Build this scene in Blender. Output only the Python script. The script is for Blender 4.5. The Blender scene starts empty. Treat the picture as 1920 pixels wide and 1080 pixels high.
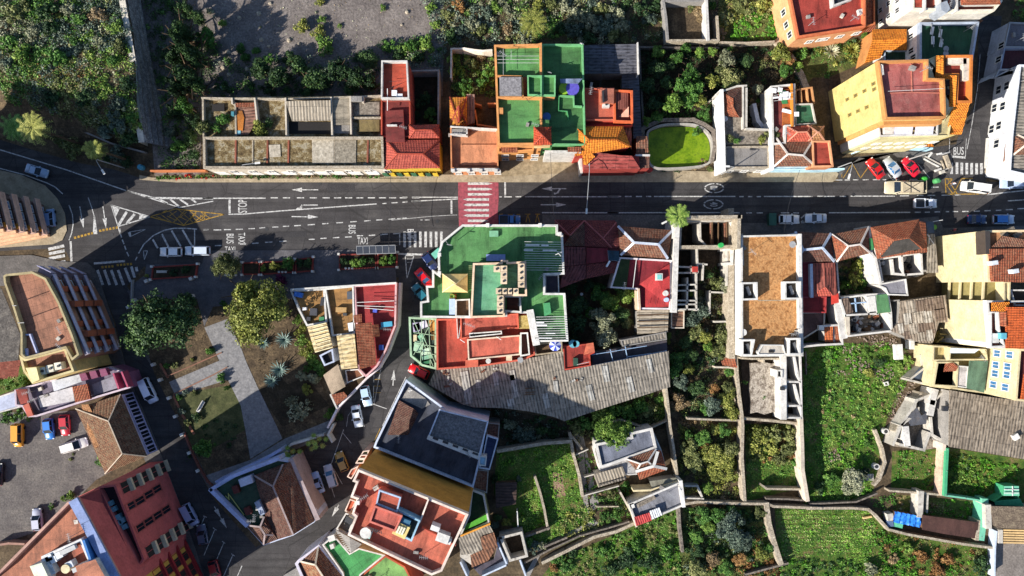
import bpy,math,random
import numpy as np
from mathutils import Vector
R=math.radians
rnd=random.Random(7)
S=0.1;H=128.0;KZ=3.857
scene=bpy.context.scene
COL=scene.collection
# ---------------------------------------------------------------- camera, sky, sun, exposure
cam_d=bpy.data.cameras.new("camera");cam=bpy.data.objects.new("camera",cam_d);COL.objects.link(cam)
cam.location=(0,0,H);cam.rotation_euler=(0,0,0)
cam_d.sensor_width=36;cam_d.lens=24.0;cam_d.clip_end=2000;cam_d.clip_start=1
scene.camera=cam
SUN_EL,SUN_DX,SUN_DY=29.0,-0.842,-0.54
world=bpy.data.worlds.new("World");scene.world=world;world.use_nodes=True
wn=world.node_tree;bg=wn.nodes["Background"]
sky=wn.nodes.new("ShaderNodeTexSky");sky.sky_type='NISHITA';sky.sun_disc=False
sky.sun_elevation=R(SUN_EL);sky.sun_rotation=math.atan2(SUN_DX,SUN_DY)
wn.links.new(sky.outputs[0],bg.inputs[0]);sky.ozone_density=4.0;bg.inputs[1].default_value=0.09
sd=bpy.data.lights.new("sun",'SUN');sun=bpy.data.objects.new("sun",sd);COL.objects.link(sun)
sd.energy=5.0;sd.angle=R(0.5);sd.color=(1,.95,.87)
_d=Vector((SUN_DX*math.cos(R(SUN_EL)),SUN_DY*math.cos(R(SUN_EL)),math.sin(R(SUN_EL))))
sun.rotation_euler=_d.to_track_quat('Z','Y').to_euler();sun.location=(-80,-50,90)
vs=scene.view_settings;vs.view_transform='Standard';vs.look='None';vs.gamma=1;vs.exposure=0.85
try: scene.cycles.max_bounces=5;scene.cycles.diffuse_bounces=2
except Exception: pass
# ---------------------------------------------------------------- pixels of the survey photo -> metres
OX=OY=0.0;K=KZ
def TL(c,r):
    global OX,OY,K
    OX=[0,380,760,1140,1520][c];OY=[0,260,520,800][r];K=KZ
def PX():
    global OX,OY,K
    OX=OY=0.0;K=1.0
def P(x,y,z=0.0):
    px=OX+x/K;py=OY+y/K;f=(H - z)/H*S
    return Vector(((px - 960)*f,(540 - py)*f,z))
def PP(pts,z): return [P(x,y,z) for x,y in pts]
# ---------------------------------------------------------------- materials
MATS={}
def srgb(c):
    if isinstance(c,str):
        c=tuple(int(c[i:i+2],16)/255 for i in (0,2,4))
    return tuple(((v/12.92) if v <= .04045 else ((v+.055)/1.055) ** 2.4) for v in c)+(1,)
class NT:
    def __init__(s,name,rough=.85):
        s.m=bpy.data.materials.new(name);s.m.use_nodes=True;s.t=s.m.node_tree
        s.b=s.t.nodes["Principled BSDF"];s.b.inputs["Roughness"].default_value=rough
        s.b.inputs["Specular IOR Level"].default_value=.25
        s.uv=s.t.nodes.new("ShaderNodeUVMap");s.uv.uv_map="UVMap"
        s.src=s.uv.outputs[0]
    def n(s,t,**k):
        o=s.t.nodes.new(t)
        for a,v in k.items():
            if a.startswith("i_"): o.inputs[a[2:].replace("_"," ")].default_value=v
            else: setattr(o,a,v)
        return o
    def l(s,a,b): s.t.links.new(a,b)
    def noise(s,scale,detail=4,rough=.6,src=None):
        o=s.n("ShaderNodeTexNoise");o.inputs["Scale"].default_value=scale
        o.inputs["Detail"].default_value=detail;o.inputs["Roughness"].default_value=rough
        s.l(src or s.src,o.inputs["Vector"]);return o.outputs["Fac"]
    def mapping(s,sc,rot=0):
        o=s.n("ShaderNodeMapping");o.inputs["Scale"].default_value=sc;o.inputs["Rotation"].default_value=(0,0,rot)
        s.l(s.src,o.inputs["Vector"]);return o.outputs[0]
    def ramp(s,fac,stops):
        o=s.n("ShaderNodeValToRGB");e=o.color_ramp.elements
        while len(e) < len(stops): e.new(.5)
        for i,(p,c) in enumerate(stops): e[i].position=p;e[i].color=srgb(c) if not isinstance(c,float) else (c,c,c,1)
        s.l(fac,o.inputs[0]);return o.outputs[0]
    def mix(s,a,b,f,mode='MIX'):
        o=s.n("ShaderNodeMix",data_type='RGBA',blend_type=mode)
        for v,i in ((f,0),(a,6),(b,7)):
            if isinstance(v,(int,float)): o.inputs[i].default_value=v
            elif isinstance(v,(tuple,str)): o.inputs[i].default_value=srgb(v)
            else: s.l(v,o.inputs[i])
        return o.outputs[2]
    def bump(s,h,st=.4,d=.05):
        o=s.n("ShaderNodeBump");o.inputs["Strength"].default_value=st;o.inputs["Distance"].default_value=d
        s.l(h,o.inputs["Height"]);s.l(o.outputs[0],s.b.inputs["Normal"])
    def done(s,col): 
        if isinstance(col,(tuple,str)): s.b.inputs["Base Color"].default_value=srgb(col)
        else: s.l(col,s.b.inputs["Base Color"])
        return s.m
def scale(c,f):
    c=[int(c[i:i+2],16) for i in (0,2,4)]
    return "%02x%02x%02x" % tuple(max(0,min(255,int(v*f))) for v in c)
def paint(c,worn=.35,dirt="5a5048"):
    k="paint" +c+str(worn)+dirt
    if k not in MATS:
        t=NT("painted_plaster",.8)
        col=t.ramp(t.noise(.35,6,.65),[(.3,scale(c,.84)),(.55,c),(.75,scale(c,1.1))])
        st=t.ramp(t.noise(1.3,8,.72),[(.52,0.0),(.68,1.0)])
        m=t.n("ShaderNodeMath",operation='MULTIPLY');t.l(st,m.inputs[0]);m.inputs[1].default_value=worn
        col=t.mix(col,dirt,m.outputs[0])
        col=t.mix(col,t.ramp(t.noise(2.4,6,.8),[(.34,"b4b4b4"),(.5,"f0f0f0"),(.62,"ffffff")]),.6,'MULTIPLY')
        t.bump(t.noise(6,4),.2,.03);MATS[k]=t.done(col)
    return MATS[k]
def roofp(c,worn=.4,dirt="6b5a4c",joints=0):
    k="roofp" +c+str(worn)+dirt+str(joints)
    if k not in MATS:
        t=NT("painted_flat_roof",.75)
        col=t.ramp(t.noise(.22,7,.7),[(.3,scale(c,.78)),(.5,c),(.72,scale(c,1.16))])
        st=t.ramp(t.noise(.9,9,.78),[(.5,0.0),(.66,1.0)])
        m=t.n("ShaderNodeMath",operation='MULTIPLY');t.l(st,m.inputs[0]);m.inputs[1].default_value=worn
        col=t.mix(col,dirt,m.outputs[0])
        if joints:
            b=t.n("ShaderNodeTexBrick");b.offset=0
            b.inputs["Scale"].default_value=1;b.inputs["Brick Width"].default_value=joints;b.inputs["Row Height"].default_value=joints
            b.inputs["Mortar Size"].default_value=.03;b.inputs["Color1"].default_value=(1,1,1,1);b.inputs["Color2"].default_value=(.86,.86,.86,1)
            b.inputs["Mortar"].default_value=(.5,.5,.5,1) if joints < 3 else (.74,.74,.74,1);t.l(t.src,b.inputs["Vector"])
            col=t.mix(col,b.outputs[0],1.0,'MULTIPLY')
        col=t.mix(col,t.ramp(t.noise(.5,5,.75,t.mapping((1,.25,1),.5)),[(.35,"9a9a9a"),(.5,"e8e8e8"),(.68,"ffffff")]),.8,'MULTIPLY')
        col=t.mix(col,t.ramp(t.noise(7,4,.8),[(.34,"a8a8a8"),(.5,"f0f0f0"),(.62,"ffffff")]),.8,'MULTIPLY')
        t.bump(t.noise(4,5),.35,.05);MATS[k]=t.done(col)
    return MATS[k]
def tile(c1,c2,c3,lich=.25,lc="7d6b50"):
    k="tile" +c1+c2+c3+str(lich)
    if k not in MATS:
        t=NT("clay_roof_tiles",.85)
        b=t.n("ShaderNodeTexBrick");b.offset=0
        b.inputs["Scale"].default_value=1;b.inputs["Brick Width"].default_value=.28;b.inputs["Row Height"].default_value=.45
        b.inputs["Mortar Size"].default_value=.035;b.inputs["Bias"].default_value=0.0
        b.inputs["Color1"].default_value=srgb(c1);b.inputs["Color2"].default_value=srgb(c2);b.inputs["Mortar"].default_value=srgb(scale(c2,.45))
        t.l(t.src,b.inputs["Vector"])
        col=t.mix(b.outputs[0],c3,t.ramp(t.noise(1.1,6,.8),[(.45,0.0),(.6,.75)]))
        col=t.mix(col,lc,t.ramp(t.noise(2.6,8,.8),[(.56,0.0),(.62,min(1.,lich*2.4))]))
        col=t.mix(col,scale(c2,.4),t.ramp(t.noise(4.2,3,.6),[(.56,0.0),(.66,.7)]))
        w=t.n("ShaderNodeTexWave");w.wave_type='BANDS';w.bands_direction='X';w.inputs["Scale"].default_value=1.12;w.inputs["Distortion"].default_value=.3
        t.l(t.src,w.inputs["Vector"]);t.bump(w.outputs["Fac"],.7,.12);MATS[k]=t.done(col)
    return MATS[k]
def corr(c1,c2,c3,pitch=.55,metal=0):
    k="corr" +c1+c2+c3+str(pitch)
    if k not in MATS:
        t=NT("corrugated_sheet",.7 if not metal else .4)
        w=t.n("ShaderNodeTexWave");w.wave_type='BANDS';w.bands_direction='X';w.inputs["Scale"].default_value=.314/pitch
        w.inputs["Distortion"].default_value=.15;t.l(t.src,w.inputs["Vector"])
        dash=t.noise(1.0,3,.6,t.mapping((2.2,.9,1)))
        col=t.mix(t.ramp(w.outputs["Fac"],[(.2,scale(c1,.6)),(.6,c1)]),c2,t.ramp(dash,[(.42,0.0),(.62,.85)]))
        col=t.mix(col,c3,t.ramp(t.noise(.35,6,.7),[(.48,0.0),(.66,.7)]))
        b=t.n("ShaderNodeTexBrick");b.offset=.5
        b.inputs["Scale"].default_value=1;b.inputs["Brick Width"].default_value=1.0;b.inputs["Row Height"].default_value=2.3
        b.inputs["Mortar Size"].default_value=.04;b.inputs["Color1"].default_value=(1,1,1,1);b.inputs["Color2"].default_value=(.78,.78,.78,1);b.inputs["Mortar"].default_value=(.45,.45,.45,1)
        t.l(t.src,b.inputs["Vector"]);col=t.mix(col,b.outputs[0],1.0,'MULTIPLY')
        t.bump(w.outputs["Fac"],.6,.08);MATS[k]=t.done(col)
    return MATS[k]
def ground(name,stops,sc=.6,fine=5,fs=.55,rough=.95,bump=.5):
    k="gr" +name
    if k not in MATS:
        t=NT(name,rough)
        col=t.ramp(t.noise(sc,8,.72),stops)
        if name == "asphalt":
            col=t.mix(col,t.ramp(t.noise(1,4,.7,t.mapping((.03,.7,1))),[(.38,"c4c4c4"),(.5,"ececec"),(.64,"ffffff")]),.9,'MULTIPLY')
            v=t.n("ShaderNodeTexVoronoi");v.feature='DISTANCE_TO_EDGE';v.inputs["Scale"].default_value=.16;t.l(t.mapping((1,.6,1),.2),v.inputs["Vector"])
            col=t.mix(col,"2e2c2c",t.ramp(v.outputs["Distance"],[(.0,.7),(.012,0.0)]))
        g=t.ramp(t.noise(fine,3,.7),[(.35,1 - fs),(.65,1.0+0.0)])
        col=t.mix(col,g,1.0,'MULTIPLY')
        t.bump(t.noise(fine*.7,5),bump,.12);MATS[k]=t.done(col)
    return MATS[k]
def plain(name,c,rough=.5,metal=0,coat=0,worn=.12):
    k="pl" +name+c+str(rough)
    if k not in MATS:
        t=NT(name,rough);t.b.inputs["Metallic"].default_value=metal;t.b.inputs["Coat Weight"].default_value=coat
        t.b.inputs["Specular IOR Level"].default_value=.5
        MATS[k]=t.done(t.ramp(t.noise(2.2,4,.6),[(.3,scale(c,1 - worn)),(.6,c)]))
    return MATS[k]
def leafm(name,a,b,c):
    k="leaf" +name
    if k not in MATS:
        t=NT(name,.6)
        at=t.n("ShaderNodeAttribute");at.attribute_name="tone"
        oi=t.n("ShaderNodeObjectInfo")
        m=t.n("ShaderNodeMath",operation='MULTIPLY_ADD');t.l(oi.outputs["Random"],m.inputs[0]);m.inputs[1].default_value=.3
        t.l(at.outputs["Fac"],m.inputs[2])
        MATS[k]=t.done(t.ramp(m.outputs[0],[(.12,a),(.6,b),(1.1 if False else 1.0,c)]))
    return MATS[k]
# plaster, stone, roofs
WHITE=paint("cfcac2",.4);CREAM=paint("e8d6a2",.12);PALE=paint("cfc2ae",.5);OLDW=paint("c2bbaf",.9,"7a7066")
STONE=ground("rubble_stone",[(.3,"4a443f"),(.5,"7c7268"),(.7,"a89c8c")],1.6,4)
STONEW=ground("pale_rubble_stone",[(.3,"8a7d6c"),(.5,"b5a791"),(.7,"d4c8b4")],1.2,4)
CONC=ground("concrete",[(.3,"77736e"),(.55,"918c86"),(.7,"a8a29a")],.5,4,.25)
TANP=ground("tan_paving",[(.3,"847661"),(.5,"a09178"),(.7,"b4a58c")],.7,3,.2)
PAVE=ground("grey_paving",[(.3,"54524f"),(.55,"6a6663"),(.7,"7f7a75")],.6,3,.35)
LICH=ground("lichen_concrete",[(.36,"4c3e28"),(.46,"7c6846"),(.53,"94835f"),(.6,"b5aa92"),(.68,"6c5c40")],.8,4.5,.65)
RUBF=ground("rubble_floor",[(.3,"5e554a"),(.5,"8e8375"),(.7,"b5a998")],1.0,3,.6)
ASPH=ground("asphalt",[(.35,"403d3d"),(.5,"4b4848"),(.58,"524f4e"),(.68,"5d5957")],.16,5,.3,.9,.3)
GRAV=ground("volcanic_gravel",[(.3,"645c58"),(.5,"7d746e"),(.7,"978d85")],.25,2.6,.5,.95,.9)
DIRT=ground("dry_soil",[(.3,"3d3327"),(.5,"5f503d"),(.7,"8a7558")],.5,3,.6)
DSOIL=ground("dark_soil",[(.3,"2a251e"),(.5,"413829"),(.7,"54483a")],.5,3,.5)
GRSS=ground("grass_soil",[(.36,"2c4818"),(.47,"4a6824"),(.54,"5c6c2c"),(.63,"7c6c48")],.45,4,.5)
GRSO=ground("olive_soil",[(.3,"343a20"),(.5,"57612f"),(.7,"86794f")],.5,4,.5)
MARK=ground("road_paint",[(.36,"6a6866"),(.44,"a4a29f"),(.54,"cfcdc9")],2.2,7,.3,.8,.1);MARKY=ground("yellow_road_paint",[(.36,"6a5a38"),(.46,"9a7a34"),(.54,"b98f38")],2.2,7,.3,.8,.1)
GLASS=plain("dark_glass","1d2630",.12,worn=.3);GLASSB=plain("sky_blue_glass","3f6f9c",.15,worn=.3);GLASSL=plain("light_glass","b9c3d4",.15)  # the blue glass has the sky's reflection put into its colour
FRAME=plain("window_frame","d9d6d0",.5);DARKM=plain("dark_metal","2f3033",.5);GREYM=plain("grey_metal","9a9a9a",.45)
RUB=plain("tyre_rubber","17171a",.9)
BARK=ground("bark",[(.3,"4a3b2c"),(.6,"6b5844"),(.8,"82705a")],3,9)
WOOD=ground("weathered_wood",[(.3,"5a4430"),(.6,"7a6047"),(.8,"94795c")],3,9)
T_RED=tile("a85a3c","8a4630","96644a");T_BRN=tile("8e5b44","6e4334","7d6352",.5);T_ORG=tile("e08a30","c46a22","d8862c",.08)
T_OLD=tile("a8694a","845038","93795a",.5,"8f8468");T_DRK=tile("70463a","583a32","6e564a",.25);T_PNK=tile("bd5a4a","a84a40","b35a48",.05)
C_GRY=corr("8f8679","a3998a","6d665d");C_SHADE=corr("55555c","62626a","48484e");C_BEI=corr("b5a894","9c8f7c","857a68");C_YEL=corr("d9bf8c","e4d0a4","c0a368",.8)  # the blue-grey corrugated copy carries a building's shade in its colour
# ---------------------------------------------------------------- meshes
def uvs(me,verts,faces,ang=None):
    uv=me.uv_layers.new(name="UVMap");d=uv.data;li=0
    for f in faces:
        v=[verts[i] for i in f]
        n=Vector((0,0,0))
        for i in range(len(v)):
            a,b=v[i],v[(i+1) % len(v)]
            n += Vector(((a[1] - b[1])*(a[2]+b[2]),(a[2] - b[2])*(a[0]+b[0]),(a[0] - b[0])*(a[1]+b[1])))
        if n.length < 1e-9: n=Vector((0,0,1))
        n.normalize()
        if abs(n.z) > .995 or (ang is not None and abs(n.z) > .8):
            a=ang or 0;U=Vector((math.cos(a),math.sin(a),0));V=Vector((-math.sin(a),math.cos(a),0))
        else:
            U=Vector((0,0,1)).cross(n).normalized();V=n.cross(U)
        for i in f:
            p=Vector(verts[i]);d[li].uv=(p.dot(U),p.dot(V));li += 1
def add_mesh(name,verts,faces,mat,parent=None,loc=Vector((0,0,0)),ang=None):
    me=bpy.data.meshes.new(name)
    me.from_pydata([tuple(Vector(v) - loc) for v in verts],[],faces)
    uvs(me,verts,faces,ang);me.materials.append(mat)
    o=bpy.data.objects.new(name,me);COL.objects.link(o)
    if parent is not None: o.parent=parent
    else: o.location=loc
    return o
class MB:
    """collects faces that become one mesh"""
    def __init__(s): s.v=[];s.f=[]
    def poly(s,pts,flip=False):
        b=len(s.v);s.v += [tuple(p) for p in pts];f=list(range(b,b+len(pts)))
        s.f.append(f[::-1] if flip else f);return s
    def prism(s,pts,z0,z1=None,bottom=False,top=True):
        n=len(pts);A=[Vector((p[0],p[1],z0)) for p in pts]
        B=[Vector((p[0],p[1],p[2] if z1 is None else z1)) for p in pts]
        b=len(s.v);s.v += [tuple(p) for p in A+B]
        for i in range(n):
            j=(i+1) % n;s.f.append([b+i,b+j,b+n+j,b+n+i])
        if top: s.f.append([b+n+i for i in range(n)])
        if bottom: s.f.append([b+i for i in range(n)][::-1])
        return s
    def ring(s,out,inn,z0,z1):
        n=len(out);b=len(s.v)
        for L,z in ((out,z0),(out,z1),(inn,z1),(inn,z0)): s.v += [(p[0],p[1],z) for p in L]
        for i in range(n):
            j=(i+1) % n
            for k in range(3): s.f.append([b+k*n+i,b+k*n+j,b+(k+1)*n+j,b+(k+1)*n+i])
            s.f.append([b+3*n+i,b+3*n+j,b+j,b+i])
        return s
    def bar(s,a,b,w,h):
        a=Vector(a);b=Vector(b);d=(b - a)
        if d.length < 1e-6: return s
        d.normalize();u=Vector((0,0,1)).cross(d)
        if u.length < 1e-3: u=Vector((1,0,0))
        u.normalize();v=d.cross(u);u *= w/2;v *= h/2;k=len(s.v)
        for p in (a,b): s.v += [tuple(p+x) for x in (-u - v,u - v,u+v,-u+v)]
        for i in range(4):
            j=(i+1) % 4;s.f.append([k+i,k+j,k+4+j,k+4+i])
        s.f += [[k+3,k+2,k+1,k],[k+4,k+5,k+6,k+7]];return s
    def box(s,c,w,d,h,rot=0):
        c=Vector(c);co,si=math.cos(rot),math.sin(rot)
        pts=[Vector((c.x+x*co - y*si,c.y+x*si+y*co,0)) for x,y in ((-w/2,-d/2),(w/2,-d/2),(w/2,d/2),(-w/2,d/2))]
        return s.prism(pts,c.z,c.z+h,True)
    def cyl(s,c,r,h,n=14,r2=None):
        c=Vector(c);r2=r if r2 is None else r2;b=len(s.v)
        for z,q in ((0,r),(h,r2)): s.v += [(c.x+q*math.cos(2*math.pi*i/n),c.y+q*math.sin(2*math.pi*i/n),c.z+z) for i in range(n)]
        for i in range(n):
            j=(i+1) % n;s.f.append([b+i,b+j,b+n+j,b+n+i])
        s.f.append([b+n+i for i in range(n)]);s.f.append([b+i for i in range(n)][::-1]);return s
    def tube(s,pts,r,n=6):
        pts=[Vector(p) for p in pts];b=len(s.v);m=len(pts)
        for k,p in enumerate(pts):
            d=(pts[min(k+1,m - 1)] - pts[max(k - 1,0)]).normalized()
            u=d.cross(Vector((0,0,1)))
            if u.length < 1e-3: u=Vector((1,0,0))
            u.normalize();v=d.cross(u);q=r[k] if isinstance(r,(list,tuple)) else r
            s.v += [tuple(p+u*q*math.cos(2*math.pi*i/n)+v*q*math.sin(2*math.pi*i/n)) for i in range(n)]
        for k in range(m - 1):
            for i in range(n):
                j=(i+1) % n;s.f.append([b+k*n+i,b+k*n+j,b+(k+1)*n+j,b+(k+1)*n+i])
        s.f.append([b+i for i in range(n)]);s.f.append([b+(m-1)*n+i for i in range(n)]);return s
    def build(s,name,mat,parent=None,loc=Vector((0,0,0)),ang=None): return add_mesh(name,s.v,s.f,mat,parent,loc,ang)
def ccw(pts):
    a=sum(pts[i][0]*pts[(i+1) % len(pts)][1] - pts[(i+1) % len(pts)][0]*pts[i][1] for i in range(len(pts)))
    return list(pts) if a > 0 else list(pts)[::-1]
def offset(pts,d):
    """inset a counter-clockwise outline by d"""
    n=len(pts);out=[]
    for i in range(n):
        p0,p1,p2=Vector(pts[i-1][:2]),Vector(pts[i][:2]),Vector(pts[(i+1) % n][:2])
        a=(p1 - p0).normalized();b=(p2 - p1).normalized()
        na=Vector((-a.y,a.x));nb=Vector((-b.y,b.x));m=na+nb
        if m.length < 1e-4: m=na.copy()
        m.normalize();c=max(.35,m.dot(na));q=p1+m*d/c
        out.append(Vector((q.x,q.y,pts[i][2] if len(pts[i]) > 2 else 0)))
    return out
def long_ang(pts):
    L=max(range(len(pts)),key=lambda i: (Vector(pts[i][:2]) - Vector(pts[(i+1) % len(pts)][:2])).length)
    d=Vector(pts[(L+1) % len(pts)][:2]) - Vector(pts[L][:2]);return math.atan2(d.y,d.x)
LABELS={}
def meta(o,label,cat,group=None,kind=None):
    o["label"]=label;o["category"]=cat
    if group: o["group"]=group
    if kind: o["kind"]=kind
    LABELS.setdefault(label,[]).append(o)
class Thing:
    def __init__(s,name,label,cat,x,y,z=0,group=None):
        s.loc=P(x,y,z);s.loc.z=z;s.o=bpy.data.objects.new(name,None);COL.objects.link(s.o)
        s.o.location=s.loc;s.o.empty_display_size=.5;meta(s.o,label,cat,group);s.z0=z
    def add(s,name,mb,mat,parent=None,ang=None): return mb.build(name,mat,parent or s.o,s.loc,ang)
    def block(s,pts,z,wall=WHITE,roof=None,ph=.9,rim=None,th=.25,z0=None,roofname="roof",ang=None,floor=None,at=None):
        """walled volume: outline traced at its top z; the roof floor lies ph below"""
        z0=s.z0 if z0 is None else z0
        W=ccw(PP(pts,z if at is None else at));a=long_ang(W) if ang is None else ang
        W=[Vector((p.x,p.y,z)) for p in W]
        zr=z - ph if floor is None else floor
        w=s.add("wall",MB().prism(W,z0,z - .12,top=False),wall)
        if th and ph > 0: s.add("parapet",MB().ring(offset(W,-.04),offset(W,th),min(zr - .05,z - .13),z),rim or wall,w)
        if roof: s.add(roofname,MB().poly([(p.x,p.y,zr) for p in offset(W,max(th - .02,0) if ph > 0 else -.03)]),roof,None,a)
        return W
    def slab(s,name,pts,z,mat,t=.15,ang=None,parent=None):
        W=ccw(PP(pts,z));return s.add(name,MB().prism(W,z - t,z,True),mat,parent,long_ang(W) if ang is None else ang)
    def lump(s,name,pts,z,mat,z0=None,top=None):
        W=ccw(PP(pts,z));o=s.add(name,MB().prism(W,s.z0 if z0 is None else z0,z,top=top is None),mat)
        if top: s.add(name+"_top",MB().poly(W),top,o,long_ang(W))
        return o
    def plane(s,name,pts3,mat,t=.15,ang=None):
        """tilted sheet; each point has its own height"""
        V=[P(x,y,z) for x,y,z in pts3]
        if sum(V[i][0]*V[(i+1) % len(V)][1] - V[(i+1) % len(V)][0]*V[i][1] for i in range(len(V))) < 0: V=V[::-1]
        m=MB().poly(V);m2=[v - Vector((0,0,t)) for v in V];n=len(V)
        for i in range(n): m.poly([V[(i+1) % n],V[i],m2[i],m2[(i+1) % n]])
        m.poly(m2[::-1]);return s.add(name,m,mat,None,ang)
    def hip(s,pts,ze,zr,mat,ridge=None,r=None,wall=None,z0=None,rw=.3,over=.15):
        """four corners at the eave, p0-p1 a long side; ridge ends given in pixels or worked out"""
        p=PP(pts,ze)
        if r: R1,R2=P(r[0],r[1],zr),P(r[2],r[3],zr)
        else:
            A=(p[0]+p[3])/2;B=(p[1]+p[2])/2;d=(B - A);hw=((p[0] - p[3]).length+(p[1] - p[2]).length)/4
            k=min(hw/d.length,.5);R1=A+d*k;R2=B - d*k;R1.z=R2.z=zr
        m=MB()
        for f in ((p[0],p[1],R2,R1),(p[1],p[2],R2),(p[2],p[3],R1,R2),(p[3],p[0],R1)):
            a=sum(f[i][0]*f[(i+1) % len(f)][1] - f[(i+1) % len(f)][0]*f[i][1] for i in range(len(f)))
            m.poly(f if a > 0 else f[::-1])
        for i in range(4):
            a,b=p[i],p[(i+1) % 4];dz=Vector((0,0,.16));m.poly([b,a,a - dz,b - dz])
        ro=s.add("roof",m,mat)
        if ridge:
            q=MB();up=Vector((0,0,.06))
            for a,b in ((R1,R2),(p[0],R1),(p[3],R1),(p[1],R2),(p[2],R2)): q.bar(a+up,b+up,rw,.14)
            s.add("ridge",q,ridge,ro)
        if wall: s.add("wall",MB().prism(offset(ccw(p),over),s.z0 if z0 is None else z0,ze - .1,top=False),wall)
        return ro
    def walls(s,name,lines,z,th,mat,z0=None):
        m=MB();z0=s.z0 if z0 is None else z0
        for L in lines:
            Q=PP(L,z)
            for i in range(len(Q) - 1):
                a,b=Q[i],Q[i+1];d=(b - a).normalized()*th*.5;j=.004*(i % 3)
                m.bar(Vector((a.x,a.y,(z0+z)/2)) - d,Vector((b.x,b.y,(z0+z)/2))+d,th,z - z0 - j)
        return s.add(name,m,mat)
    def box(s,name,x,y,w,d,z0,z1,mat,rot=0,parent=None):
        c=P(x,y,z1);c.z=z0;return s.add(name,MB().box(c,w,d,z1 - z0,R(rot)),mat,parent,R(rot))
    def cyl(s,name,x,y,r,z0,z1,mat,parent=None,r2=None):
        c=P(x,y,z1);c.z=z0;return s.add(name,MB().cyl(c,r,z1 - z0,14,r2),mat,parent)
    def bars(s,name,L,w,h,mat,parent=None):
        m=MB()
        for a,b in L: m.bar(P(*a),P(*b),w,h)
        return s.add(name,m,mat,parent)
    def face(s,a,b,z):
        """remember a vertical wall seen from above: its top edge a-b at height z"""
        A,B=P(a[0],a[1],z),P(b[0],b[1],z);d=Vector((B.x - A.x,B.y - A.y,0)).normalized();n=Vector((d.y,-d.x,0))
        if n.dot(Vector((A.x,A.y,0))) > 0: n=-n
        s.fA,s.fd,s.fn,s.fL=A,d,n,(B - A).length;return s
    def wins(s,pts,w=1.0,h=1.2,pane=GLASS,frame=FRAME,name="window"):
        for x,y in pts:
            G=P(x,y,0);C=Vector((0,0,H));D=G - C;t=(s.fA - C).dot(s.fn)/D.dot(s.fn);q=C+D*t
            s.win(q,w,h,pane,frame,name)
    def win(s,q,w,h,pane=GLASS,frame=FRAME,name="window"):
        d,n=s.fd,s.fn;up=Vector((0,0,1));m=MB();f=.09;o=q+n*.05
        m.bar(o - d*w/2,o - d*w/2+up*.001,f,f) if False else None
        for sx in (-1,1): m.bar(o+d*sx*w/2 - up*h/2,o+d*sx*w/2+up*h/2,f,.12)
        m.bar(o - d*(w/2+.05)+up*(h/2+.05),o+d*(w/2+.05)+up*(h/2+.05),.12,f);m.bar(o - d*(w/2+.1) - up*(h/2+.05),o+d*(w/2+.1) - up*(h/2+.05),.22,f)
        m.bar(o - up*h/2,o+up*h/2,.05,.08)
        fr=s.add(name,m,frame);e=q+n*.03
        s.add("pane",MB().poly([e - d*w/2 - up*h/2,e+d*w/2 - up*h/2,e+d*w/2+up*h/2,e - d*w/2+up*h/2]),pane,fr)
    def grid(s,u0,u1,nu,z0,z1,nz,w,h,**k):
        """rows of windows on the remembered wall"""
        for i in range(nu):
            for j in range(nz):
                q=s.fA+s.fd*(u0+(u1 - u0)*(i/max(1,nu - 1)));q.z=z0+(z1 - z0)*(j/max(1,nz - 1));s.win(q,w,h,**k)
    def balconies(s,zs,u0,u1,dep,mat,rail=None,name="balcony",t=.2,rh=.9):
        for z in zs:
            a=s.fA+s.fd*u0;b=s.fA+s.fd*u1;a.z=b.z=z;n=s.fn*dep
            m=MB().prism(ccw([a,b,b+n,a+n]),z - t,z,True);o=s.add(name,m,mat)
            if rail:
                r=MB();r.bar(a+n+Vector((0,0,rh)),b+n+Vector((0,0,rh)),.12,.12)
                r.bar(a+n+Vector((0,0,rh/2)),b+n+Vector((0,0,rh/2)),.05,rh*.8);s.add("railing",r,rail,o)
def struct(name,pts,z,mat,thick=0,kind="structure"):
    W=ccw(PP(pts,0));m=MB()
    if thick: m.prism(W,0,z)
    else: m.poly([(p.x,p.y,z) for p in W])
    o=m.build(name,mat,None,Vector((0,0,0)));o["kind"]=kind;return o
def gwall(pts,z,th,mat,label,z0=0,name="garden_wall",cat="wall"):
    t=Thing(name,label,cat,pts[0][0],pts[0][1],z0);m=MB();Q=PP(pts,z)
    for i in range(len(Q) - 1):
        a,b=Q[i],Q[i+1];d=(b - a).normalized()*th*.45;j=.006*(i % 4)
        m.bar(Vector((a.x,a.y,(z0+z)/2)) - d,Vector((b.x,b.y,(z0+z)/2))+d,th,z - z0 - j)
    me=m.build(name,mat,None,t.loc);me.name=name
    for k in t.o.keys(): me[k]=t.o[k]
    me["kind"]="thing"
    LABELS[label].remove(t.o);LABELS[label].append(me);bpy.data.objects.remove(t.o);return me
# ---------------------------------------------------------------- foliage
LEAF={
 "dark": leafm("dark_leaves","18281a","324c28","607a40"),"mid": leafm("green_leaves","223c16","4c7630","88aa50"),
 "lime": leafm("bright_leaves","304c18","658534","a4b45c"),"olive": leafm("olive_leaves","303620","6c7440","aca870"),
 "grey": leafm("grey_green_leaves","27332a","566555","93a08a"),"dry": leafm("dry_leaves","4a3c28","85704f","b39d7c"),
 "rust": leafm("rusty_leaves","46301c","8a6238","b8945c"),"blue": leafm("agave_leaves","2e3d3a","587068","8a9c94"),
 "yellow": leafm("yellow_green_leaves","3a441a","7c8238","b4b060"),"grass": leafm("grass_blades","264812","4c8420","82b23c"),
 "pale": leafm("pale_leaves","4c4f3a","85886a","bdbb9b"),"purple": leafm("purple_leaves","2a1026","5a2348","8a3a6a"),"red": leafm("red_flowers","6a1410","c0281c","e0503a"),
}
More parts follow.
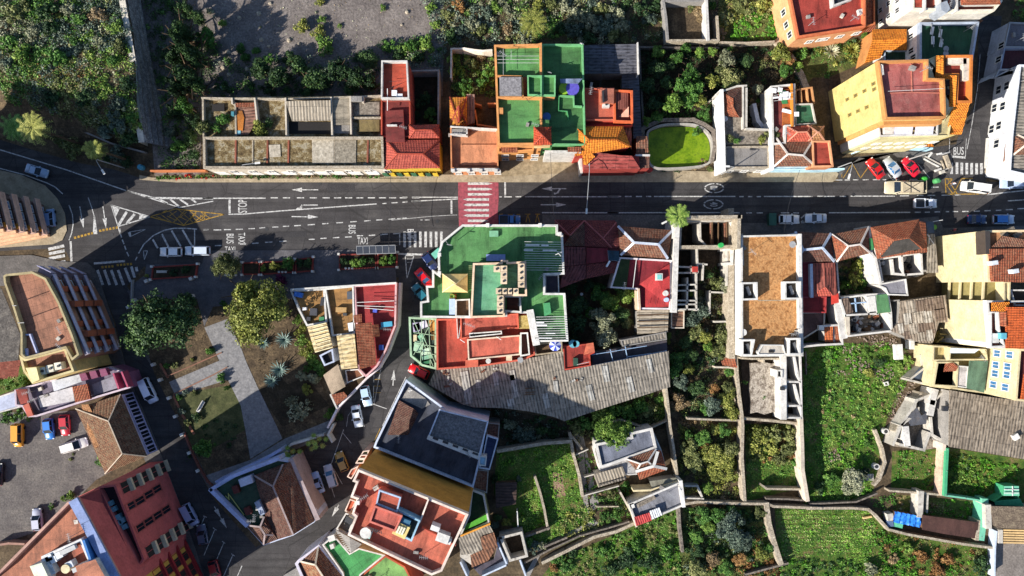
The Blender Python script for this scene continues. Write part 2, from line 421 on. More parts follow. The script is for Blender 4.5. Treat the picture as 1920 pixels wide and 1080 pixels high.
def quads_mesh(name,C,U,V,tone,mats,mi=None):
    n=len(C);v=np.empty((n,4,3),np.float32)
    v[:,0]=C - U - V;v[:,1]=C+U - V*.6;v[:,2]=C+U*.8+V;v[:,3]=C - U*.7+V*.8
    me=bpy.data.meshes.new(name);me.vertices.add(n*4);me.vertices.foreach_set("co",v.ravel())
    me.loops.add(n*4);me.loops.foreach_set("vertex_index",np.arange(n*4,dtype=np.int32))
    me.polygons.add(n);me.polygons.foreach_set("loop_start",np.arange(0,n*4,4,dtype=np.int32))
    me.polygons.foreach_set("loop_total",np.full(n,4,np.int32))
    if mi is not None: me.polygons.foreach_set("material_index",mi.astype(np.int32))
    a=me.attributes.new("tone",'FLOAT','POINT');a.data.foreach_set("value",np.repeat(tone,4).astype(np.float32))
    me.uv_layers.new(name="UVMap")
    for m in mats: me.materials.append(m)
    me.update(calc_edges=True);return me
RG=np.random.default_rng(5)
def frames(n,N,tilt=.7):
    """random leaf axes around directions N"""
    d=N+RG.normal(0,tilt,(n,3));d /= np.linalg.norm(d,axis=1,keepdims=True)+1e-9
    a=RG.normal(0,1,(n,3));U=np.cross(d,a);U /= np.linalg.norm(U,axis=1,keepdims=True)+1e-9
    return U,np.cross(d,U)
def crown_mesh(name,nblob,nleaf,size,flat=.75,spread=.62,tilt=.6):
    """unit-radius crown made of leaf clumps round many small blobs"""
    B=[]
    while len(B) < nblob:
        p=RG.uniform(-1,1,3);p[2] *= flat
        if p[0]**2+p[1]**2+(p[2]/flat)**2 < 1: B.append(p*spread)
    B=np.array(B);th=np.arctan2(B[:,1],B[:,0]);ph=RG.uniform(0,6.28,3);B *= (1+.2*np.sin(2*th+ph[0])+.16*np.sin(3*th+ph[1])+.12*np.sin(5*th+ph[2]))[:,None];r=RG.uniform(.14,.4,nblob)*(1 if nblob < 50 else .75)
    r[: nblob // 4] *= .6;i=RG.integers(0,nblob,nleaf);n=RG.normal(0,1,(nleaf,3));n[:,2]=n[:,2]*.8+.35
    n /= np.linalg.norm(n,axis=1,keepdims=True)
    C=B[i]+n*(r[i]*RG.uniform(.55,1.08,nleaf))[:,None]
    U,V=frames(nleaf,n,tilt);s=size*RG.uniform(.55,1.3,nleaf)[:,None]
    tone=np.clip(.38+.11*RG.normal(0,1,nblob)[i]+RG.uniform(-.22,.22,nleaf),0,1)
    return quads_mesh(name,C,U*s,V*s*.7,tone,[LEAF["mid"]])
CROWNS=[crown_mesh("crown",30,4200,.055,.75,.72),crown_mesh("crown",44,4800,.052,.7,.75),crown_mesh("crown",22,3600,.058,.8,.68)]
BIGCR=[crown_mesh("crown",90,13000,.034,.7,.82),crown_mesh("crown",120,15000,.031,.65,.84)]
BUSHM=[crown_mesh("foliage",18,1700,.075,.6,.68),crown_mesh("foliage",26,2000,.07,.55,.72),crown_mesh("foliage",13,1400,.08,.6,.64)]
SPARSE=[crown_mesh("foliage",26,520,.075,.6,.7,.9)]
def wood_mesh(seed,limbs=7):
    """unit-height trunk with limbs that fan into the crown"""
    g=random.Random(seed);m=MB()
    m.tube([(0,0,0),(.02,.01,.25),(.03,-.01,.5),(0,0,.72)],[.055,.042,.035,.02],7)
    for k in range(limbs):
        a=k*2.4+g.uniform(-.4,.4);z=g.uniform(.3,.6);r=g.uniform(.3,.55)
        m.tube([(0.02,0,z),(r*.5*math.cos(a),r*.5*math.sin(a),z+.14),(r*math.cos(a),r*math.sin(a),z+g.uniform(.2,.34))],[.024,.016,.007],5)
    me=bpy.data.meshes.new("trunk");me.from_pydata(m.v,[],m.f);uvs(me,m.v,m.f);me.materials.append(BARK);return me
WOODS=[wood_mesh(1),wood_mesh(2,9)]
def put(me,name,parent,loc,sc,rz,mat=None):
    o=bpy.data.objects.new(name,me);COL.objects.link(o);o.parent=parent;o.location=loc;o.scale=sc;o.rotation_euler=(0,0,rz)
    if mat:
        o.material_slots[0].link='OBJECT';o.material_slots[0].material=mat
    return o
LOOK={"dark": "dark green","mid": "mid green","lime": "bright green","olive": "olive","grey": "grey green","dry": "dry brown","rust": "rusty orange","yellow": "yellow green","pale": "pale green","purple": "purple flowering","red": "red flowering"}
def tree(x,y,r,h,kind,where,big=False,z=0,look=None,name="tree"):
    c=P(x,y,z+h*.62);r=r/K*S
    e=bpy.data.objects.new(name,None);COL.objects.link(e);e.location=(c.x,c.y,z);e.rotation_euler=(0,0,rnd.uniform(0,6.28))
    meta(e,"%s %s" % (look or ("leafy " +LOOK[kind]+" tree"),where),"tree","trees " +where)
    ms=rnd.choice(BIGCR if big else CROWNS);wd=rnd.choice(WOODS)
    put(wd,"trunk",e,(0,0,0),(h*.9 if not big else h,h*.9 if not big else h,h*.92),0)
    put(ms,"crown",e,(0,0,h*.62),(r,r*rnd.uniform(.9,1.08),h*.5),0,LEAF[kind]);return e
def bush(x,y,r,kind,where,h=None,z=0,look=None,name="shrub",sparse=False):
    r=r/K*S;h=h or r*1.1
    c=P(x,y,z+h*.5);e=bpy.data.objects.new(name,None);COL.objects.link(e);e.location=(c.x,c.y,z);e.rotation_euler=(0,0,rnd.uniform(0,6.28))
    meta(e,"%s %s" % (look or ("rounded " +LOOK[kind]+" shrub"),where),"shrub","shrubs " +where)
    put(SPARSE[0] if sparse else rnd.choice(BUSHM),"foliage",e,(0,0,h*.42),(r,r*rnd.uniform(.85,1.1),h*.75),0,LEAF[kind]);return e
def bushes(L,where,z=0):
    for q in L:
        x,y,r,k=q[:4];bush(x,y,r,k,where,q[4] if len(q) > 4 else None,z)
def inpoly(X,Y,poly):
    ins=np.zeros(len(X),bool);n=len(poly)
    for i in range(n):
        x1,y1=poly[i][0],poly[i][1];x2,y2=poly[(i+1) % n][0],poly[(i+1) % n][1]
        c=((y1 > Y) != (y2 > Y));t=(x2 - x1)*(Y - y1)/(y2 - y1+1e-12)+x1;ins ^= c & (X < t)
    return ins
def cover(pts,label,mounds=.3,mr=(.4,1.1),per=34,kinds=(("mid",3),("dark",2),("olive",2)),blades=4,bk=("grass",),name="undergrowth",z=0,zf=None,hgt=.7,leaf=.12,rows=0):
    """many plants nobody could count: low mounds of leaves and loose blades over one plot"""
    W=[(p.x,p.y) for p in PP(pts,z)];A=abs(sum(W[i][0]*W[(i+1) % len(W)][1] - W[(i+1) % len(W)][0]*W[i][1] for i in range(len(W))))/2
    xs=[p[0] for p in W];ys=[p[1] for p in W]
    def sample(n):
        n=int(n)
        if n <= 0: return np.zeros((0,2))
        X=RG.uniform(min(xs),max(xs),n*4);Y=RG.uniform(min(ys),max(ys),n*4);k=inpoly(X,Y,W);return np.stack([X[k],Y[k]],1)[:n]
    kn=[k for k,_ in kinds];kw=np.array([w for _,w in kinds],float);kw /= kw.sum();names=kn+[b for b in bk if b not in kn]
    # clump kinds in space: the kind follows a few random seeds
    per=int(per*1.7);M=sample(A*mounds*1.25);seeds=sample(max(6,A*.02));sk=RG.choice(len(kn),len(seeds),p=kw)
    CC,UU,VV,TT,II=[],[],[],[],[]
    if len(M):
        r=RG.uniform(mr[0],mr[1],len(M));i=np.repeat(np.arange(len(M)),per);n=len(i)
        N=RG.normal(0,1,(n,3));N[:,2]=abs(N[:,2])*.9+.1;N /= np.linalg.norm(N,axis=1,keepdims=True)
        C=np.zeros((n,3));C[:,:2]=M[i]+N[:,:2]*r[i,None]*RG.uniform(.4,1.05,n)[:,None];C[:,2]=N[:,2]*r[i]*hgt*RG.uniform(.6,1.1,n)+.05
        near=np.argmin(((M[:,None,:] - seeds[None]) ** 2).sum(2),1);k=np.where(RG.random(len(M)) < .6,sk[near],RG.choice(len(kn),len(M),p=kw))
        U,V=frames(n,N,.6);s=leaf*RG.uniform(.5,1.4,n)[:,None]
        CC.append(C);UU.append(U*s);VV.append(V*s*.7);TT.append(np.clip(.42+.1*RG.normal(0,1,len(M))[i]+RG.uniform(-.2,.2,n),0,1));II.append(k[i])
    G=sample(A*blades*2.2)
    if len(G) and zf is None and "grass" in bk:
        q=.62+.5*np.sin(G[:,0]*.8+1.7*np.sin(G[:,1]*.6))*np.sin(G[:,1]*.7+1.3*np.sin(G[:,0]*.5))+.25*np.sin(G[:,0]*2.3+G[:,1])*np.sin(G[:,1]*2.1)
        if rows: q=np.where(np.sin(G[:,1]*rows+.5*np.sin(G[:,0]*.3)) > -.35,q+.2,.08)
        G=G[RG.random(len(G)) < q]
    if len(G):
        n=len(G);C=np.zeros((n,3));C[:,:2]=G;C[:,2]=RG.uniform(.03,.16,n);N=np.tile([0,0,1.0],(n,1));U,V=frames(n,N,.45);s=RG.uniform(.04,.13,n)[:,None]
        lo=.45+.25*np.sin(G[:,0]*.9+2*np.sin(G[:,1]*.5))*np.cos(G[:,1]*.8+np.sin(G[:,0]*.4)*2)
        CC.append(C);UU.append(U*s);VV.append(V*s*.6);TT.append(np.clip(lo+RG.uniform(-.2,.2,n),0,1));II.append(np.array([names.index(b) for b in bk])[RG.integers(0,len(bk),n)])
    C=np.concatenate(CC);
    C[:,2] += z if zf is None else zf(C[:,0],C[:,1])
    me=quads_mesh(name,C,np.concatenate(UU),np.concatenate(VV),np.concatenate(TT),[LEAF[k] for k in names],np.concatenate(II))
    o=bpy.data.objects.new(name,me);COL.objects.link(o);meta(o,label,name.replace("_"," "),None,"stuff");return o
def strip_frond(m,base,az,L,rise,droop,w,seg=5,leaflets=True,T=None):
    d=Vector((math.cos(az),math.sin(az),0));s=Vector((-d.y,d.x,0));pts=[]
    for i in range(seg+1):
        t=i/seg;pts.append(base+d*L*t*(1 - .12*t)+Vector((0,0,rise*t - droop*t*t)))
    if not leaflets:
        for i in range(seg):
            a=w*(1 - i/seg) ** .6*.5;b=w*(1 - (i+1)/seg) ** .6*.5
            m.poly([pts[i] - s*a,pts[i]+s*a,pts[i+1]+s*b,pts[i+1] - s*b])
        return
    n=11
    for i in range(n):
        t=(i+.6)/n;k=min(int(t*seg),seg - 1);p=pts[k].lerp(pts[k+1],t*seg - k);l=w*(1 - .55*t)*(.5+.5*min(1,t*5))
        for q in (-1,1):
            e=p+s*q*l+d*l*.55 - Vector((0,0,l*.25));u=d*.07
            m.poly([p - u,p+u,e+u*.3,e - u*.3])
def palm(x,y,h,L,label,kind="lime",n=34,cat="palm tree",name="palm_tree",leaflets=True,w=.55):
    c=P(x,y,h);e=bpy.data.objects.new(name,None);COL.objects.link(e);e.location=(c.x,c.y,0);meta(e,label,cat)
    t=MB().tube([(0,0,0),(.05,0,h*.4),(0,.04,h*.8),(0,0,h)],[.3,.22,.2,.24],9);t.build("trunk",BARK,e)
    m=MB()
    for i in range(n):
        ring=i/n;strip_frond(m,Vector((0,0,h)),i*2.4+rnd.uniform(-.2,.2),L*rnd.uniform(.8,1.05),L*(.75 - .75*(1 - ring)) ,L*(.35+.45*(1 - ring)),w,5,leaflets)
    o=m.build("crown",LEAF[kind],e)
    a=o.data.attributes.new("tone",'FLOAT','POINT');nv=len(o.data.vertices);a.data.foreach_set("value",RG.uniform(.25,.9,nv).astype(np.float32));return e
def rosette(x,y,r,label,kind="blue",z=0,n=26,name="agave",cat="agave",w=.22):
    r=r/K*S;c=P(x,y,z+.3);e=bpy.data.objects.new(name,None);COL.objects.link(e);e.location=(c.x,c.y,z);meta(e,label,cat)
    m=MB()
    for i in range(n):
        q=i/n;strip_frond(m,Vector((0,0,.15)),i*2.4,r*(1 - .45*q),r*(.3+.8*q),r*.25,w,4,False)
    o=m.build("leaf_rosette",LEAF[kind],e);a=o.data.attributes.new("tone",'FLOAT','POINT');nv=len(o.data.vertices);a.data.foreach_set("value",RG.uniform(.3,1,nv).astype(np.float32))
# ---------------------------------------------------------------- vehicles
CARP={}
def car(x,y,ang,color,label,kind="hatch",L=4.1,W=1.75,glass=GLASS,group="parked cars",roofc=None,z=0):
    """lofted body, glasshouse with separate panes, wheels, lamps, mirrors; heading ang in degrees, 0 points right in the photo"""
    if z == 0: z=.03
    c=P(x,y,1);c.z=z;e=bpy.data.objects.new("car" if kind not in ("van","pickup","truck") else kind,None);COL.objects.link(e)
    e.location=c;e.rotation_euler=(0,0,R(ang));meta(e,label,{"van": "van","pickup": "pickup","truck": "truck"}.get(kind,"car"),group)
    body=plain("car_paint",color,.3,.1,.6,worn=.05);h={"van": 1.95,"estate": 1.5,"pickup": 1.7,"suv": 1.65}.get(kind,1.45)
    rc=plain("car_paint",roofc,.3,.1,.6,worn=.05) if roofc else body
    #   x, half width, bonnet height along the car (nose at +x)
    hb=1.15 if kind == "van" else .92
    st=[(-.5,.40,.45,.62),(-.488,.46,.32,.82),(-.44,.49,.25,hb*.97),(-.25,.5,.22,hb),(.08,.5,.22,hb),(.22,.5,.22,hb*.96),(.36,.49,.23,hb*.88),(.455,.46,.27,hb*.78),(.49,.41,.34,.58),(.5,.36,.42,.52)]
    m=MB();n=8
    for sx,hw,zb,zt in st:
        X=sx*L;w=hw*W
        for yy,zz in ((-w*.93,zb),(-w,zb+.15),(-w,zt - .14),(-w*.86,zt),(w*.86,zt),(w,zt - .14),(w,zb+.15),(w*.93,zb)): m.v.append((X,yy,zz))
    for k in range(len(st) - 1):
        for i in range(n):
            j=(i+1) % n;m.f.append([k*n+i,(k+1)*n+i,(k+1)*n+j,k*n+j])
    m.f.append(list(range(n)));m.f.append([(len(st)-1)*n+i for i in range(n)][::-1])
    bo=m.build("body",body,e)
    for p in bo.data.polygons: p.use_smooth=True
    g={"hatch": (-.46,-.37,.02,.19),"sedan": (-.32,-.19,.04,.2),"estate": (-.47,-.42,.06,.22),"suv": (-.47,-.42,.05,.2),"van": (-.485,-.465,.2,.33),"pickup": (-.05,.0,.17,.27),"truck": (.2,.22,.33,.42)}[kind]
    x0,x1,x2,x3=[v*L for v in g];wb,wt=W*.43,W*.365;zb=hb - .03;zt=h
    b=[Vector(q) for q in ((x0,-wb,zb),(x3,-wb,zb),(x3,wb,zb),(x0,wb,zb))];t=[Vector(q) for q in ((x1,-wt,zt),(x2,-wt,zt),(x2,wt,zt),(x1,wt,zt))]
    cab=MB()
    def pillar(a,c2): cab.bar(a,c2,.09,.09)
    cab.prism([v+Vector((0,0,0)) for v in t],zt - .05,zt+.02)
    for i in range(4): pillar(b[i],t[i])
    mid=(b[0]+b[1])/2;midt=(t[0]+t[1])/2
    pillar(mid,midt);pillar(Vector((mid.x,-mid.y,mid.z)),Vector((midt.x,-midt.y,midt.z)))
    cab.build("cabin",rc,e)
    for nm,a,c2,d,f in (("windscreen",b[1],b[2],t[2],t[1]),("rear_window",b[3],b[0],t[0],t[3])):
        k=MB().poly([a,c2,d,f]);k.build(nm,glass,e)
    for a,c2,d,f in ((b[0],b[1],t[1],t[0]),(b[2],b[3],t[3],t[2])): MB().poly([a,c2,d,f]).build("side_window",glass,e)
    if kind in ("pickup","truck"):
        bed=MB();xa,xb=-.49*L,x0 - .12;w=W*.47
        bed.bar((xa,-w,hb+.16),(xb,-w,hb+.16),.08,.45);bed.bar((xa,w,hb+.16),(xb,w,hb+.16),.08,.45);bed.bar((xa,-w,hb+.16),(xa,w,hb+.16),.08,.44);bed.bar((xb,-w,hb+.16),(xb,w,hb+.16),.08,.44)
        bed.build("load_bed",body,e)
        MB().box((( xa+xb)/2,0,hb - .0),(xb - xa)*.96,w*1.9,.05).build("bed_floor",DARKM,e)
    for sx in (-.31,.31):
        for sy in (-1,1):
            wv=[];r=.31;cy=sy*(W/2 - .1);q=MB()
            ring=[(sx*L+r*math.cos(2*math.pi*i/12),r+r*math.sin(2*math.pi*i/12)) for i in range(12)]
            for yy in (cy - .11,cy+.11): q.v += [(a,yy,z2) for a,z2 in ring]
            q.f=[[i,(i+1) % 12,12+(i+1) % 12,12+i] for i in range(12)]+[list(range(12)),list(range(12,24))[::-1]]
            q.build("wheel",RUB,e)
    lamp=plain("lamp_glass","e8e8e0",.2);rlamp=plain("red_lamp","a01810",.3)
    for sy in (-1,1):
        MB().box((.465*L,sy*W*.36,.6),.16,.3,.13).build("headlight",lamp,e);MB().box((-.49*L,sy*W*.39,.66),.08,.2,.2).build("tail_light",rlamp,e)
        MB().box((x3 - .35,sy*(W/2+.08),hb - .05),.16,.2,.13).build("mirror",body,e)
    return e
# ================================================================ ground, roads, pavements
PX()
GB=MB().poly([(-420,-420,0),(420,-420,0),(420,420,0),(-420,420,0)]);g=GB.build("ground",ground("dry_ground",[(.3,"40382b"),(.5,"5b4d3a"),(.7,"7b6950")],.35,2.5,.5));g["kind"]="structure"
# asphalt
struct("road",[(-200,205),(0,262),(75,285),(150,306),(215,318),(262,333),(330,341),(2120,341),(2120,440),(1560,440),(1480,425),(1015,425),(1000,520),(700,520),(270,500),(235,540),(150,520),(120,465),(-200,480)],.02,ASPH)
struct("side_street",[(150,515),(240,538),(262,650),(295,705),(340,800),(375,890),(400,935),(480,1026),(600,962),(650,890),(680,880),(700,835),(745,725),(775,690),(772,600),(792,590),(790,515),(830,515),(860,600),(800,760),(720,900),(660,960),(555,1060),(560,1300),(420,1300),(380,1080),(340,960),(290,830),(240,700),(215,600),(190,535)],.024,ASPH)
struct("street",[(700,515),(835,515),(800,600),(790,690),(735,760),(705,850),(660,905),(610,965),(590,900),(560,860),(640,750),(700,700),(745,600),(748,515)],.028,ASPH)
struct("side_road",[(1836,30),(1878,30),(1868,165),(1848,345),(1775,345),(1795,260),(1830,190)],.03,ASPH)
struct("lane",[(1775,345),(1796,270),(1560,300),(1575,345)],.034,ASPH)
# volcanic gravel field, car park, soil
struct("gravel_field",[(262,-60),(832,-60),(832,60),(830,180),(720,185),(380,188),(376,330),(290,330)],.012,GRAV)
struct("car_park",[(-60,775),(150,770),(215,880),(180,900),(120,960),(60,1000),(-60,1040)],.016,ground("packed_gravel",[(.3,"565150"),(.5,"6c6662"),(.7,"817a72")],.3,3,.45))
# raised pavements
struct("pavement",[(262,328),(285,333),(330,334),(720,332),(722,328),(935,327),(940,292),(1096,292),(1100,318),(1205,318),(1345,322),(1450,316),(1560,316),(1572,326),(1566,338),(1560,341.5),(330,342),(262,337)],.13,TANP,1)
struct("pavement",[(1570,316),(1640,290),(1690,284),(1785,288),(1782,322),(1765,330),(1745,318),(1735,308),(1610,296),(1590,312),(1575,330)],.135,PAVE,1)
struct("pavement",[(1852,300),(2060,300),(2060,322),(1922,325),(1850,330),(1846,322)],.13,TANP,1)
struct("pavement",[(1017,403),(1180,403),(1362,404),(1372,418),(1560,419),(1700,411),(1758,406),(1768,428),(1920,423),(2100,420),(2100,470),(1017,470)],.13,PAVE,1)
struct("pavement",[(385,470),(740,468),(745,560),(390,560),(250,552),(245,536),(272,516),(275,496),(380,494)],.13,ground("dark_paving",[(.3,"4f4d50"),(.5,"5e5c5f"),(.7,"6d6a6c")],.6,3,.25),1)
struct("pavement",[(-200,300),(-20,315),(40,328),(85,348),(108,372),(122,400),(126,432),(118,450),(100,458),(-200,478)],.13,TANP,1)
struct("pavement",[(-60,482),(60,478),(112,490),(164,492),(178,505),(190,535),(212,600),(240,700),(290,820),(340,950),(385,1085),(360,1085),(300,930),(180,640),(100,530),(-60,540)],.13,PAVE,1)
struct("pavement",[(250,552),(240,540),(262,650),(296,705),(342,800),(377,890),(400,930),(412,918),(385,880),(350,790),(300,690),(270,640)],.132,PAVE,1)
# ---------------------------------------------------------------- painted markings
def line(L,w=.16,mat=MARK,name="road_marking",z=.042,dash=None):
    m=MB()
    for k in range(len(L) - 1):
        a,b=P(*L[k]),P(*L[k+1]);d=b - a;n=d.length;d=d/n;s=Vector((-d.y,d.x,0))*w/2
        segs=[(0,n)] if not dash else [(i*(dash[0]+dash[1]),min(n,i*(dash[0]+dash[1])+dash[0])) for i in range(int(n/(dash[0]+dash[1]))+1)]
        for p,q in segs: 
            A,B=a+d*p,a+d*q;m.poly([Vector((v.x,v.y,z)) for v in (A - s,B - s,B+s,A+s)])
    o=m.build(name,mat);o["kind"]="structure";return o
def poly(pts,mat=MARK,z=.042,name="road_marking"):
    W=ccw(PP(pts,0));o=MB().poly([(p.x,p.y,z) for p in W]).build(name,mat);o["kind"]="structure";return o
def segs(L,w,mat=MARK,z=.042,name="road_marking"):
    m=MB()
    for x0,y0,x1,y1 in L:
        a,b=P(x0,y0),P(x1,y1);d=(b - a).normalized();s=Vector((-d.y,d.x,0))*w/2
        m.poly([Vector((v.x,v.y,z)) for v in (a - s,b - s,b+s,a+s)])
    o=m.build(name,mat);o["kind"]="structure";return o
def arrow(x,y,ang,L=4.6,turn=0,mat=MARK):
    c=P(x,y);co,si=math.cos(R(ang)),math.sin(R(ang));m=MB()
    def q(pts): m.poly([Vector((c.x+a*co - b*si,c.y+a*si+b*co,.043)) for a,b in pts])
    if turn == 0: q([(-L/2,-.09),(L/2 - 1.9,-.09),(L/2 - 1.9,.09),(-L/2,.09)]);q([(L/2 - 1.95,-.42),(L/2,0),(L/2 - 1.95,.42)])
    elif turn == 2: q([(-L/2,-.09),(L/2 - 1.9,-.09),(L/2 - 1.9,.09),(-L/2,.09)]);q([(L/2 - 1.95,-.42),(L/2,0),(L/2 - 1.95,.42)]);q([(-1.3,.09),(-.95,.09),(-.45,.75),(-.8,.75)]);q([(-1.0,.75),(.1,.75),(-.1,1.1)])
    else: q([(-L/2,-.09),(.6,-.09),(.6,.09),(-L/2,.09)]);q([(.4,-.09),(.75,-.09),(1.2,.55),(.85,.6)]);q([(.55,.5),(1.5,.5),(2.1,1.0),(1.0,.95)])
    o=m.build("road_arrow",mat);o["kind"]="structure"
def text(s,x,y,ang,size,sx=1.0,sy=1.0,mat=MARK,z=.044):
    cu=bpy.data.curves.new("road_lettering",'FONT');cu.body=s;cu.align_x='CENTER';cu.align_y='CENTER';cu.size=size;cu.offset=.012
    cu.materials.append(mat);o=bpy.data.objects.new("road_lettering",cu);COL.objects.link(o);c=P(x,y)
    o.location=(c.x,c.y,z);o.rotation_euler=(0,0,R(ang));o.scale=(sx,sy,1);o["kind"]="structure"
TL(0,1)
line([(-60,65),(0,80),(480,225),(910,375),(1110,425)],.2)
line([(-60,205),(0,215),(180,262),(340,320),(400,350),(455,400)],.18)
line([(500,480),(525,550),(530,620),(520,680),(500,735)],.18)
line([(638,425),(665,500),(685,570)],.14);poly([(678,560),(688,560),(706,690),(672,690)])
arrow(592,570,-80,4.2);arrow(757,570,-82,4.2)
segs([(535+i*25,718 - i*6.5,552+i*25,714 - i*6.5) for i in range(6)]+[(718+i*24,668 - i*4.5,734+i*24,664 - i*4.5) for i in range(6)],.42,MARKY)
segs([(805,480,855,635),(805,480,1085,565),(1085,565,855,635)],.2)
poly([(805,480),(870,500),(835,570)]);poly([(1085,565),(1010,545),(1005,590)])
segs([(918,528,858,625),(975,545,918,612)],.5)
poly([(1020,420),(1543,428),(1543,440),(1300,437),(1135,437)]);segs([(910,375,1300,498),(1300,498,1543,452)],.17)
segs([(1150,437,1212,468),(1230,437,1295,490),(1300,437,1360,478),(1385,437,1420,463)],.34)
segs([(1085,565,1270,508),(1270,508,1620,548),(1085,565,1330,628),(1330,628,1620,548)],.16,MARKY)
segs([(1150+i*75,548+i*12,1210+i*70,515+i*8) for i in range(5)]+[(1130+i*80,562-i*2,1210+i*70,596-i*3) for i in range(5)]+[(1160,545,1250,610),(1220,520,1330,625),(1290,512,1400,608),(1370,520,1460,590),(1450,530,1520,575),(1250,610,1340,518),(1330,625,1420,528),(1400,608,1490,535)],.12,MARKY)
segs([(855,640,880,715)],.22);segs([(885,730,897,762),(902,775,912,805),(918,820,932,850)],.22)
segs([(870,650,872,690)],.1)
poly([(925,680),(945,672),(950,705),(938,712)]);segs([(935,675,1055,655),(1055,655,940,710)],.1)
line([(980,880),(992,855)],.2);line([(1003,830),(1040,765),(1110,700),(1190,662),(1260,648),(1350,648),(1425,655)],.2)
line([(1408,655),(1408,775)],.2);segs([(1470,660,1510,660)],.18)
segs([(1105,728,1142,792),(1172,690,1220,785),(1242,665,1308,780),(1320,658,1388,775)],.34)
segs([(350,800,465,775),(355,833,468,810),(355,868,470,845),(358,910,475,888)],.55)
segs([(512,742,518,888)],.4);segs([(680,903,905,885)],.4)
segs([(705+i*50,950,745+i*50,1058) for i in range(4)]+[(905,935,945,1035),(950,925,975,1005),(985,928,992,960)],.5)
segs([(735+i*24,930-i*2,750+i*24,928-i*2) for i in range(4)]+[(845+i*24,915-i*2,860+i*24,913-i*2) for i in range(5)],.42,MARKY)
segs([(1038,812,1068,812),(1068,812,1045,875),(1038,812,1045,875)],.12)
TL(1,1)
line([(0,432),(455,430)],.22);segs([(x,428,x+52,428) for x in (492,580,682,775,868,950,1030,1110,1195,1275,1348,1425,1515)],.2)
segs([(195,440,195,540)],.4);line([(188,547),(300,545),(560,523),(1258,472)],.2);segs([(1300,470,1330,468),(1365,465,1410,462),(1445,460,1480,458),(1512,455,1580,451)],.18)
arrow(740,370,180,5);arrow(740,565,-1,5);arrow(745,480,180,4.6,1)
segs([(5,658,45,658),(80,660,135,660),(155,658,205,658),(240,656,290,655),(332,651,378,650),(410,647,452,643),(505,640,548,638),(580,635,625,632),(662,630,710,627),(760,624,812,620),(865,616,910,613),(968,609,1015,606),(1068,602,1115,599),(1168,596,1215,592),(1255,589,1300,586),(1345,583,1392,579),(1432,577,1475,574),(90,774,135,772),(272,763,315,761),(358,758,405,754),(452,750,505,747),(555,744,608,740),(768,729,810,727),(852,722,897,719),(942,717,988,714),(1030,712,1078,710),(1115,703,1160,701),(1202,700,1248,697),(1290,693,1340,690),(1378,688,1430,684),(1450,682,1490,678)],.19)
text("STOP",293,490,90,1.35,.78,1.75);text("BUS",196,722,-90,1.3,.85,1.5);text("TAXI",280,722,-90,1.2,.82,1.5)
text("TAXI",200,800,0,1.15,.78,1.15);text("BUS",1078,655,-90,1.25,.8,1.5);text("TAXI",1158,742,0,1.15,.78,1.6)
segs([(1425,685,1425,770)],.2);segs([(1290,690,1290,700)],.2)
TL(2,1)
line([(-20,424),(15,424)],.2);line([(48,424),(380,424)],.2);segs([(0,456,15,455),(45,453,380,436)],.2)
line([(680,303),(740,303)],.2);line([(770,303),(1543,300)],.2)
poly([(382,302),(672,305),(675,420),(668,540),(676,640),(388,640),(382,430)],plain("red_road_paint","9a4550",.8,worn=.3),.036)
for y,x0,x1,f in ((325,452,632,0),(365,452,632,0),(403,452,632,0),(440,418,605,1),(479,418,605,1),(517,418,605,1),(556,418,605,1),(594,452,605,0)):
    poly([(x0,y - 9),(x1 - 35,y - 9),(x1,y),(x1 - 35,y+9),(x0,y+9)] if not f else [(x0+30,y - 9),(x1,y - 9),(x1,y+9),(x0+30,y+9),(x0,y)])
segs([(722,312,722,412),(334,445,334,542)],.34)
line([(680,421),(698,421)],.2);line([(715,421),(770,421)],.2);line([(797,420),(838,420)],.2);line([(865,420),(1543,420)],.2)
line([(988,535),(1543,536)],.2);arrow(1075,362,180,4.6,2);arrow(1072,478,0,4.8)
segs([(680,548,705,545),(742,548,775,548),(805,548,830,548),(865,546,905,546),(938,546,975,546),(885,548,872,605),(885,548,902,605),(955,548,942,605),(955,548,970,605)],.14,MARKY)
segs([(-5+i*38,672,-5+i*38,785) for i in range(0,8)],.48)
line([(-100,590),(180,562),(330,553),(375,552)],.08)
segs([(-60,578,-20,576),(110,588,125,588),(140,588,175,588)],.14)
text("BUS",36,690,-90,1.3,.9,1.3)
segs([(-80,832,125,838)],.34);segs([(0,845,12,1010),(12,1010,62,845),(0,845,62,845)],.16);segs([(12,870,52,870),(14,895,46,895)],.1)
TL(3,1)
line([(0,298),(165,300)],.2);segs([(195,300,230,300)],.2);line([(258,300),(1543,300)],.18)
line([(-5,418),(95,418)],.2);segs([(122,418,170,418),(202,418,245,418),(275,418,312,418)],.2);line([(333,418),(920,418)],.2);segs([(950,419,980,419),(1012,419,1042,419),(1075,419,1105,419)],.2);line([(1127,418),(1480,418)],.2);segs([(1512,417,1560,417)],.2)
line([(-5,536),(420,535)],.2);line([(560,535),(865,535)],.2);segs([(908,536,950,537),(1000,537,1040,537),(1075,537,1118,537),(1250,537,1310,537),(1340,537,1380,538)],.2)
def ring(x,y):
    c=P(x,y);m=MB()
    for i in range(28):
        if i % 7 == 6: continue
        a,b=2*math.pi*i/28,2*math.pi*(i+1)/28
        m.poly([Vector((c.x+rx*math.cos(t),c.y+ry*math.sin(t),.043)) for t,rx,ry in ((a,1.62,.76),(a,1.9,.93),(b,1.9,.93),(b,1.62,.76))])
    o=m.build("speed_limit_marking",MARK);o["kind"]="structure"
ring(768,358);ring(762,475);text("40",768,358,90,1.15,.75,1.7);text("40",762,475,-90,1.15,.75,1.7)
segs([(1395+i*12,625 - i*8,1437,545+0*i) for i in range(1)]+[(1395,575,1437,540),(1395,605,1440,562),(1400,622,1440,590)],.26)
TL(4,1)
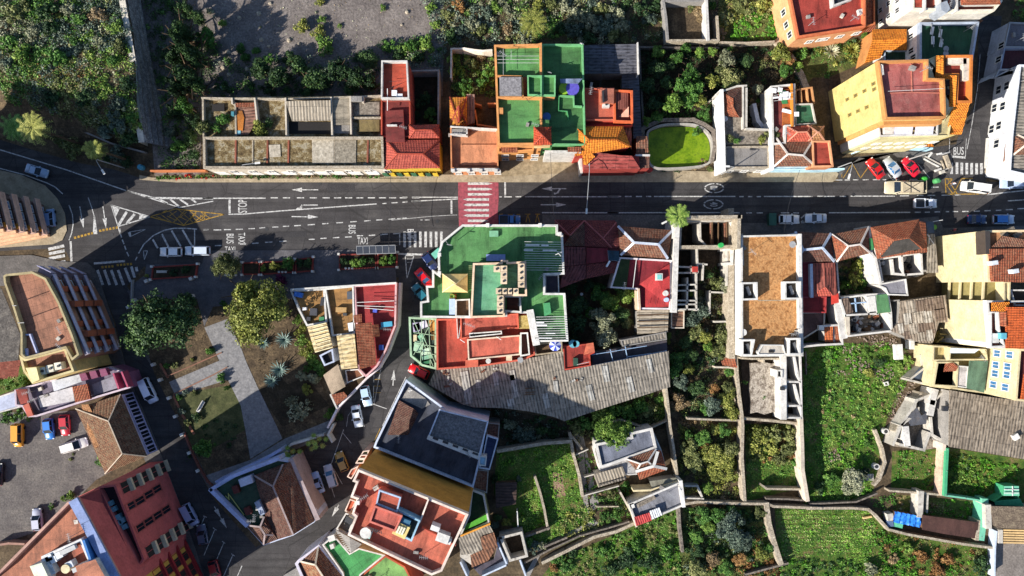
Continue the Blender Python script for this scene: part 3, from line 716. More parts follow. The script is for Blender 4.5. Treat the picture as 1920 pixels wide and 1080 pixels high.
line([(0,418),(5,418)],.2);segs([(90,418,175,418),(210,418,255,418)],.2);line([(285,416),(608,416)],.2);segs([(645,414,710,413),(768,411,815,411),(845,411,900,410),(945,409,1010,408),(1042,407,1082,406)],.2)
line([(130,536),(720,533)],.2);segs([(752,532,795,532),(825,532,862,531),(895,530,935,529),(975,528,1000,528),(1025,527,1065,527),(1095,527,1140,526),(1180,525,1222,524),(1255,522,1300,520),(1338,519,1378,517),(1410,514,1460,512),(1495,507,1543,505)],.2)
line([(1275,405),(1543,375),(1700,358)],.2);segs([(1425,450,1543,442)],.2)
segs([(100,300,155,300),(175,299,228,299),(245,299,283,299),(305,298,345,298),(375,298,420,297),(448,297,500,297),(520,297,545,297),(590,296,640,296),(715,295,770,295),(870,352,925,350)],.18)
segs([(972,290,978,402),(978,402,1278,400),(1278,400,1278,380),(972,290,1025,292),(1085,288,1170,288),(978,330,1030,402),(975,345,1025,292),(1030,402,1090,290),(990,292,1060,402),(1110,292,1090,330)],.16,MARKY)
segs([(225,200,225,280),(280,180,300,175),(300,178,360,285),(360,285,420,200),(300,178,235,285)],.12,MARKY)
segs([(420,205,500,285),(545,205,600,290),(760,165,860,285),(560,260,590,295)],.12)
segs([(1018,172,1018,256),(1057,172,1057,256),(1092,174,1092,258),(1128,176,1128,258),(1163,176,1163,258),(1199,178,1199,258),(1234,178,1234,258)],.5)
segs([(1003,127,1118,138)],.4);segs([(1125,0,1118,130),(1005,0,1000,125)],.1);text("BUS",1068,92,0,1.3,.9,1.6)
TL(4,0)
line([(1225,390),(1205,640),(1165,900),(1130,1080)],.1);line([(1330,640),(1300,900),(1275,1080),(1262,1180)],.14,MARKY)
TL(2,2)
TL(1,2)
arrow(1380,725,86,3.0);segs([(1293,640,1240,915),(1240,650,1235,900)],.1);segs([(1240,690+i*48,1285,690+i*48) for i in range(4)],.1,MARKY)
segs([(1040,1080,1052,1000),(1052,1000,1110,920),(1170,1080,1150,960)],.08);segs([(1230,915,1330,950),(1470,720,1300,1075)],.12)
TL(1,3)
arrow(960,608,-120,2.6);arrow(150,690,-60,2.6);arrow(110,620,-60,2.6)
segs([(15,650,-30,760),(90,740,10,930),(155,835,50,1085),(220,925,150,1085),(285,1005,250,1085),(5,645,30,655),(75,730,100,748),(142,828,165,845),(208,918,232,935)],.14)
segs([(930,270,1010,415),(920,400,955,510),(1020,20,930,270),(1010,40,1075,120)],.1)
segs([(1285,10,1235,120),(1200,150,1180,230)],.12,MARKY)
# ================================================================ upper row of buildings, left to right
def hill_h(x,y):
    """height of the overgrown terrace above the bend of the road"""
    a=np.clip((np.asarray(y,float) - (32.5 - (np.asarray(x,float)+96)*.33))/9,0,1);return .2+5.6*a*a*(3 - 2*a)
def hill():
    m=MB();nx,ny=44,44;T=[P2 for P2 in [((905,0),6),((940,200),5.8),((985,450),5.6),((1000,700),5.0),((1025,900),4.0),((1045,1030),1.5)]]
    TL(0,0)
    for j in range(ny+1):
        for i in range(nx+1):
            y=28+(110 - 28)*j/ny;xr=np.interp(y,[22,30,45,60,110],[-66.2,-67,-67.6,-70.5,-78])
            x=-190+(xr+190)*(i/nx) ** .7;z=float(hill_h(x,y)) if x > -130 else float(hill_h(-130,y))
            m.v.append((x,y,z+.12*math.sin(x*1.3)*math.cos(y*1.1)))
    for j in range(ny):
        for i in range(nx): a=j*(nx+1)+i;m.f.append([a,a+1,a+nx+2,a+nx+1])
    o=m.build("hillside",DIRT);o["kind"]="structure"
hill()
TL(0,0)
def retaining():
    t=Thing("retaining_wall","long battered rubble stone retaining wall beside the gravel field","wall",1030,600)
    top=[(895,-150,6.3),(905,0,6.3),(940,200,6.1),(985,450,5.8),(1000,700,5.2),(1025,900,4.4),(1045,1030,3.4)]
    bot=[(1000,-150),(1022,0),(1065,250),(1105,450),(1150,650),(1192,850),(1215,1060)]
    A=[P(*p) for p in top];B=[P(*p) for p in bot];C=[a+Vector((-1.1,0,0)) for a in A];D=[Vector((c.x - .1,c.y,0)) for c in C]
    m=MB()
    for i in range(6):
        # the battered face in narrow courses
        n=12
        for k in range(n):
            p0,p1=A[i].lerp(B[i],k/n),A[i].lerp(B[i],(k+1)/n);q0,q1=A[i+1].lerp(B[i+1],k/n),A[i+1].lerp(B[i+1],(k+1)/n)
            j=Vector((.14*math.sin(k*2.3+i),0,.0));j2=Vector((.14*math.sin(k*2.3+2.3+i),0,0));m.poly([p0+(j if k else Vector()),p1+j2,q1+j2,q0+(j if k else Vector())])
    t.add("stone_face",m,ground("dark_rubble_face",[(.3,"4c4a4c"),(.5,"8a8684"),(.7,"c4bfba")],1.4,5,.6,.95,1.0))
    m=MB()
    for i in range(6): m.poly([C[i],A[i],A[i+1],C[i+1]]);m.poly([D[i],C[i],C[i+1],D[i+1]])
    t.add("coping",m,paint("d6cdbd",.4))  # sunlit top edge of the wall put into the whitish colour
retaining()
gwall([(-40,735),(5,740),(250,800),(500,905),(800,1035),(1040,1100)],1.0,.3,CONC,"low concrete parapet along the road bend below the overgrown terrace")
# --- A1 long old terrace
TL(1,0)
t=Thing("derelict_house","long roofless grey terrace house with weed and lichen covered concrete roof","house",650,1100)
RW=[(-5,705),(1290,690),(1290,990),(0,995)]
t.block(RW,5.4,PALE,LICH,.0,th=0)
t.walls("partition_wall",[[(-5,708),(205,712),(375,712),(592,715),(925,706),(1290,692)]],6.4,.3,STONEW,5.4)
t.walls("partition_wall",[[(210,712),(212,745)],[(375,712),(395,900)],[(598,712),(604,975)],[(928,706),(935,975)],[(1066,700),(1072,965)],[(1160,700),(1158,735)]],6.6,.28,PALE,5.4)
t.walls("partition_wall",[[(1070,852),(1285,850)],[(0,715),(5,985)],[(235,745),(240,975)]],6.3,.3,STONEW,5.4)
t.slab("roof",[(235,745),(380,742),(395,870),(330,975),(250,975)],6.1,corr("7d5648","94705c","6b4a3c"),.15)
t.slab("roof",[(248,800),(285,800),(300,850),(290,945),(255,940)],6.25,roofp("c87a30",.3),.08)
t.slab("roof",[(235,745),(375,742),(378,775),(240,775)],6.3,T_RED,.1)
t.plane("roof",[(600,732,7.2),(925,725,7.2),(925,872,6.5),(645,876,6.5)],C_BEI,.12,0)
t.slab("roof",[(940,712),(1062,708),(1062,900),(940,905)],6.25,roofp("a89c88",.5,joints=1.2),.1)
t.slab("terrace",[(940,905),(1062,903),(1062,965),(940,965)],5.7,CONC,.1)
t.slab("roof",[(1078,745),(1278,735),(1278,838),(1080,838)],5.75,RUBF,.1)
t.slab("roof",[(1125,868),(1278,865),(1278,950),(1130,955)],5.8,roofp("8f7c50",.6),.1)
t.box("water_tank",1112,714,1.9,.9,6.4,7.0,CONC)
t.box("courtyard",112,778,2.2,1.2,5.4,5.75,plain("dark_opening","1e1a18",.9))  # near-black box paints the shade inside a roof hole
t.box("courtyard",770,925,8.2,2.1,5.4,5.5,plain("dark_opening","1e1a18",.9))  # raised dark box stands for the shade of a deep court
t.box("chimney",215,820,.5,.7,5.4,6.7,paint("4a8a96",.2));t.box("chimney",260,958,.7,.7,5.4,6.2,paint("7fb3c0",.2))
TL(1,1)
t.block([(2,-12),(1303,-14),(1310,210),(5,215)],7.0,PALE,LICH,.85,STONEW,.38)
for x in (240,470,622,1195): t.bars("roof_joint",[((x,12,6.2),(x - 3,180,6.2))],.3,.16,roofp("9c5a44",.5))
for x in (362,800,950): t.bars("roof_joint",[((x,12,6.2),(x,180,6.2))],.22,.14,STONEW)
t.slab("roof_patch",[(790,8),(945,8),(945,178),(792,178)],6.3,ground("pale_cracked_screed",[(.3,"8c8270"),(.5,"b8ad9a"),(.7,"cfc5b2")],1.2,2.5,.4),.08)
t.slab("roof_patch",[(955,10),(1110,10),(1108,178),(958,178)],6.3,ground("grey_cracked_screed",[(.3,"766d5e"),(.5,"968c7b"),(.7,"b0a693")],1.2,2.5,.5),.08)
t.slab("roof_patch",[(478,45),(560,42),(565,130),(485,135)],6.28,ground("pale_cracked_screed",[(.3,"8c8270")],1),.08)
t.face((5,215),(1310,210),7)
for i in range(9): t.win(t.fA+t.fd*(4+i*3.5) - Vector((0,0,3.6)),1.1,2.0)
for i in range(10): t.box("facade_panel",120+i*122,240,2.2,.12,.2,3.2,paint("eee9e2",.2))
# --- A2 red roofed house
TL(1,0)
t=Thing("house","narrow house with flat red roofs toned dark for shade and white edged back terrace","house",1400,1000)
RED=roofp("9c3f30",.22);RED_SHADE=roofp("7c3632",.25);ORED=roofp("b8503a",.25)  # the dark red copy puts the shade on these roofs into the paint
t.block([(1293,438),(1478,438),(1492,712),(1290,712)],8.6,paint("9a4a3e",.2),ORED,1.0,WHITE,.22)
t.bars("railing",[((1348,590,8.4),(1440,585,8.4)),((1350,640,8.4),(1440,600,8.4))],.05,.05,DARKM)
t.box("chair",1385,672,.9,1.0,7.6,8.3,plain("white_plastic","e8e8e8"));t.box("table",1420,688,1.2,.5,7.6,8.2,plain("white_plastic","e8e8e8"))
t.block([(1290,714),(1500,714),(1505,990),(1290,990)],6.6,paint("a04a40",.2),RED_SHADE,.35,ORED,.22)
t.lump("stair_house",[(1322,800),(1450,793),(1462,1030),(1325,1030)],7.0,paint("a8483c",.2),6.0,RED_SHADE)
t.box("skylight",1368,905,1.8,.25,7.0,7.6,WHITE);t.bars("railing",[((1336,640,8.2),(1336,800,7.6))],.12,.12,FRAME)
TL(2,0)
t.hip([(25,905),(245,900),(245,998),(28,1000)],6.6,7.6,T_PNK,ORED,rw=.2,wall=paint("b05a48",.2))
TL(2,1)
t.block([(-175,-70),(10,-70),(10,214),(-168,216)],5.9,paint("c08a3c",.3),RED_SHADE,.4,ORED,.2)
t.hip([(-140,10),(248,8),(248,212),(-150,218)],6.6,8.0,T_PNK,ORED,r=(-60,110,128,112),rw=.2,wall=paint("d6b23c",.2))
t.face((-175,218),(248,214),6.4)
for i in range(8): t.box("shop_front",-150+i*52,252,.9,.2,.2,2.9,paint(["3a6a4a","d8b838","2f5c44","d8b838"][i % 4],.2));
# courtyard
TL(2,0)
gwall([(35,512),(240,508),(238,890)],3.4,.3,CONC,"grey wall round the dark overgrown courtyard behind the red house")
# --- A3 orange house
t=Thing("house","orange house with pale terracotta terrace and white balustrade on the road","house",500,1060)
OR_W=paint("cf8a5c",.25);OTER=roofp("c98660",.2)
t.block([(325,925),(665,925),(672,1218),(330,1218)],7.0,OR_W,OTER,.5,OR_W,.2,floor=6.0)
t.slab("roof",[(400,1046),(664,1046),(664,1195),(400,1195)],6.25,roofp("d8926a",.15),.2)
t.walls("parapet",[[(330,915),(660,935)],[(330,970),(445,975)],[(445,930),(445,975)]],7.4,.25,WHITE,6.0)
t.slab("terrace",[(335,925),(440,930),(440,968),(335,965)],7.0,CONC,.1)
TL(2,1)
m=MB()
for i in range(16):
    c=P(345+i*21,222,7.3);c.z=6.6;m.cyl(c,.11,.7,8)
m.bar(P(330,222,7.4),P(680,220,7.4),.35,.16);m.bar(P(330,228,6.6),P(680,226,6.6),.5,.25)
t.add("balustrade",m,WHITE)
for x in (345,455,545,655): t.box("pillar",x,228,.6,.5,6.4,7.7,WHITE)
t.face((330,218),(680,216),6.8);t.grid(1,8.2,4,2,5,2,1.1,1.6)
TL(2,0)
t2=Thing("outbuilding","small house with peaked yellow and orange tile roof behind a terrace","house",390,850)
t2.hip([(322,905),(320,702),(445,700),(447,905)],5.0,6.4,tile("c9763a","a85a2c","d0932f",.2),ORED,r=(385,765,387,890),rw=.22,wall=OR_W)
t2.plane("roof",[(443,680,4.6),(502,682,4.6),(500,888,3.8),(440,905,3.8)],corr("8a6a60","a08474","6e5248"),.1,0)
t2.lump("wall",[(445,690),(498,690),(498,880),(445,880)],3.7,OR_W)
t2.walls("garden_wall",[[(505,800),(520,900),(655,920)],[(510,750),(545,760)],[(600,748),(650,748)]],2.5,.25,OR_W)
gwall([(330,560),(332,352),(430,350)],2.6,.3,OLDW,"plastered left wall of the garden beside the green roofed house")
gwall([(425,350),(500,362),(560,368),(622,362)],3.0,.35,paint("ece2cf",.3),"cream topped back wall of the garden beside the green roofed house")
# --- A4 green roofed building
G1=roofp("5e9656",.25,"6c8a60",joints=3.4);G2=roofp("55864f",.3,"5c7a58",joints=3.1)
OW=paint("d9965a",.2)
t=Thing("apartment_building","apartment building with two green roofed halves, orange parapets and a red turret","building",970,1000)
t.block([(643,325),(958,318),(985,310),(988,1045),(670,1048)],11.0,OW,G1,1.0,OW,.32)
t.block([(988,318),(1285,320),(1303,1050),(988,1046)],9.4,paint("5f9a60",.2),G2,.75,paint("6fae74",.1),.25)
t.lump("roof_room",[(680,556),(838,558),(840,692),(682,690)],11.6,CONC,9.5,ground("cracked_grey_screed",[(.3,"6f6c6e"),(.5,"8f8b8c"),(.7,"a8a4a4")],1.4,3,.5))
t.walls("parapet",[[(672,548),(845,552)],[(845,552),(850,700)],[(672,702),(985,705)]],11.3,.25,OW,9.9)
t.slab("terrace",[(848,556),(882,556),(882,690),(850,692)],10.3,roofp("7d4a38",.3),.1)
t.block([(884,545),(986,546),(986,690),(886,688)],11.9,OW,G1,.6,paint("6fae74",.1),.2,z0=9)
t.block([(990,546),(1086,545),(1084,692),(992,690)],11.6,OW,G1,.6,paint("6fae74",.1),.2,z0=8.5)
t.walls("parapet",[[(1112,690),(1218,695),(1220,765),(1275,768)]],9.6,.2,paint("6fae74",.1),8.6)
t.walls("parapet",[[(1112,690),(1108,800),(1170,805),(1180,860)],],9.1,.15,paint("4f9a60",.1),8.6)
t.slab("canopy",[(1118,570),(1280,568),(1250,605),(1122,600)],10.4,roofp("8f9fc0",.2),.08)
t.cyl("water_tank",1152,638,1.0,8.65,9.8,plain("lime_plastic","8ab52c"));t.cyl("water_tank",1210,638,1.15,8.65,9.9,plain("violet_plastic","5a52b0"))
t.cyl("bucket",1022,842,.7,8.65,9.7,plain("blue_plastic","2f5fa0"));t.box("chest",690,800,.8,1.0,10.0,10.9,OW)
t.hip([(928,1050),(928,918),(1055,918),(1058,1046)],11.4,12.8,tile("c05030","9c3c26","b84a30",.05),ORED,r=(992,978,993,982),rw=.15,wall=paint("dfc08a",.1),z0=8)
t.lump("stair_house",[(945,866),(1040,866),(1040,920),(945,920)],10.6,G1,8.5,G1)
t.bars("clothes_line",[((708,350,11.6),(708,540,11.6)),((765,355,11.6),(765,430,11.6))]+[((665,y,10.9),(965,y,10.9)) for y in (405,430,455)],.04,.04,FRAME)
t.bars("aerial",[((1275,320,9.4),(1275,320,13.0)),((1262,312,12.6),(1290,318,12.6))],.1,.1,FRAME)
t.bars("aerial",[((1045,520,9.0),(1045,520,11.5)),((1030,520,11.2),(1058,528,11.2))],.08,.08,GREYM)
t.bars("aerial",[((895,715,10.0),(895,715,13.5)),((870,705,13.2),(900,745,13.2))],.07,.07,DARKM)
TL(2,1)
t.block([(670,42),(925,40),(928,82),(672,102)],8.2,paint("dd9a58",.15),OTER,.3,OW,.2)
t.slab("porch_roof",[(685,52),(812,50),(812,98),(700,100)],9.0,T_RED,.25)
t.box("white_wall",1140,95,6.3,.5,0,8.6,WHITE);t.slab("porch_roof",[(1172,60),(1270,60),(1275,94),(1175,94)],9.2,T_RED,.25)
t.walls("wall",[[(1265,95),(1275,240)]],4.0,.4,WHITE)
t.face((672,102),(1270,100),8);t.grid(1.2,14.5,6,2.2,5.6,2,1.2,1.4)
PX();struct("plaza",[(938,296),(1098,296),(1102,322),(938,332)],.15,ground("sand_paving",[(.3,"86765c"),(.5,"9f8d70"),(.7,"b3a184")],.8,1.2,.35))
TL(2,0)
# --- grey corrugated sheds, shade put into their roof colour
t=Thing("shed","long shed with grey corrugated roof toned dark for the shade of the green roofed building","shed",1420,430)
t.plane("roof",[(1292,326,5.4),(1680,318,5.4),(1682,528,4.8),(1292,535,4.8)],C_SHADE,.12,R(90))
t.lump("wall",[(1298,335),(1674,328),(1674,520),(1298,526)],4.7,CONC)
TL(3,0)
t.walls("parapet",[[(215,310),(222,530)]],5.8,.22,WHITE,0)
t=Thing("shed","narrow grey shed, roof toned dark for shade, running down the right side of the red house","shed",190,800)
t.slab("roof",[(100,530),(222,530),(245,1000),(182,1000),(180,640),(100,635)],3.4,C_SHADE,.15);t.lump("wall",[(108,536),(216,536),(238,994),(188,994),(186,634),(108,630)],3.2,CONC)
# --- A5
TL(2,0)
t=Thing("house","house with salmon red terraces above an orange tile hip roof","house",1500,900)
t.block([(1290,638),(1512,636),(1512,868),(1300,870)],8.2,paint("b85a48",.2),roofp("b8604a",.25),.5,paint("c86a50",.1),.2)
t.lump("roof_room",[(1410,640),(1508,640),(1508,748),(1412,745)],9.0,paint("c07050",.2),7.6,roofp("b8705a",.3))
t.box("water_tank",1452,758,1.2,.8,7.7,8.6,WHITE);t.cyl("flue",1455,752,.2,8.6,8.9,DARKM)
t.bars("flue",[((1428,655,9.3),(1432,740,9.3))],.3,.3,DARKM)
t.bars("railing",[((1308,650,8.9),(1395,668,8.9)),((1308,860,8.9),(1320,860,8.9))],.06,.06,DARKM)
TL(3,0)
t.block([(42,650),(178,655),(180,885),(45,880)],8.4,paint("c05a3c",.2),roofp("8f4a3e",.3),.9,paint("d8683c",.1),.3)
m=MB()
for i in range(7): m.bar(P(62+i*13,672,8.0),P(62+i*13,790,8.0),.22,.2)
t.add("pergola",m,roofp("9a5a4c",.2))
t.plane("stair",[(78,845,7.5),(150,770,8.2),(150,845,8.2)],paint("d8a088",.1),.1)
t.block([(-240,872),(180,878),(176,912),(-236,912)],7.2,paint("b04034",.1),roofp("a83a30",.1),.25,paint("c04a3a",.1),.2)
t.hip([(-240,915),(110,915),(165,1062),(-240,1130)],8.2,9.8,T_ORG,tile("c46a22","a85a1c","b8642a",.1),r=(-140,1010,60,1010),rw=.2,wall=paint("b04034",.1))
t.plane("roof",[(105,915,6.2),(170,915,6.2),(172,1080,5.6),(160,1065,5.6)],corr("b05a40","c8785a","94483a"),.1)
TL(2,1)
t.plane("roof",[(1285,85,7.8),(1560,122,7.8),(1640,125,7.8),(1700,218,6.6),(1290,222,6.6)],corr("8c3c36","a05048","7a302c"),.12,R(90))
t.lump("wall",[(1290,95),(1690,128),(1695,225),(1292,228)],6.3,paint("983c34",.1))
t.plane("roof",[(1282,85,8.4),(1310,70,8.4),(1372,130,8.0),(1310,190,7.4),(1285,185,7.4)],T_ORG,.12)
t.face((1290,228),(1695,225),5);t.grid(1.5,9,4,1.6,1.6,1,1.4,1.5)
TL(3,0)
t=Thing("house","tiny lean-to with brown red tiles between the red house and the green pond","house",250,1060)
t.plane("roof",[(205,985,6.4),(285,985,6.4),(298,1118,6.0),(205,1118,6.0)],T_BRN,.15);t.walls("parapet",[[(205,1122),(298,1122)]],6.4,.3,WHITE,0)
t.plane("roof",[(200,1130,6.0),(300,1130,6.0),(302,1215,5.6),(200,1215,5.6)],T_DRK,.15);t.lump("wall",[(210,990),(288,990),(296,1222),(208,1222)],5.4,paint("983c34",.1))
t.cyl("barrel",305,1222,.55,.1,1.3,plain("red_plastic","b8382c"))
# --- A6 pond
POND=[(290,985),(300,945),(385,912),(470,904),(620,905),(690,935),(735,985),(752,1050),(750,1130),(728,1175),(655,1200),(400,1215),(330,1205),(295,1160)]
t=Thing("pond","walled reservoir of bright green algae water beside the road","pond",520,1060)
for _ in range(2): POND=[((a[0]*q+b[0]*(1-q)),(a[1]*q+b[1]*(1-q))) for a,b in zip(POND,POND[1:]+POND[:1]) for q in (.75,.25)]
W=ccw(PP(POND,1.8));t.add("water",MB().poly([(p.x,p.y,.9) for p in offset(W,.1)]),ground("algae_water",[(.35,"4c6814"),(.47,"688418"),(.56,"7c941e"),(.66,"566e22")],.5,3,.25,.3,.1))
t.add("rim_wall",MB().ring(offset(W,-.4),W,0,1.8),paint("a8a298",.6))
gwall([(245,1000),(250,930),(380,868),(620,865),(700,900),(765,945)],1.9,.7,STONE,"rough stone bank curving round the top of the green pond")
gwall([(762,945),(775,1060),(755,1160)],2.0,.6,STONE,"grey stone bank between the green pond and the white ruin")
# --- A7 ruin
t=Thing("derelict_house","ruined house with a tall whitewashed side wall and broken brown tile roof","house",950,900)
t.block([(818,655),(985,618),(1002,640),(1003,935),(1178,932),(1180,1040),(836,1045)],4.2,OLDW,RUBF,.05,th=0)
t.walls("side_wall",[[(825,655),(838,1045),(841,1228)]],5.4,.5,paint("efece6",.35,"9a9088"))
t.walls("partition_wall",[[(825,655),(790,680)],[(825,660),(935,622),(1000,618)],[(978,622),(980,925)],[(1003,640),(1002,912)],[(1003,930),(1175,938)]],5.0,.3,OLDW)
t.plane("roof",[(822,662,4.6),(905,712,5.6),(908,775,5.6),(948,848,5.0),(820,832,4.6)],T_RED,.15)  # left tile face coloured brighter orange for the sun on it
t.plane("roof",[(830,655,4.6),(975,625,4.6),(975,845,4.6),(955,850,4.9),(908,775,5.5),(905,712,5.5)],T_DRK,.15)  # darker copy of the tiles paints the shaded right face
t.cyl("basin",848,858,.5,4.15,4.6,WHITE)
TL(3,1)
t.block([(848,55),(1168,52),(1170,212),(846,215)],4.4,OLDW,roofp("8a8580",.5,"6e665c"),.35,STONEW,.3)
t.walls("side_wall",[[(1180,-120),(1190,215)]],5.2,.55,paint("efece6",.4,"9a9088"))
t.face((848,218),(1190,216),4.4);t.grid(1.5,7,3,1.8,1.8,1,1.2,1.8)
# --- A8
TL(3,0)
t=Thing("house","house with red and green roof terrace hung with washing and a blue street front","house",1300,1000)
t.block([(1180,622),(1352,605),(1350,912),(1290,915),(1285,1040),(1190,1045)],5.6,WHITE,roofp("8a4540",.3),.8,WHITE,.3)
t.slab("roof",[(1265,650),(1345,640),(1348,900),(1262,905)],5.4,roofp("c06a34",.3),.2)
t.slab("roof_mat",[(1232,655),(1285,650),(1300,750),(1262,752)],5.5,plain("green_mat","2f7a44",.8),.08)
t.walls("parapet",[[(1330,612),(1335,905)]],5.9,.35,paint("d88a34",.2),4.8)
wm=plain("white_cloth","f0f0f0",.8)
for x,y,w,d in ((1200,655,.9,.8),(1245,650,.8,.8),(1215,705,1.0,.3),(1250,700,.5,1.2),(1285,690,1.0,1.4),(1310,690,.5,1.0),(1300,805,2.0,.6),(1365,825,.8,.8)):
    t.box("washing",x,y,w,d,5.75,5.85,wm,rnd.uniform(-15,15))
t.block([(1352,752),(1478,748),(1508,895),(1358,905)],5.0,WHITE,roofp("3a6a4c",.3),.4,OLDW,.2)
t.walls("open_frame",[[(1358,650),(1475,632),(1492,745)],[(1395,650),(1402,745)],[(1440,642),(1450,742)],[(1358,650),(1362,750)]],4.6,.25,paint("c08a5a",.4))
t.bars("clothes_line",[((1200,690,6.6),(1340,670,6.6)),((1200,730,6.6),(1340,715,6.6))],.05,.05,FRAME)
t.hip([(1290,915),(1470,905),(1480,1022),(1295,1025)],5.4,6.6,tile("c06048","a84c3c","b85a48",.05),paint("d08a70",.2),rw=.22,wall=WHITE)
t.hip([(1440,905),(1562,912),(1566,1020),(1445,1020)],5.5,6.4,tile("b08058","98643f","a87852",.2),paint("c08a70",.2),rw=.22,wall=WHITE)
TL(3,1)
t.hip([(1212,-10),(1495,-10),(1502,200),(1198,202)],5.0,6.6,T_BRN,paint("d8cfc4",.3),r=(1300,112,1412,122),rw=.32,wall=paint("c8dfe8",.3))
TL(4,1)
t.block([(12,15),(140,15),(165,202),(18,205)],5.8,paint("c08058",.2),roofp("a8483a",.2),.5,paint("d89a70",.2),.25)
TL(3,1)
t.walls("street_wall",[[(1150,222),(1560,222),(1705,218)]],2.6,.3,paint("b8dcea",.3))
# ================================================================ upper right corner
TL(4,0)
YW=paint("cdb976",.08,"b8a060");YW2=paint("d2c694",.08,"b8a478");ORW=paint("c88a50",.15)
t=Thing("apartment_building","tall yellow apartment building with dark red roof terrace above the parking bay","building",600,650)
t.block([(488,440),(850,430),(848,565),(968,570),(978,850),(545,858)],17.5,YW,roofp("a8605a",.4,"b88c80"),1.0,ORW,.25)
t.face((488,440),(545,858),17.5);t.wins([(457,605),(463,645),(392,657),(328,690),(268,718),(408,775),(345,803),(285,830)],.45,.9,name="window",frame=paint("a08c50",.1))
t.walls("roof_curb",[[(650,462),(785,460)],[(730,455),(735,660)],[(580,672),(735,666),(945,672)]],16.65,.15,paint("b8705f",.2),16.4)
t.walls("parapet",[[(505,470),(520,540)],[(505,470),(520,466)],[(520,466),(528,536)]],17.4,.15,WHITE,16.5)
t.bars("clothes_line",[((560,660,17.6),(960,640,17.6))],.05,.05,FRAME)
t.lump("beam",[(525,868),(955,866),(945,895),(528,902)],15.8,paint("d89a5a",.1),0,paint("b8804a",.2))
t.block([(478,880),(960,872),(1035,760),(1000,985),(500,1000)],13.2,YW2,roofp("cfc090",.2),.25,YW2,.2)
t.face((500,1000),(1000,985),13.2)
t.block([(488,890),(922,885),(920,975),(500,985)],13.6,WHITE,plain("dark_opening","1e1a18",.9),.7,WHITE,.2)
for a,b in ((600,745),(752,895)): t.slab("glass_roof",[(a+10,905),(b,902),(b - 12,970),(a,972)],13.9,plain("milk_glass","cdd2e4",.3),.08)
t.box("cabinet",570,930,1.6,1.8,13,13.9,WHITE)
for x in (300,380,470,560,680,800,900): t.wins([],1,1)
for i in range(6): t.win(t.fA+t.fd*(1.8+i*2.0) - Vector((0,0,4.5)),1.0,1.3);t.win(t.fA+t.fd*(1.8+i*2.0) - Vector((0,0,8)),1.0,1.3)
t.block([(848,430),(912,402),(912,568),(1005,572),(1035,745),(1035,770),(978,850),(968,570),(848,565)],15.6,YW2,paint("f0e2b8",.1),.1,YW2,.2)
m=T_ORG
t.plane("tiled_strip",[(908,402,16.0),(960,400,16.6),(960,545,16.6),(905,570,16.0)],m,.2)
t.plane("tiled_strip",[(905,572,16.0),(960,545,16.6),(1058,545,16.6),(1010,572,16.0)],m,.2)
t.plane("tiled_strip",[(1008,572,16.0),(1058,545,16.6),(1046,770,16.4),(1005,770,15.8)],m,.2)
t.block([(952,400),(1172,398),(1165,742),(1048,742),(1058,545),(955,545)],16.2,ORW,roofp("943a30",.2),1.1,paint("d07a38",.1),.35)
t.plane("tiled_slope",[(1040,748,16.0),(1152,745,16.0),(1092,972,12.0),(980,970,12.0)],m,.25,0)
t.lump("wall",[(1046,755),(1145,752),(1088,962),(988,962)],11.8,YW)
t.box("bench",1062,440,3.0,1.0,15.1,15.9,paint("d8cdbc",.6));t.box("bench",1128,500,1.1,3.6,15.1,15.9,paint("d8cdbc",.6));t.box("bench",1120,530,1.0,2.2,15.1,15.6,WHITE)
for y in (600,665): t.box("window",985,y,1.2,.9,15.6,15.9,plain("dark_opening","1e1a18",.9))
t.slab("awning",[(585,1002),(870,1000),(888,1060),(580,1060)],4.2,T_ORG,.25)
TL(4,1)
t.walls("street_wall",[[(340,90),(560,20),(760,60),(880,70)]],2.2,.3,paint("b8dcea",.3))
# --- A10
TL(4,0)
t=Thing("house","orange walled house with plain red roof in the top right corner","house",150,60)
TLP=[(-178,-60),(-95,262),(-40,275),(392,198),(395,-60)]
t.block([(-178,-160),(-93,272),(395,195),(395,-160)],8.0,paint("e0a070",.15),roofp("a8453a",.12),.9,paint("cf7048",.1),.32)
t.face((-178,-160),(-93,272),8);t.wins([(-195,90),(-175,180),(-150,250)],1.1,1.6)
t.face((-93,272),(395,195),8);t.wins([(-10,300),(70,285),(105,280),(210,262),(330,240)],1.2,1.2)
t.walls("open_patio",[[(160,-20),(165,40),(300,-10)]],8.2,.3,WHITE,7);t.box("skylight",205,15,2.2,.9,7,7.6,DARKM,10);t.box("hatch",362,85,.8,1.0,7,7.7,WHITE,15)
t.block([(398,-100),(462,-100),(465,175),(398,190)],5.5,paint("b0603a",.2),T_RED,.3,paint("c07048",.2),.2)
t.slab("porch_roof",[(395,215),(470,165),(470,225),(385,232)],4.6,T_RED,.2)
# --- A11
t=Thing("apartment_building","white apartment block with small dark windows beside the orange tile roof","building",800,0)
t.block([(738,68),(945,72),(1060,82),(1330,78),(1385,10),(1390,-200),(735,-200)],11.0,paint("d6cfc2",.1),roofp("8a4034",.3),.9,paint("ece2cc",.1),.3)
t.face((738,68),(735,-200),11);t.wins([(505,75),(565,25),(628,2),(565,115),(628,75),(510,155)],.9,1.2)
t.slab("roof",[(745,-60),(805,-60),(803,52),(748,55)],10.8,roofp("b8503c",.2),.3)
t.lump("roof_room",[(940,20),(985,5),(1010,60),(985,95),(945,72)],12.4,paint("9aa0a8",.2),9)
t.hip([(1085,-10),(1345,-15),(1375,30),(1090,35)],11.4,12.4,T_RED,None,wall=WHITE)
t.walls("parapet",[[(830,-60),(828,70)],[(935,-60),(940,68)],[(1060,-60),(1060,75)]],11.4,.3,WHITE,10)
t.lump("setback",[(870,128),(1000,130),(1215,122),(1250,150),(865,158)],5.8,paint("8a5a40",.3),0)
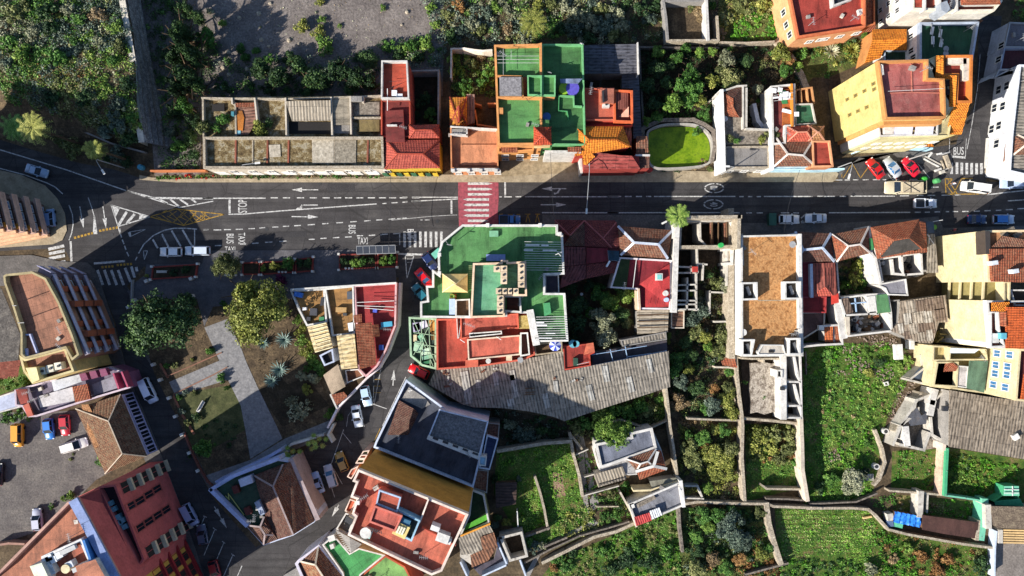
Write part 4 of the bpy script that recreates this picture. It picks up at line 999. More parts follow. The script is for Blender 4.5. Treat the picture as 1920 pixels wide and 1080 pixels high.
# --- A12
t=Thing("house","low building with ribbed orange tile roof beside the dark green terrace","house",600,300)
t.plane("roof",[(448,212,4.6),(694,210,4.6),(694,275,5.6),(448,290,5.6)],T_ORG,.2,R(90))
t.plane("roof",[(448,290,5.6),(694,275,5.6),(694,362,4.8),(530,360,4.8),(505,420,4.4),(395,455,4.4)],T_ORG,.2,R(90))
t.lump("wall",[(455,222),(688,220),(688,352),(520,352),(495,410),(410,445)],4.2,ORW)
t.block([(532,362),(712,362),(714,440),(535,440)],4.0,WHITE,roofp("35523f",.3),.5,paint("a8b8c8",.2),.2)
t=Thing("house","white walled building with dark green terrace and clothes racks","house",980,300)
t.block([(790,162),(1218,158),(1172,440),(790,440)],8.0,paint("e8e2dc",.1),roofp("2f5a42",.15),.8,paint("aab4c4",.1),.34)
t.face((790,162),(790,440),8);t.wins([(725,265),(728,368),(742,415)],1.0,1.5)
for x,y in ((880,220),(885,290),(940,240),(945,310)): t.box("washing",x,y,.5,1.4,7.9,8.0,wm,rnd.uniform(-12,12))
t.bars("clothes_rack",[((870,170,8.2),(890,340,8.2)),((940,190,8.2),(942,340,8.2)),((925,190,8.2),(960,320,8.2))],.08,.08,GREYM)
for x,y in ((980,352),(978,385)):
    t.cyl("satellite_dish",x,y,.3,7.8,8.1,GREYM,r2=.5)
# --- A13
t=Thing("apartment_building","long white building with windows facing the narrow side road","building",1500,800)
SKYW=paint("d4d6da",.15)
t.block([(1512,468),(1700,468),(1700,1300),(1436,1240),(1455,960)],6.2,SKYW,C_GRY,.6,paint("dfe0e4",.1),.3)
t.face((1512,468),(1455,960),6.2);t.wins([(1420,620),(1360,650),(1390,768),(1330,782),(1362,908),(1310,935),(1345,1040)],1.5,1.3)
t2=Thing("house","grey roofed building with walls tinted blue for shade along the upper side road","house",1480,260)
t2.block([(1440,160),(1720,170),(1720,345),(1402,342)],4.6,paint("c8ccd8",.1),roofp("6f6c72",.3,joints=0),.3,GREYM,.2)  # blue of the shade is put into these wall colours
t2.block([(1402,345),(1720,345),(1720,500),(1370,505)],4.4,paint("c8ccd8",.1),roofp("5a3036",.3),.9,paint("9aa0b0",.1),.2)
t2.block([(1345,548),(1508,466),(1720,466),(1720,505),(1368,508)],5.0,paint("d8dce4",.1),roofp("8a8e98",.2),.3,GREYM,.2)  # grey-blue tones carry the shadow on this piece
t2.face((1440,160),(1370,505),4.6);t2.wins([(1380,330),(1360,430)],1.2,1.4)
TL(4,1)
t=Thing("house","corner house with brown tile hip roof ringed by a white pavement rim","house",1500,100)
t.hip([(1395,170),(1420,-60),(1720,-60),(1720,165)],4.8,6.8,T_BRN,paint("d8c8b4",.3),r=(1560,40,1640,40),rw=.3,wall=paint("6a4a40",.2))
t.walls("rim_wall",[[(1400,-60),(1382,150),(1400,185),(1720,182)]],1.0,.9,WHITE)
gwall([(1285,0),(1272,205),(1365,215)],.5,.3,WHITE,"low white kerb wall at the foot of the white building")
PX();struct("pavement",[(1851,315),(1856,255),(1880,250),(1884,306),(2000,304),(2000,312)],.14,paint("e6e8ea",.2),1)
# ================================================================ left edge
TL(0,1)
def gp(pts,z):
    """outline given at ground level, returned as traced at height z"""
    out=[]
    for x,y in pts:
        px=OX+x/K;py=OY+y/K;f=H/(H - z);px=960+(px - 960)*f;py=540+(py - 540)*f;out.append(((px - OX)*K,(py - OY)*K))
    return out
t=Thing("apartment_building","apartment block with pinkish balcony bands at the bend of the road on the left edge","building",200,600)
LB=[(-700,260),(0,385),(320,480),(372,690),(0,760),(-700,860)]
t.block(gp(LB,22),22,paint("6a5550",.2),roofp("9a6a52",.2),1.0,paint("cfae94",.2),.3)
q=gp([(320,480),(372,690)],22);t.face(q[0],q[1],22)
BAL=paint("c8a494",.2)
t.balconies([2.9,5.8,8.7,11.6,14.5,17.4,20.2],-.6,t.fL+.5,1.0,BAL,BAL,t=.5)
t.grid(1.2,t.fL - 1.0,3,1.6,13.2,5,1.3,1.7,pane=GLASSB)
for z in (3.2,6.1,9.0,11.9): t.balconies([z],t.fL - 1.1,t.fL - .2,.8,paint("d8a040",.1),name="planter",t=.6)
q=gp([(372,690),(0,760)],22);t.face(q[0],q[1],22)
t.balconies([.9,3.2,6.1,9.0,11.9,14.8],.2,t.fL,.5,paint("e8b890",.1),name="floor_band",t=.7)
# --- L2
TL(0,2)
t=Thing("apartment_building","apartment block with terracotta paved roof and violet balcony bands","building",500,300)
TERR=roofp("b07a60",.2,"8a5a44",joints=1.4)
t.block([(30,40),(25,-10),(45,-22),(228,-42),(330,8),(425,180),(520,410),(570,560),(520,600),(470,512),(180,590),(150,560),(150,400),(90,205)],12.5,paint("98705a",.2),TERR,1.0,paint("b0a078",.2),.3)
t.block([(140,565),(180,592),(470,514),(535,680),(235,770),(170,680)],11.2,paint("d8bc78",.15),TERR,.9,paint("c8b888",.15),.33)
t.lump("stair_house",[(185,655),(262,650),(285,740),(232,765)],12.4,paint("ecd48c",.1),10,paint("e8d8a0",.1))
for x,y in ((302,678),(360,660),(418,642)):
    c=t.box("chimney",x,y,1.15,1.25,10.3,11.6,paint("e6dfc8",.2),10);t.cyl("flue",x,y,.22,11.6,11.8,DARKM,c)
t.walls("skylight",[[(190,415),(215,415),(268,555),(190,580),(185,520)]],12.0,.25,paint("b8bcd8",.1),11.5)
t.bars("aerial",[((130,330,12.5),(175,328,14.2)),((90,205,12.5),(120,205,14))],.1,.1,GREYM)
t.face((330,8),(570,560),12.5);LAV=paint("a0949c",.15)
t.balconies([2.6,5.4,8.2,11.0],-.4,t.fL+.3,.95,LAV,paint("b8b6cc",.1),t=.2,rh=.7)
t.grid(1.0,t.fL - 1.0,7,1.4,9.8,4,1.3,1.7,pane=GLASSB)
for u in (0.15,.35,.62,.75,.9):
    for z in (2.6,5.4,8.2): 
        a=t.fA+t.fd*t.fL*u+t.fn*.45;a.z=z;t.add("partition",MB().bar(a,a+Vector((0,0,2.3)),2.6 if u in (.35,.75) else .4,1.0),paint("a85c40",.15))
t.face((228,-42),(330,8),12.5);t.balconies([2.6,5.4,8.2,11.0],0,t.fL,1.15,LAV,paint("b4b0cc",.1),t=.45)
# --- L3
t=Thing("house","low purple edged house with white and grey roof terraces","house",500,850)
PUR=paint("8a5a78",.15)
t.block([(105,815),(370,742),(560,690),(790,648),(905,690),(942,798),(640,888),(262,1008),(205,1010),(160,935),(110,930)],4.6,PUR,roofp("83788a",.3),.8,paint("c8b8c0",.1),.28)
t.block([(-60,880),(112,822),(142,938),(0,978),(-60,990)],4.4,WHITE,paint("b8bed2",.1),.1,WHITE,.2)
t.slab("roof",[(112,812),(190,808),(205,905),(150,920)],5.0,roofp("a04438",.2),.3)
t.slab("roof",[(165,928),(205,905),(240,1000),(200,1010)],5.0,roofp("b8604c",.2),.3)
t.slab("terrace",[(372,752),(580,700),(594,752),(390,825)],5.4,paint("c4c6cc",.2),.8)
t.slab("terrace",[(272,862),(530,790),(543,892),(292,942)],4.1,paint("c8c4c4",.3),.15)
t.slab("roof",[(522,792),(632,770),(655,880),(542,906)],5.2,T_RED,.4)
t.slab("terrace",[(665,775),(822,712),(852,800),(682,852)],4.1,paint("8f8c96",.3),.15)
for i in range(3): t.slab("roof",[(572+i*72,700 - i*16),(618+i*72,690 - i*16),(638+i*72,738 - i*16),(590+i*72,752 - i*16)],5.6,roofp("8a4a68",.2),.9)
t.walls("partition",[[(820,700),(855,800)],[(880,688),(922,790)]],5.6,.3,paint("b0506a",.1),3.8)
# --- L4
TL(0,3)
t=Thing("house","old tile roofed house with white and violet framed street windows","house",850,50)
t.hip([(1062,215),(872,-235),(548,-130),(760,340)],4.4,6.2,tile("8e6248","6a4632","7d6a52",.6,"8f8468"),paint("b8a894",.3),r=(885,195,785,-40),rw=.2,wall=paint("c8c0d8",.2))
t.plane("roof",[(590,-160,4.8),(640,-160,5.1),(765,95,5.1),(690,160,4.7),(620,0,4.5)],tile("b8835a","98683f","a87a54",.3),.1)  # lighter tile sheet paints the sunlit left part of the roof
t.face((1062,215),(872,-235),4.4);t.grid(1.0,t.fL - 1.0,8,2.2,2.2,1,1.3,2.6,frame=paint("c8c4e8",.1))
# --- L6
t=Thing("apartment_building","tall red apartment tower with terracotta roof, blue edging and windowed street front","building",700,900)
RW6=paint("c0625f",.15);TR6=roofp("c07a5c",.2,"a8684c",joints=2.2)
t.block([(-150,1160),(0,1040),(490,545),(538,532),(620,690),(860,1140),(860,1300),(-150,1300)],22.0,RW6,TR6,1.3,paint("b89080",.1),.35)
t.bars("blue_band",[((530,528,22.1),(620,692,22.1)),((618,690,22.1),(858,1142,22.1))],1.5,.3,paint("8494bc",.1))
t.block([(300,940),(585,812),(660,985),(600,1040),(780,1300),(350,1300)],22.6,paint("e0d8cc",.1),roofp("b06048",.2),.9,paint("e6e2dc",.1),.35)
t.lump("roof_room",[(215,1010),(300,985),(345,1080),(345,1200),(300,1200)],23.6,WHITE,20,paint("e2e8cc",.1))
t.lump("roof_room",[(545,1010),(610,985),(690,960),(800,1160),(600,1200)],23.2,WHITE,20,roofp("c07a5c",.2))
for x,y in ((350,950),(380,965),(425,930),(350,1010),(370,1050),(500,1000),(330,970)): t.box("air_conditioner",x,y,1.1,1.0,21.7,22.8,paint("d8dadc",.2),25)
t.cyl("water_tank",472,1030,.7,21.7,23.0,paint("d8c8a0",.1));t.bars("duct",[((440,915,22.8),(550,865,22.8)),((530,1040,22.9),(600,1010,22.9))],.7,.5,GREYM)
t.walls("parapet",[[(605,830),(650,960)]],22.9,.4,paint("3f78b8",.05),21)
SL=[(572,515),(722,450),(975,1005),(880,1140)]
A=[P(545,528,21.6),P(870,1140,21.6),P(880,1150,16.9),P(990,1030,16.4),P(722,450,16.4)]
m=MB().poly([A[0],A[4],A[3],A[2],A[1]][::-1]);t.add("sloping_roof",m,paint("7c3c42",.15))
t.block([(570,505),(722,432),(832,420),(1042,960),(890,1160)],15.6,RW6,roofp("3a2f38",.2),1.0,RW6,.3)
for x,y in ((790,560),(815,600),(850,655),(880,680),(860,700),(900,725)): t.box("terrace_furniture",x,y,.9,.8,14.7,15.4,paint("6fa0b0",.2),25)
t.face((832,420),(1042,960),15.6)
t.wins([(940,575),(1010,535),(1075,490),(1135,450),(1010,730),(1075,685),(1140,640),(1200,600)],1.2,2.5,frame=paint("a8564e",.1))
dk=plain("dark_opening","1e1a18",.9);bp=paint("d0bea0",.1)
for u in (1.1,12.6):
    for z in (1.2,4.3,7.4,10.5,13.4):
        q=t.fA+t.fd*u;q.z=z;t.win(q,2.0,2.1,pane=dk,frame=RW6,name="loggia")
        a=t.fA+t.fd*(u - 1.1)+t.fn*.4;b=t.fA+t.fd*(u+1.1)+t.fn*.4;a.z=b.z=z - 1.2;o=MB().bar(a,b,.7,.5);t.add("balcony",o,bp)
t.block(gp([(1295,730),(1350,850),(1480,1120),(1300,1250),(1000,1100),(1100,850)],15),15,paint("c8a048",.1),roofp("8a3034",.2),.5,paint("c8a048",.1),.3)
q=gp([(1295,740),(1480,1120)],15);t.face(q[0],q[1],15)
for z in (2.2,5.2,8.2,11.2):
    for u in (1.4,4.4,7.6): q=t.fA+t.fd*u;q.z=z;t.win(q,2.3,2.2,pane=dk,frame=paint("a03a3a",.1),name="loggia")
    t.balconies([z - 1.3],0,t.fL,.5,paint("9c2f34",.1),t=.5)
TL(0,3)
gwall([(-40,860),(60,845),(170,850)],1.6,.4,paint("a07a6a",.3),"reddish block wall at the bottom of the car park")
# street lamps and sundries on the left handled later
# ================================================================ centre
TL(2,1)
GR=roofp("60985a",.28,"74946a",joints=3.6);WR=paint("d8d4cc",.25)
t=Thing("apartment_building","big green roofed apartment building with white parapets and a ring of roof chimneys","building",640,1000)
C1=[(412,622),(1102,622),(1102,685),(1138,688),(1150,980),(1010,985),(1010,1118),(1155,1118),(1178,1465),(950,1470),(920,1262),(850,1262),(735,1252),(735,1285),(465,1297),(108,1293),(108,1180),(158,1172),(150,1065),(195,1065),(195,948),(240,980),(235,835),(262,745)]
t.block(C1,14.0,paint("b8b0a4",.2),GR,.95,WR,.3)
for x,y in ((595,624),(975,624),(1118,688),(245,838),(245,972)): t.box("parapet_post",x,y,.55,.6,13.0,14.35,WR)
t.block([(490,902),(692,896),(692,880),(742,880),(742,894),(872,888),(878,1137),(718,1137),(718,1288),(472,1295)],17.8,paint("c8b8a0",.2),roofp("66a47e",.3,"90a894"),.9,paint("e8c8a8",.15),.28)
CHM=paint("dcc4a4",.2)
ch=[(662,942),(712,940),(712,985),(712,1030),(838,925),(838,968),(838,1010),(838,1055),(678,1103),(718,1103),(757,1103),(795,1103),(686,1155),(686,1200),(686,1245)]
for x,y in ch:
    o=t.box("chimney",x,y,1.05,.95,16.8,18.8,CHM);t.cyl("flue",x,y,.2,18.8,18.95,DARKM,o)
t.box("skylight",654,860,3.2,1.1,13.0,13.8,plain("violet_sheet","7f8fc0",.4));t.box("hatch",640,687,1.5,1.0,13.0,13.5,paint("7ab08a",.1))
t.hip([(268,1110),(268,978),(450,978),(450,1112)],15.2,16.2,paint("e0c07c",.15),paint("f0dca4",.1),r=(352,1050,366,1050),rw=.14,wall=paint("c8a868",.2),z0=12.8)
t.bars("aerial",[((315,770,14),(295,745,17)),((300,765,15.5),(335,770,15.5))],.1,.1,GREYM)
t.bars("aerial",[((1108,832,13),(1108,832,16)),((1085,840,15.6),(1130,820,15.8)),((1095,815,15),(1125,850,15))],.09,.09,FRAME)
m=MB()
for i in range(13): m.bar(P(862,745+i*17,14.3),P(1140,748+i*17,14.3),.06,.06)
t.add("clothes_line",m,FRAME)
m=MB()
for i in range(11): m.bar(P(945,1290+i*17,14.1),P(1168,1286+i*17,14.1),.07,.07)
t.add("clothes_line",m,FRAME)
for x,y,w in ((920,769,2.3),(1010,771,1.2),(890,805,1.5),(1045,807,2.3),(975,1331,1.3),(985,1350,1.8),(1050,1408,1.6),(1000,1442,2.8)): t.box("washing",x,y,w,.18,13.5,14.1,wm)
t.walls("white_slope",[[(905,1262),(945,1470)]],14.1,1.15,WR,11)
t.block([(862,990),(1010,985),(1010,1118),(935,1118),(935,1105),(862,1108)],14.1,WR,roofp("30304a",.1),.5,WR,.15) if False else None
t.block([(1012,988),(1108,985),(1112,1116),(1012,1118)],12.4,WR,roofp("4a4550",.3),.4,WR,.15)
t.lump("pit",[(735,1145),(820,1145),(820,1248),(735,1248)],13.2,paint("7a4034",.2),12.8,roofp("5c3028",.3))
t.walls("parapet",[[(728,1140),(828,1142),(835,1258)]],14.2,.3,WR,13)
t.block([(362,1165),(465,1160),(468,1290),(362,1288)],14.6,WR,roofp("7a5a40",.4),1.0,WR,.2)
t.box("water_tank",338,1215,.95,2.6,13.05,14.4,plain("pale_blue_sheet","b4c4e4",.4));t.box("planter",345,1140,1.0,.8,13,14.0,LEAF["mid"] if False else paint("b0653a",.2))
t.plane("ramp",[(925,1180,13.2),(1040,1115,13.9),(1040,1135,13.9),(925,1200,13.2)],GR,.1);t.lump("vent_box",[(1000,1190),(1045,1185),(1055,1265),(1005,1285)],14.0,paint("4f9a64",.1),13.0)
m=MB()
for i in range(12): m.bar(P(458,920+i*14,14.4),P(484,920+i*14,14.4),.12,.1)
t.add("trellis",m,paint("8aa06a",.2))
t.face((412,622),(262,745),14);
rosette(340,1140,28,"small bright potted plant on the green roof beside the blue tank","lime",14,18,"potted_plant","plant")
# red part
TL(2,2)
t=Thing("house","red roofed building joined to the back of the green apartment building","house",560,480)
t.block([(225,302),(360,300),(365,290),(735,288),(740,250),(820,248),(895,272),(938,560),(850,600),(560,642),(228,668)],10.2,paint("b8503c",.2),roofp("bc5240",.25),.9,paint("c8604a",.15),.26)
t.block([(398,290),(815,262),(820,370),(735,372),(720,375),(440,440),(400,448)],11.2,paint("b04434",.1),roofp("c86250",.25),.35,paint("d0644c",.1),.2,z0=9)
t.block([(448,450),(832,418),(830,560),(455,598)],10.8,paint("b04434",.1),roofp("cc6854",.25),.3,paint("d8c0a8",.1),.2,z0=9)
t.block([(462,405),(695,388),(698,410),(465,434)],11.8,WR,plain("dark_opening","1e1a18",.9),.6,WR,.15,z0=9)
t.block([(832,402),(885,400),(900,560),(832,572)],11.0,WR,roofp("5c3028",.3),.9,WR,.2,z0=9)
t.slab("deck_roof",[(822,278),(890,275),(905,372),(822,372)],10.9,ground("bamboo_mat",[(.3,"8a7440"),(.5,"b09a5c"),(.7,"c4b078")],1.5,6),.1)
t.walls("stair_rail",[[(372,300),(378,440)],[(405,300),(385,440)]],10.6,.1,FRAME,9.4)
t.box("water_tank",480,622,2.2,1.2,9.3,10.4,paint("c8644c",.2));t.box("water_tank",750,582,1.0,1.0,9.3,10.3,CHM);t.cyl("vent",600,606,.45,9.3,10.5,WR);t.cyl("vent",832,598,.5,9.3,10.6,GREYM)
for x,y in ((412,460),(675,440)): t.bars("aerial",[((x,y,10),(x,y,13)),((x - 15,y - 10,12.6),(x+18,y+12,12.9))],.1,.1,FRAME)
# cluttered lean-to
t=Thing("glasshouse","cluttered green framed glasshouse roof at the left end of the red roof","glasshouse",120,480)
GF=paint("a8c4a0",.2)
t.block([(25,288),(225,298),(222,665),(120,640),(35,570)],9.0,paint("8aa08a",.2),roofp("4a5a50",.5,"8a8070"),1.0,GF,.3)
m=MB()
for a,b in (((60,310),(200,640)),((190,320),(60,560)),((60,400),(210,420)),((60,480),(215,500)),((120,310),(110,620)),((170,310),(180,640)),((70,540),(215,560)),((130,430),(215,620))): m.bar(P(a[0],a[1],9.1),P(b[0],b[1],9.1),.1,.08)
t.add("glazing_frame",m,GF)
for x,y,w,d,c,a in ((110,350,2.4,1.2,"d8d4dc",20),(80,360,1.2,1.6,"b8b0c8",5),(195,345,.9,2.4,"c8924a",8),(120,440,1.0,1.4,"7ab090",30),(95,500,1.6,1.8,"a8c8a8",-10),(150,540,1.8,1.2,"c4d8c0",15),(160,575,2.0,.8,"8ab898",10),(140,620,2.0,.5,"3f7a54",15),(200,420,.6,1.6,"8a6a3c",0),(70,440,.6,1.2,"d8c8a0",0)):
    t.box("crate",x,y,w,d,7.9,8.8,paint(c,.4),a)
t=Thing("terrace","timber deck strip between the green wing and the grey corrugated roof","terrace",1040,510)
t.block([(935,480),(1132,468),(1135,540),(940,565)],8.6,PALE,WOOD,.7,TANP,.2)
t=Thing("parasol","blue and white parasol standing on the timber deck","parasol",1085,492,8)
t.cyl("pole",1085,492,.05,7.9,10.2,FRAME)
m1,m2=MB(),MB();c=P(1085,492,10.4)
for i in range(10):
    a,b=2*math.pi*i/10,2*math.pi*(i+1)/10;(m1 if i % 2 else m2).poly([c,c+Vector((1.05*math.cos(a),1.05*math.sin(a),-.4)),c+Vector((1.05*math.cos(b),1.05*math.sin(b),-.4))])
t.add("canopy",m1,plain("blue_cloth","2c3fa8",.8));t.add("canopy_panel",m2,plain("pale_cloth","c8d0f0",.8))
# small red terrace + stair rails
t=Thing("house","small red roofed annex beside the dark garden tree","house",1250,560)
t.block([(1140,498),(1345,480),(1368,545),(1335,560),(1340,640),(1148,672)],5.6,paint("a83c30",.1),roofp("a03c32",.2),.3,paint("b84a3a",.1),.2)
t.plane("roof",[(1310,480,5.9),(1360,472,6.3),(1370,540,6.3),(1290,562,5.7)],roofp("c8684c",.1),.1)
t.cyl("barrel",1212,482,.7,5.3,6.2,plain("turquoise_plastic","5fa8b8"));t.cyl("barrel",1235,482,.6,5.3,6.2,plain("turquoise_plastic","5fa8b8"));t.box("bin",1232,612,.8,1.4,5.3,6.0,plain("dark_green_plastic","2c4a3a"))
t.bars("railing",[((1240,632,6.2),(1330,612,6.2)),((1240,632,5.9),(1330,612,5.9))],.06,.06,FRAME)
BLR=plain("pale_blue_metal","9ab4d0",.4)
t=Thing("terrace","dark stepped yard with pale blue railings above the corrugated roof","terrace",1500,560)
t.lump("yard",[(1345,560),(1360,545),(1890,455),(1895,530),(1350,640)],3.6,CONC,0,roofp("4c4850",.4))
t.bars("railing",[((1345,560,4.6),(1745,495,4.6)),((1480,520,4.6),(1500,600,4.6)),((1590,500,4.6),(1605,590,4.6)),((1345,640,4.6),(1890,530,4.6)),((1600,575,4.6),(1780,550,4.6))],.09,.5,BLR)
t.block([(1560,455),(1885,395),(1890,450),(1570,500)],4.4,CONC,C_GRY,.1,CONC,.15)
# big corrugated roof
t=Thing("warehouse","long warehouse with patched grey corrugated roof behind the red roofs","warehouse",1000,760)
BIG=[(228,672),(560,645),(850,603),(1132,550),(1142,688),(1895,545),(1905,785),(1466,925),(1150,1030),(1080,1000),(900,960),(700,935),(500,930),(420,910),(180,770)]
W=t.block(BIG,5.6,CONC,None,0,th=0);t.add("roof",MB().prism(offset(W,-.25),5.45,5.62),C_GRY,None,R(11))
PALES=corr("a8a49c","bcb8ae","989288");DKP=corr("6f6a64","5c5852","7d766c")
for i,(x0,y0,x1,y1,w) in enumerate([(425,680,460,915,1.4),(525,740,530,800,.9),(650,685,662,780,1.0),(768,672,800,868,1.0),(770,705,775,745,.9),(1005,840,1032,945,1.1),(758,880,768,935,1.2),(1085,750,1090,830,.9),(1438,640,1458,755,1.1),(1322,780,1350,890,1.0),(1756,590,1780,690,.9),(1612,720,1640,830,1.1),(880,750,905,800,1.6)]):
    m=MB();a,b=P(x0,y0,5.72),P(x1,y1,5.72);m.bar(a,b,w,.05);t.add("roof_patch",m,PALES if i != 12 else DKP,None,R(11))
m=MB()
for a,b in (((865,805),(935,800)),((865,835),(940,828)),((860,850),(940,845))): m.bar(P(a[0],a[1],5.9),P(b[0],b[1],5.9),.12,.14)
t.add("loose_timber",m,WOOD)
for x,y in ((280,690),(300,700),(310,730),(330,770),(300,790),(1210,750),(1240,745),(1275,738),(1080,730),(560,680),(650,660)): t.box("debris",x,y,rnd.uniform(.4,1.1),.35,5.62,5.8,PALES if x % 20 else T_BRN,rnd.uniform(0,90))
# ---- D1 flat roof, toned navy for the tower's shade
TL(2,3)
NV_SHADE=roofp("51545f",.15,"5c6068");RIM=paint("c8d0e0",.15)  # slate blue tone carries the tower's shade in the roof colour
t=Thing("house","flat roofed building with white rims, roof toned dark for the red tower shade","house",300,50)
t.block([(5,-340),(150,-232),(305,-118),(460,-68),(600,-40),(588,0),(540,240),(492,440),(-230,150),(-215,110)],8.2,paint("c8ccd4",.15),NV_SHADE,.7,RIM,.3)
t.slab("painted_sun_patch",[(25,-285),(145,-205),(180,-160),(120,-130),(-30,-200)],7.65,CONC,.1)  # lighter slab paints the sunlit corner of this roof
t.plane("roof",[(-45,-190,8.0),(60,-130,9.2),(30,-40,9.2),(-130,60,8.0)],T_DRK,.15);t.plane("roof",[(60,-130,9.2),(95,-95,8.0),(20,60,8.0),(-130,60,8.0),(30,-40,9.2)],T_DRK,.15)
t.block([(245,-125),(600,-38),(530,238),(158,90)],10.0,RIM,ground("weathered_grey_screed",[(.3,"5a5a5e"),(.5,"77777a"),(.7,"929294")],1.2,3,.5),.4,RIM,.2)
t.slab("ledge",[(165,62),(535,195),(527,236),(155,88)],10.15,WR,.25)
for i in range(5):
    c=P(218+i*72,88+i*27,10.25);c.z=10.1;t.add("vent",MB().box(c,1.0,.38,.1,R(-20)),DARKM)
t.bars("aerial",[((20,-258,8),(50,-262,10.5)),((40,-275,10),(30,-245,10.2))],.09,.09,FRAME)
t.block([(590,62),(672,88),(610,312),(532,300),(560,215)],6.4,RIM,roofp("3c4a70",.1),.4,RIM,.2)
t.block([(532,212),(588,218),(580,285),(535,280)],8.4,WR,paint("9cc8e0",.1),.3,WR,.15)
t.block([(575,-30),(682,-20),(672,88),(590,62)],5.5,CONC,T_DRK,.2,CONC,.15)
t.block([(500,310),(600,318),(590,480),(490,445)],4.6,CONC,T_BRN,.2,CONC,.15)
# ---- D2 red tower
t=Thing("apartment_building","tallest central block with coral red roof terrace and plain ochre side wall","building",100,800)
D2=[(-341,310),(455,635),(265,1045),(190,1075),(-156,910),(-416,785),(-361,650),(-386,630),(-351,525),(-396,510),(-356,405),(-381,395)]
COR=roofp("cc6e56",.3,"a8745c",joints=4)
t.block(D2,20.0,paint("c08a3c",.1),COR,1.0,paint("e8d4c4",.15),.3)
t.block([(-190,458),(-32,512),(-60,620),(-212,560)],21.4,paint("c8604c",.1),roofp("c4604a",.1),.25,paint("aab8cc",.1),.2,z0=18.5)
t.block([(-222,572),(-22,645),(-75,760),(-262,690)],21.8,paint("c8604c",.1),roofp("c86858",.1),.3,paint("d07464",.1),.25,z0=18.5)
t.block([(-65,598),(107,680),(45,830),(-80,768)],20.9,paint("7fb0cc",.1),roofp("3f4a48",.3),.5,paint("9cc0d4",.1),.25,z0=18.5)
t.box("white_bin",-2,700,1.5,1.3,20,21.3,paint("3f6f8c",.1),-20)
t.box("planter",-32,752,2.2,2.0,20,21.5,paint("e4cc84",.1),-25);
for i in range(3): t.box("roof_light",-52+i*18,745+i*6,.3,1.2,21.5,21.7,paint("f4ecd0",.1),-25)
t.box("awning",-60,700,1.0,2.4,20,21.2,WR,-20)
t.cyl("satellite_dish",-288,770,.7,19.3,20.4,WR,r2=.9);t.box("planter",-275,775,1.3,1.3,19,20.2,paint("a8c8c0",.1),-22)
t.box("air_conditioner",270,808,2.0,1.4,19,20.6,WR,-20);t.box("air_conditioner",310,830,.9,.9,19,20.2,WR,-20);t.box("antenna_mast",215,738,1.4,.8,19,20.8,paint("d8d4d0",.2),-20)
t.box("chimney",-342,552,.45,.6,19,20.7,WR);t.walls("parapet",[[(165,530),(105,690)]],20.4,.25,paint("e8d4c4",.15),19)
t.bars("clothes_line",[((-270,725,20.4),(-180,770,20.4)),((-270,735,20.4),(-185,780,20.4))],.06,.06,DARKM)
m=MB()
for i in range(7): m.bar(P(-255+i*13,722+i*5,20.6),P(-250+i*13,745+i*5,20.6),.1,.1)
t.add("washing",m,DARKM)
t.walls("parapet",[[(120,735),(300,825),(360,860)]],19.8,.2,paint("c8604c",.1),19)
# left porches of tower
TL(1,3)
t=Thing("house","narrow stepped orange and green porch strip left of the red tower","house",1080,500)
for i,(p,c,z) in enumerate([([(1160,178),(1205,172),(1190,205),(1145,205)],"6a8a4a",7),([(1145,205),(1190,205),(1175,232),(1125,232)],"c8603c",7.2),([(1125,235),(1172,235),(1160,265),(1105,265)],"3f5a34",7),([(1075,310),(1125,285),(1105,330),(1075,378),(1045,362)],"d8785c",6),([(1065,525),(1108,540),(1068,625),(1028,610)],"d86a48",8)]):
    t.block(p,z,paint("d8a890",.2),roofp(c,.2),.3,paint("e0c8b8",.2),.15)
t.block([(1035,625),(1105,650),(1050,785),(965,740)],9,paint("d8d0c8",.2),roofp("8a8070",.3),.6,WR,.2)
m=MB()
for i in range(6): m.bar(P(1045+i*8,645+i*5,9.2),P(1030+i*8,685+i*5,9.2),.2,.2)
t.add("pergola",m,DARKM)
# ---- D2b green terraces at the bottom
t=Thing("house","low house with bright green terraces and a corner tile roof at the bottom edge","house",1100,1000)
t.block([(865,855),(950,788),(1062,918),(1130,880),(1318,930),(1140,1075),(1110,1200),(1040,1200),(1010,1060)],8.0,paint("dcd4cc",.2),roofp("4fa45c",.12,"7aa86c",joints=2.0),.5,paint("d8d0c8",.2),.2)
t.block([(1145,1078),(1322,932),(1462,1012),(1560,1200),(1100,1200)],7.6,paint("c8624c",.2),roofp("7fae62",.15,"8fae7a"),.6,paint("b8583c",.1),.25)
t.plane("stair",[(960,745,9.5),(1060,800,9.5),(1150,850,8.5),(1075,915,8.2),(1030,880,8.2)],CONC,.2)
m=MB()
for i in range(9): a=i/9;m.bar(P(965+100*a,790+110*a,9.2 - a),P(1000+110*a,775+105*a,9.2 - a),.16,.3)
t.add("steps",m,WOOD)
t.box("chimney",932,808,1.2,1.0,7,9.0,WR,20);t.box("bin",935,868,.7,.8,7.4,8.4,WR,20)
t.block([(840,855),(1015,1075),(1030,1200),(760,1200),(668,990),(690,965)],7.2,paint("d8d4dc",.2),roofp("5a3a34",.3),.3,paint("cfc8d4",.2),.45)
t.plane("roof",[(835,870,7.3),(1010,1085,7.3),(1020,1200,7.3),(880,1100,8.6),(815,1000,8.6)],T_BRN,.15);t.plane("roof",[(835,870,7.3),(815,1000,8.6),(708,975,7.3)],T_BRN,.15);t.plane("roof",[(708,975,7.3),(815,1000,8.6),(880,1100,8.6),(830,1200,7.3),(760,1090,7.3)],T_OLD,.15)
t.bars("ridge",[((835,870,7.5),(815,1000,8.8)),((708,975,7.5),(815,1000,8.8)),((815,1000,8.8),(880,1100,8.8))],.3,.12,paint("c8bca8",.3))
t.lump("ramp",[(585,1075),(680,1020),(720,1100),(700,1200),(600,1200)],1.6,CONC,0,CONC)
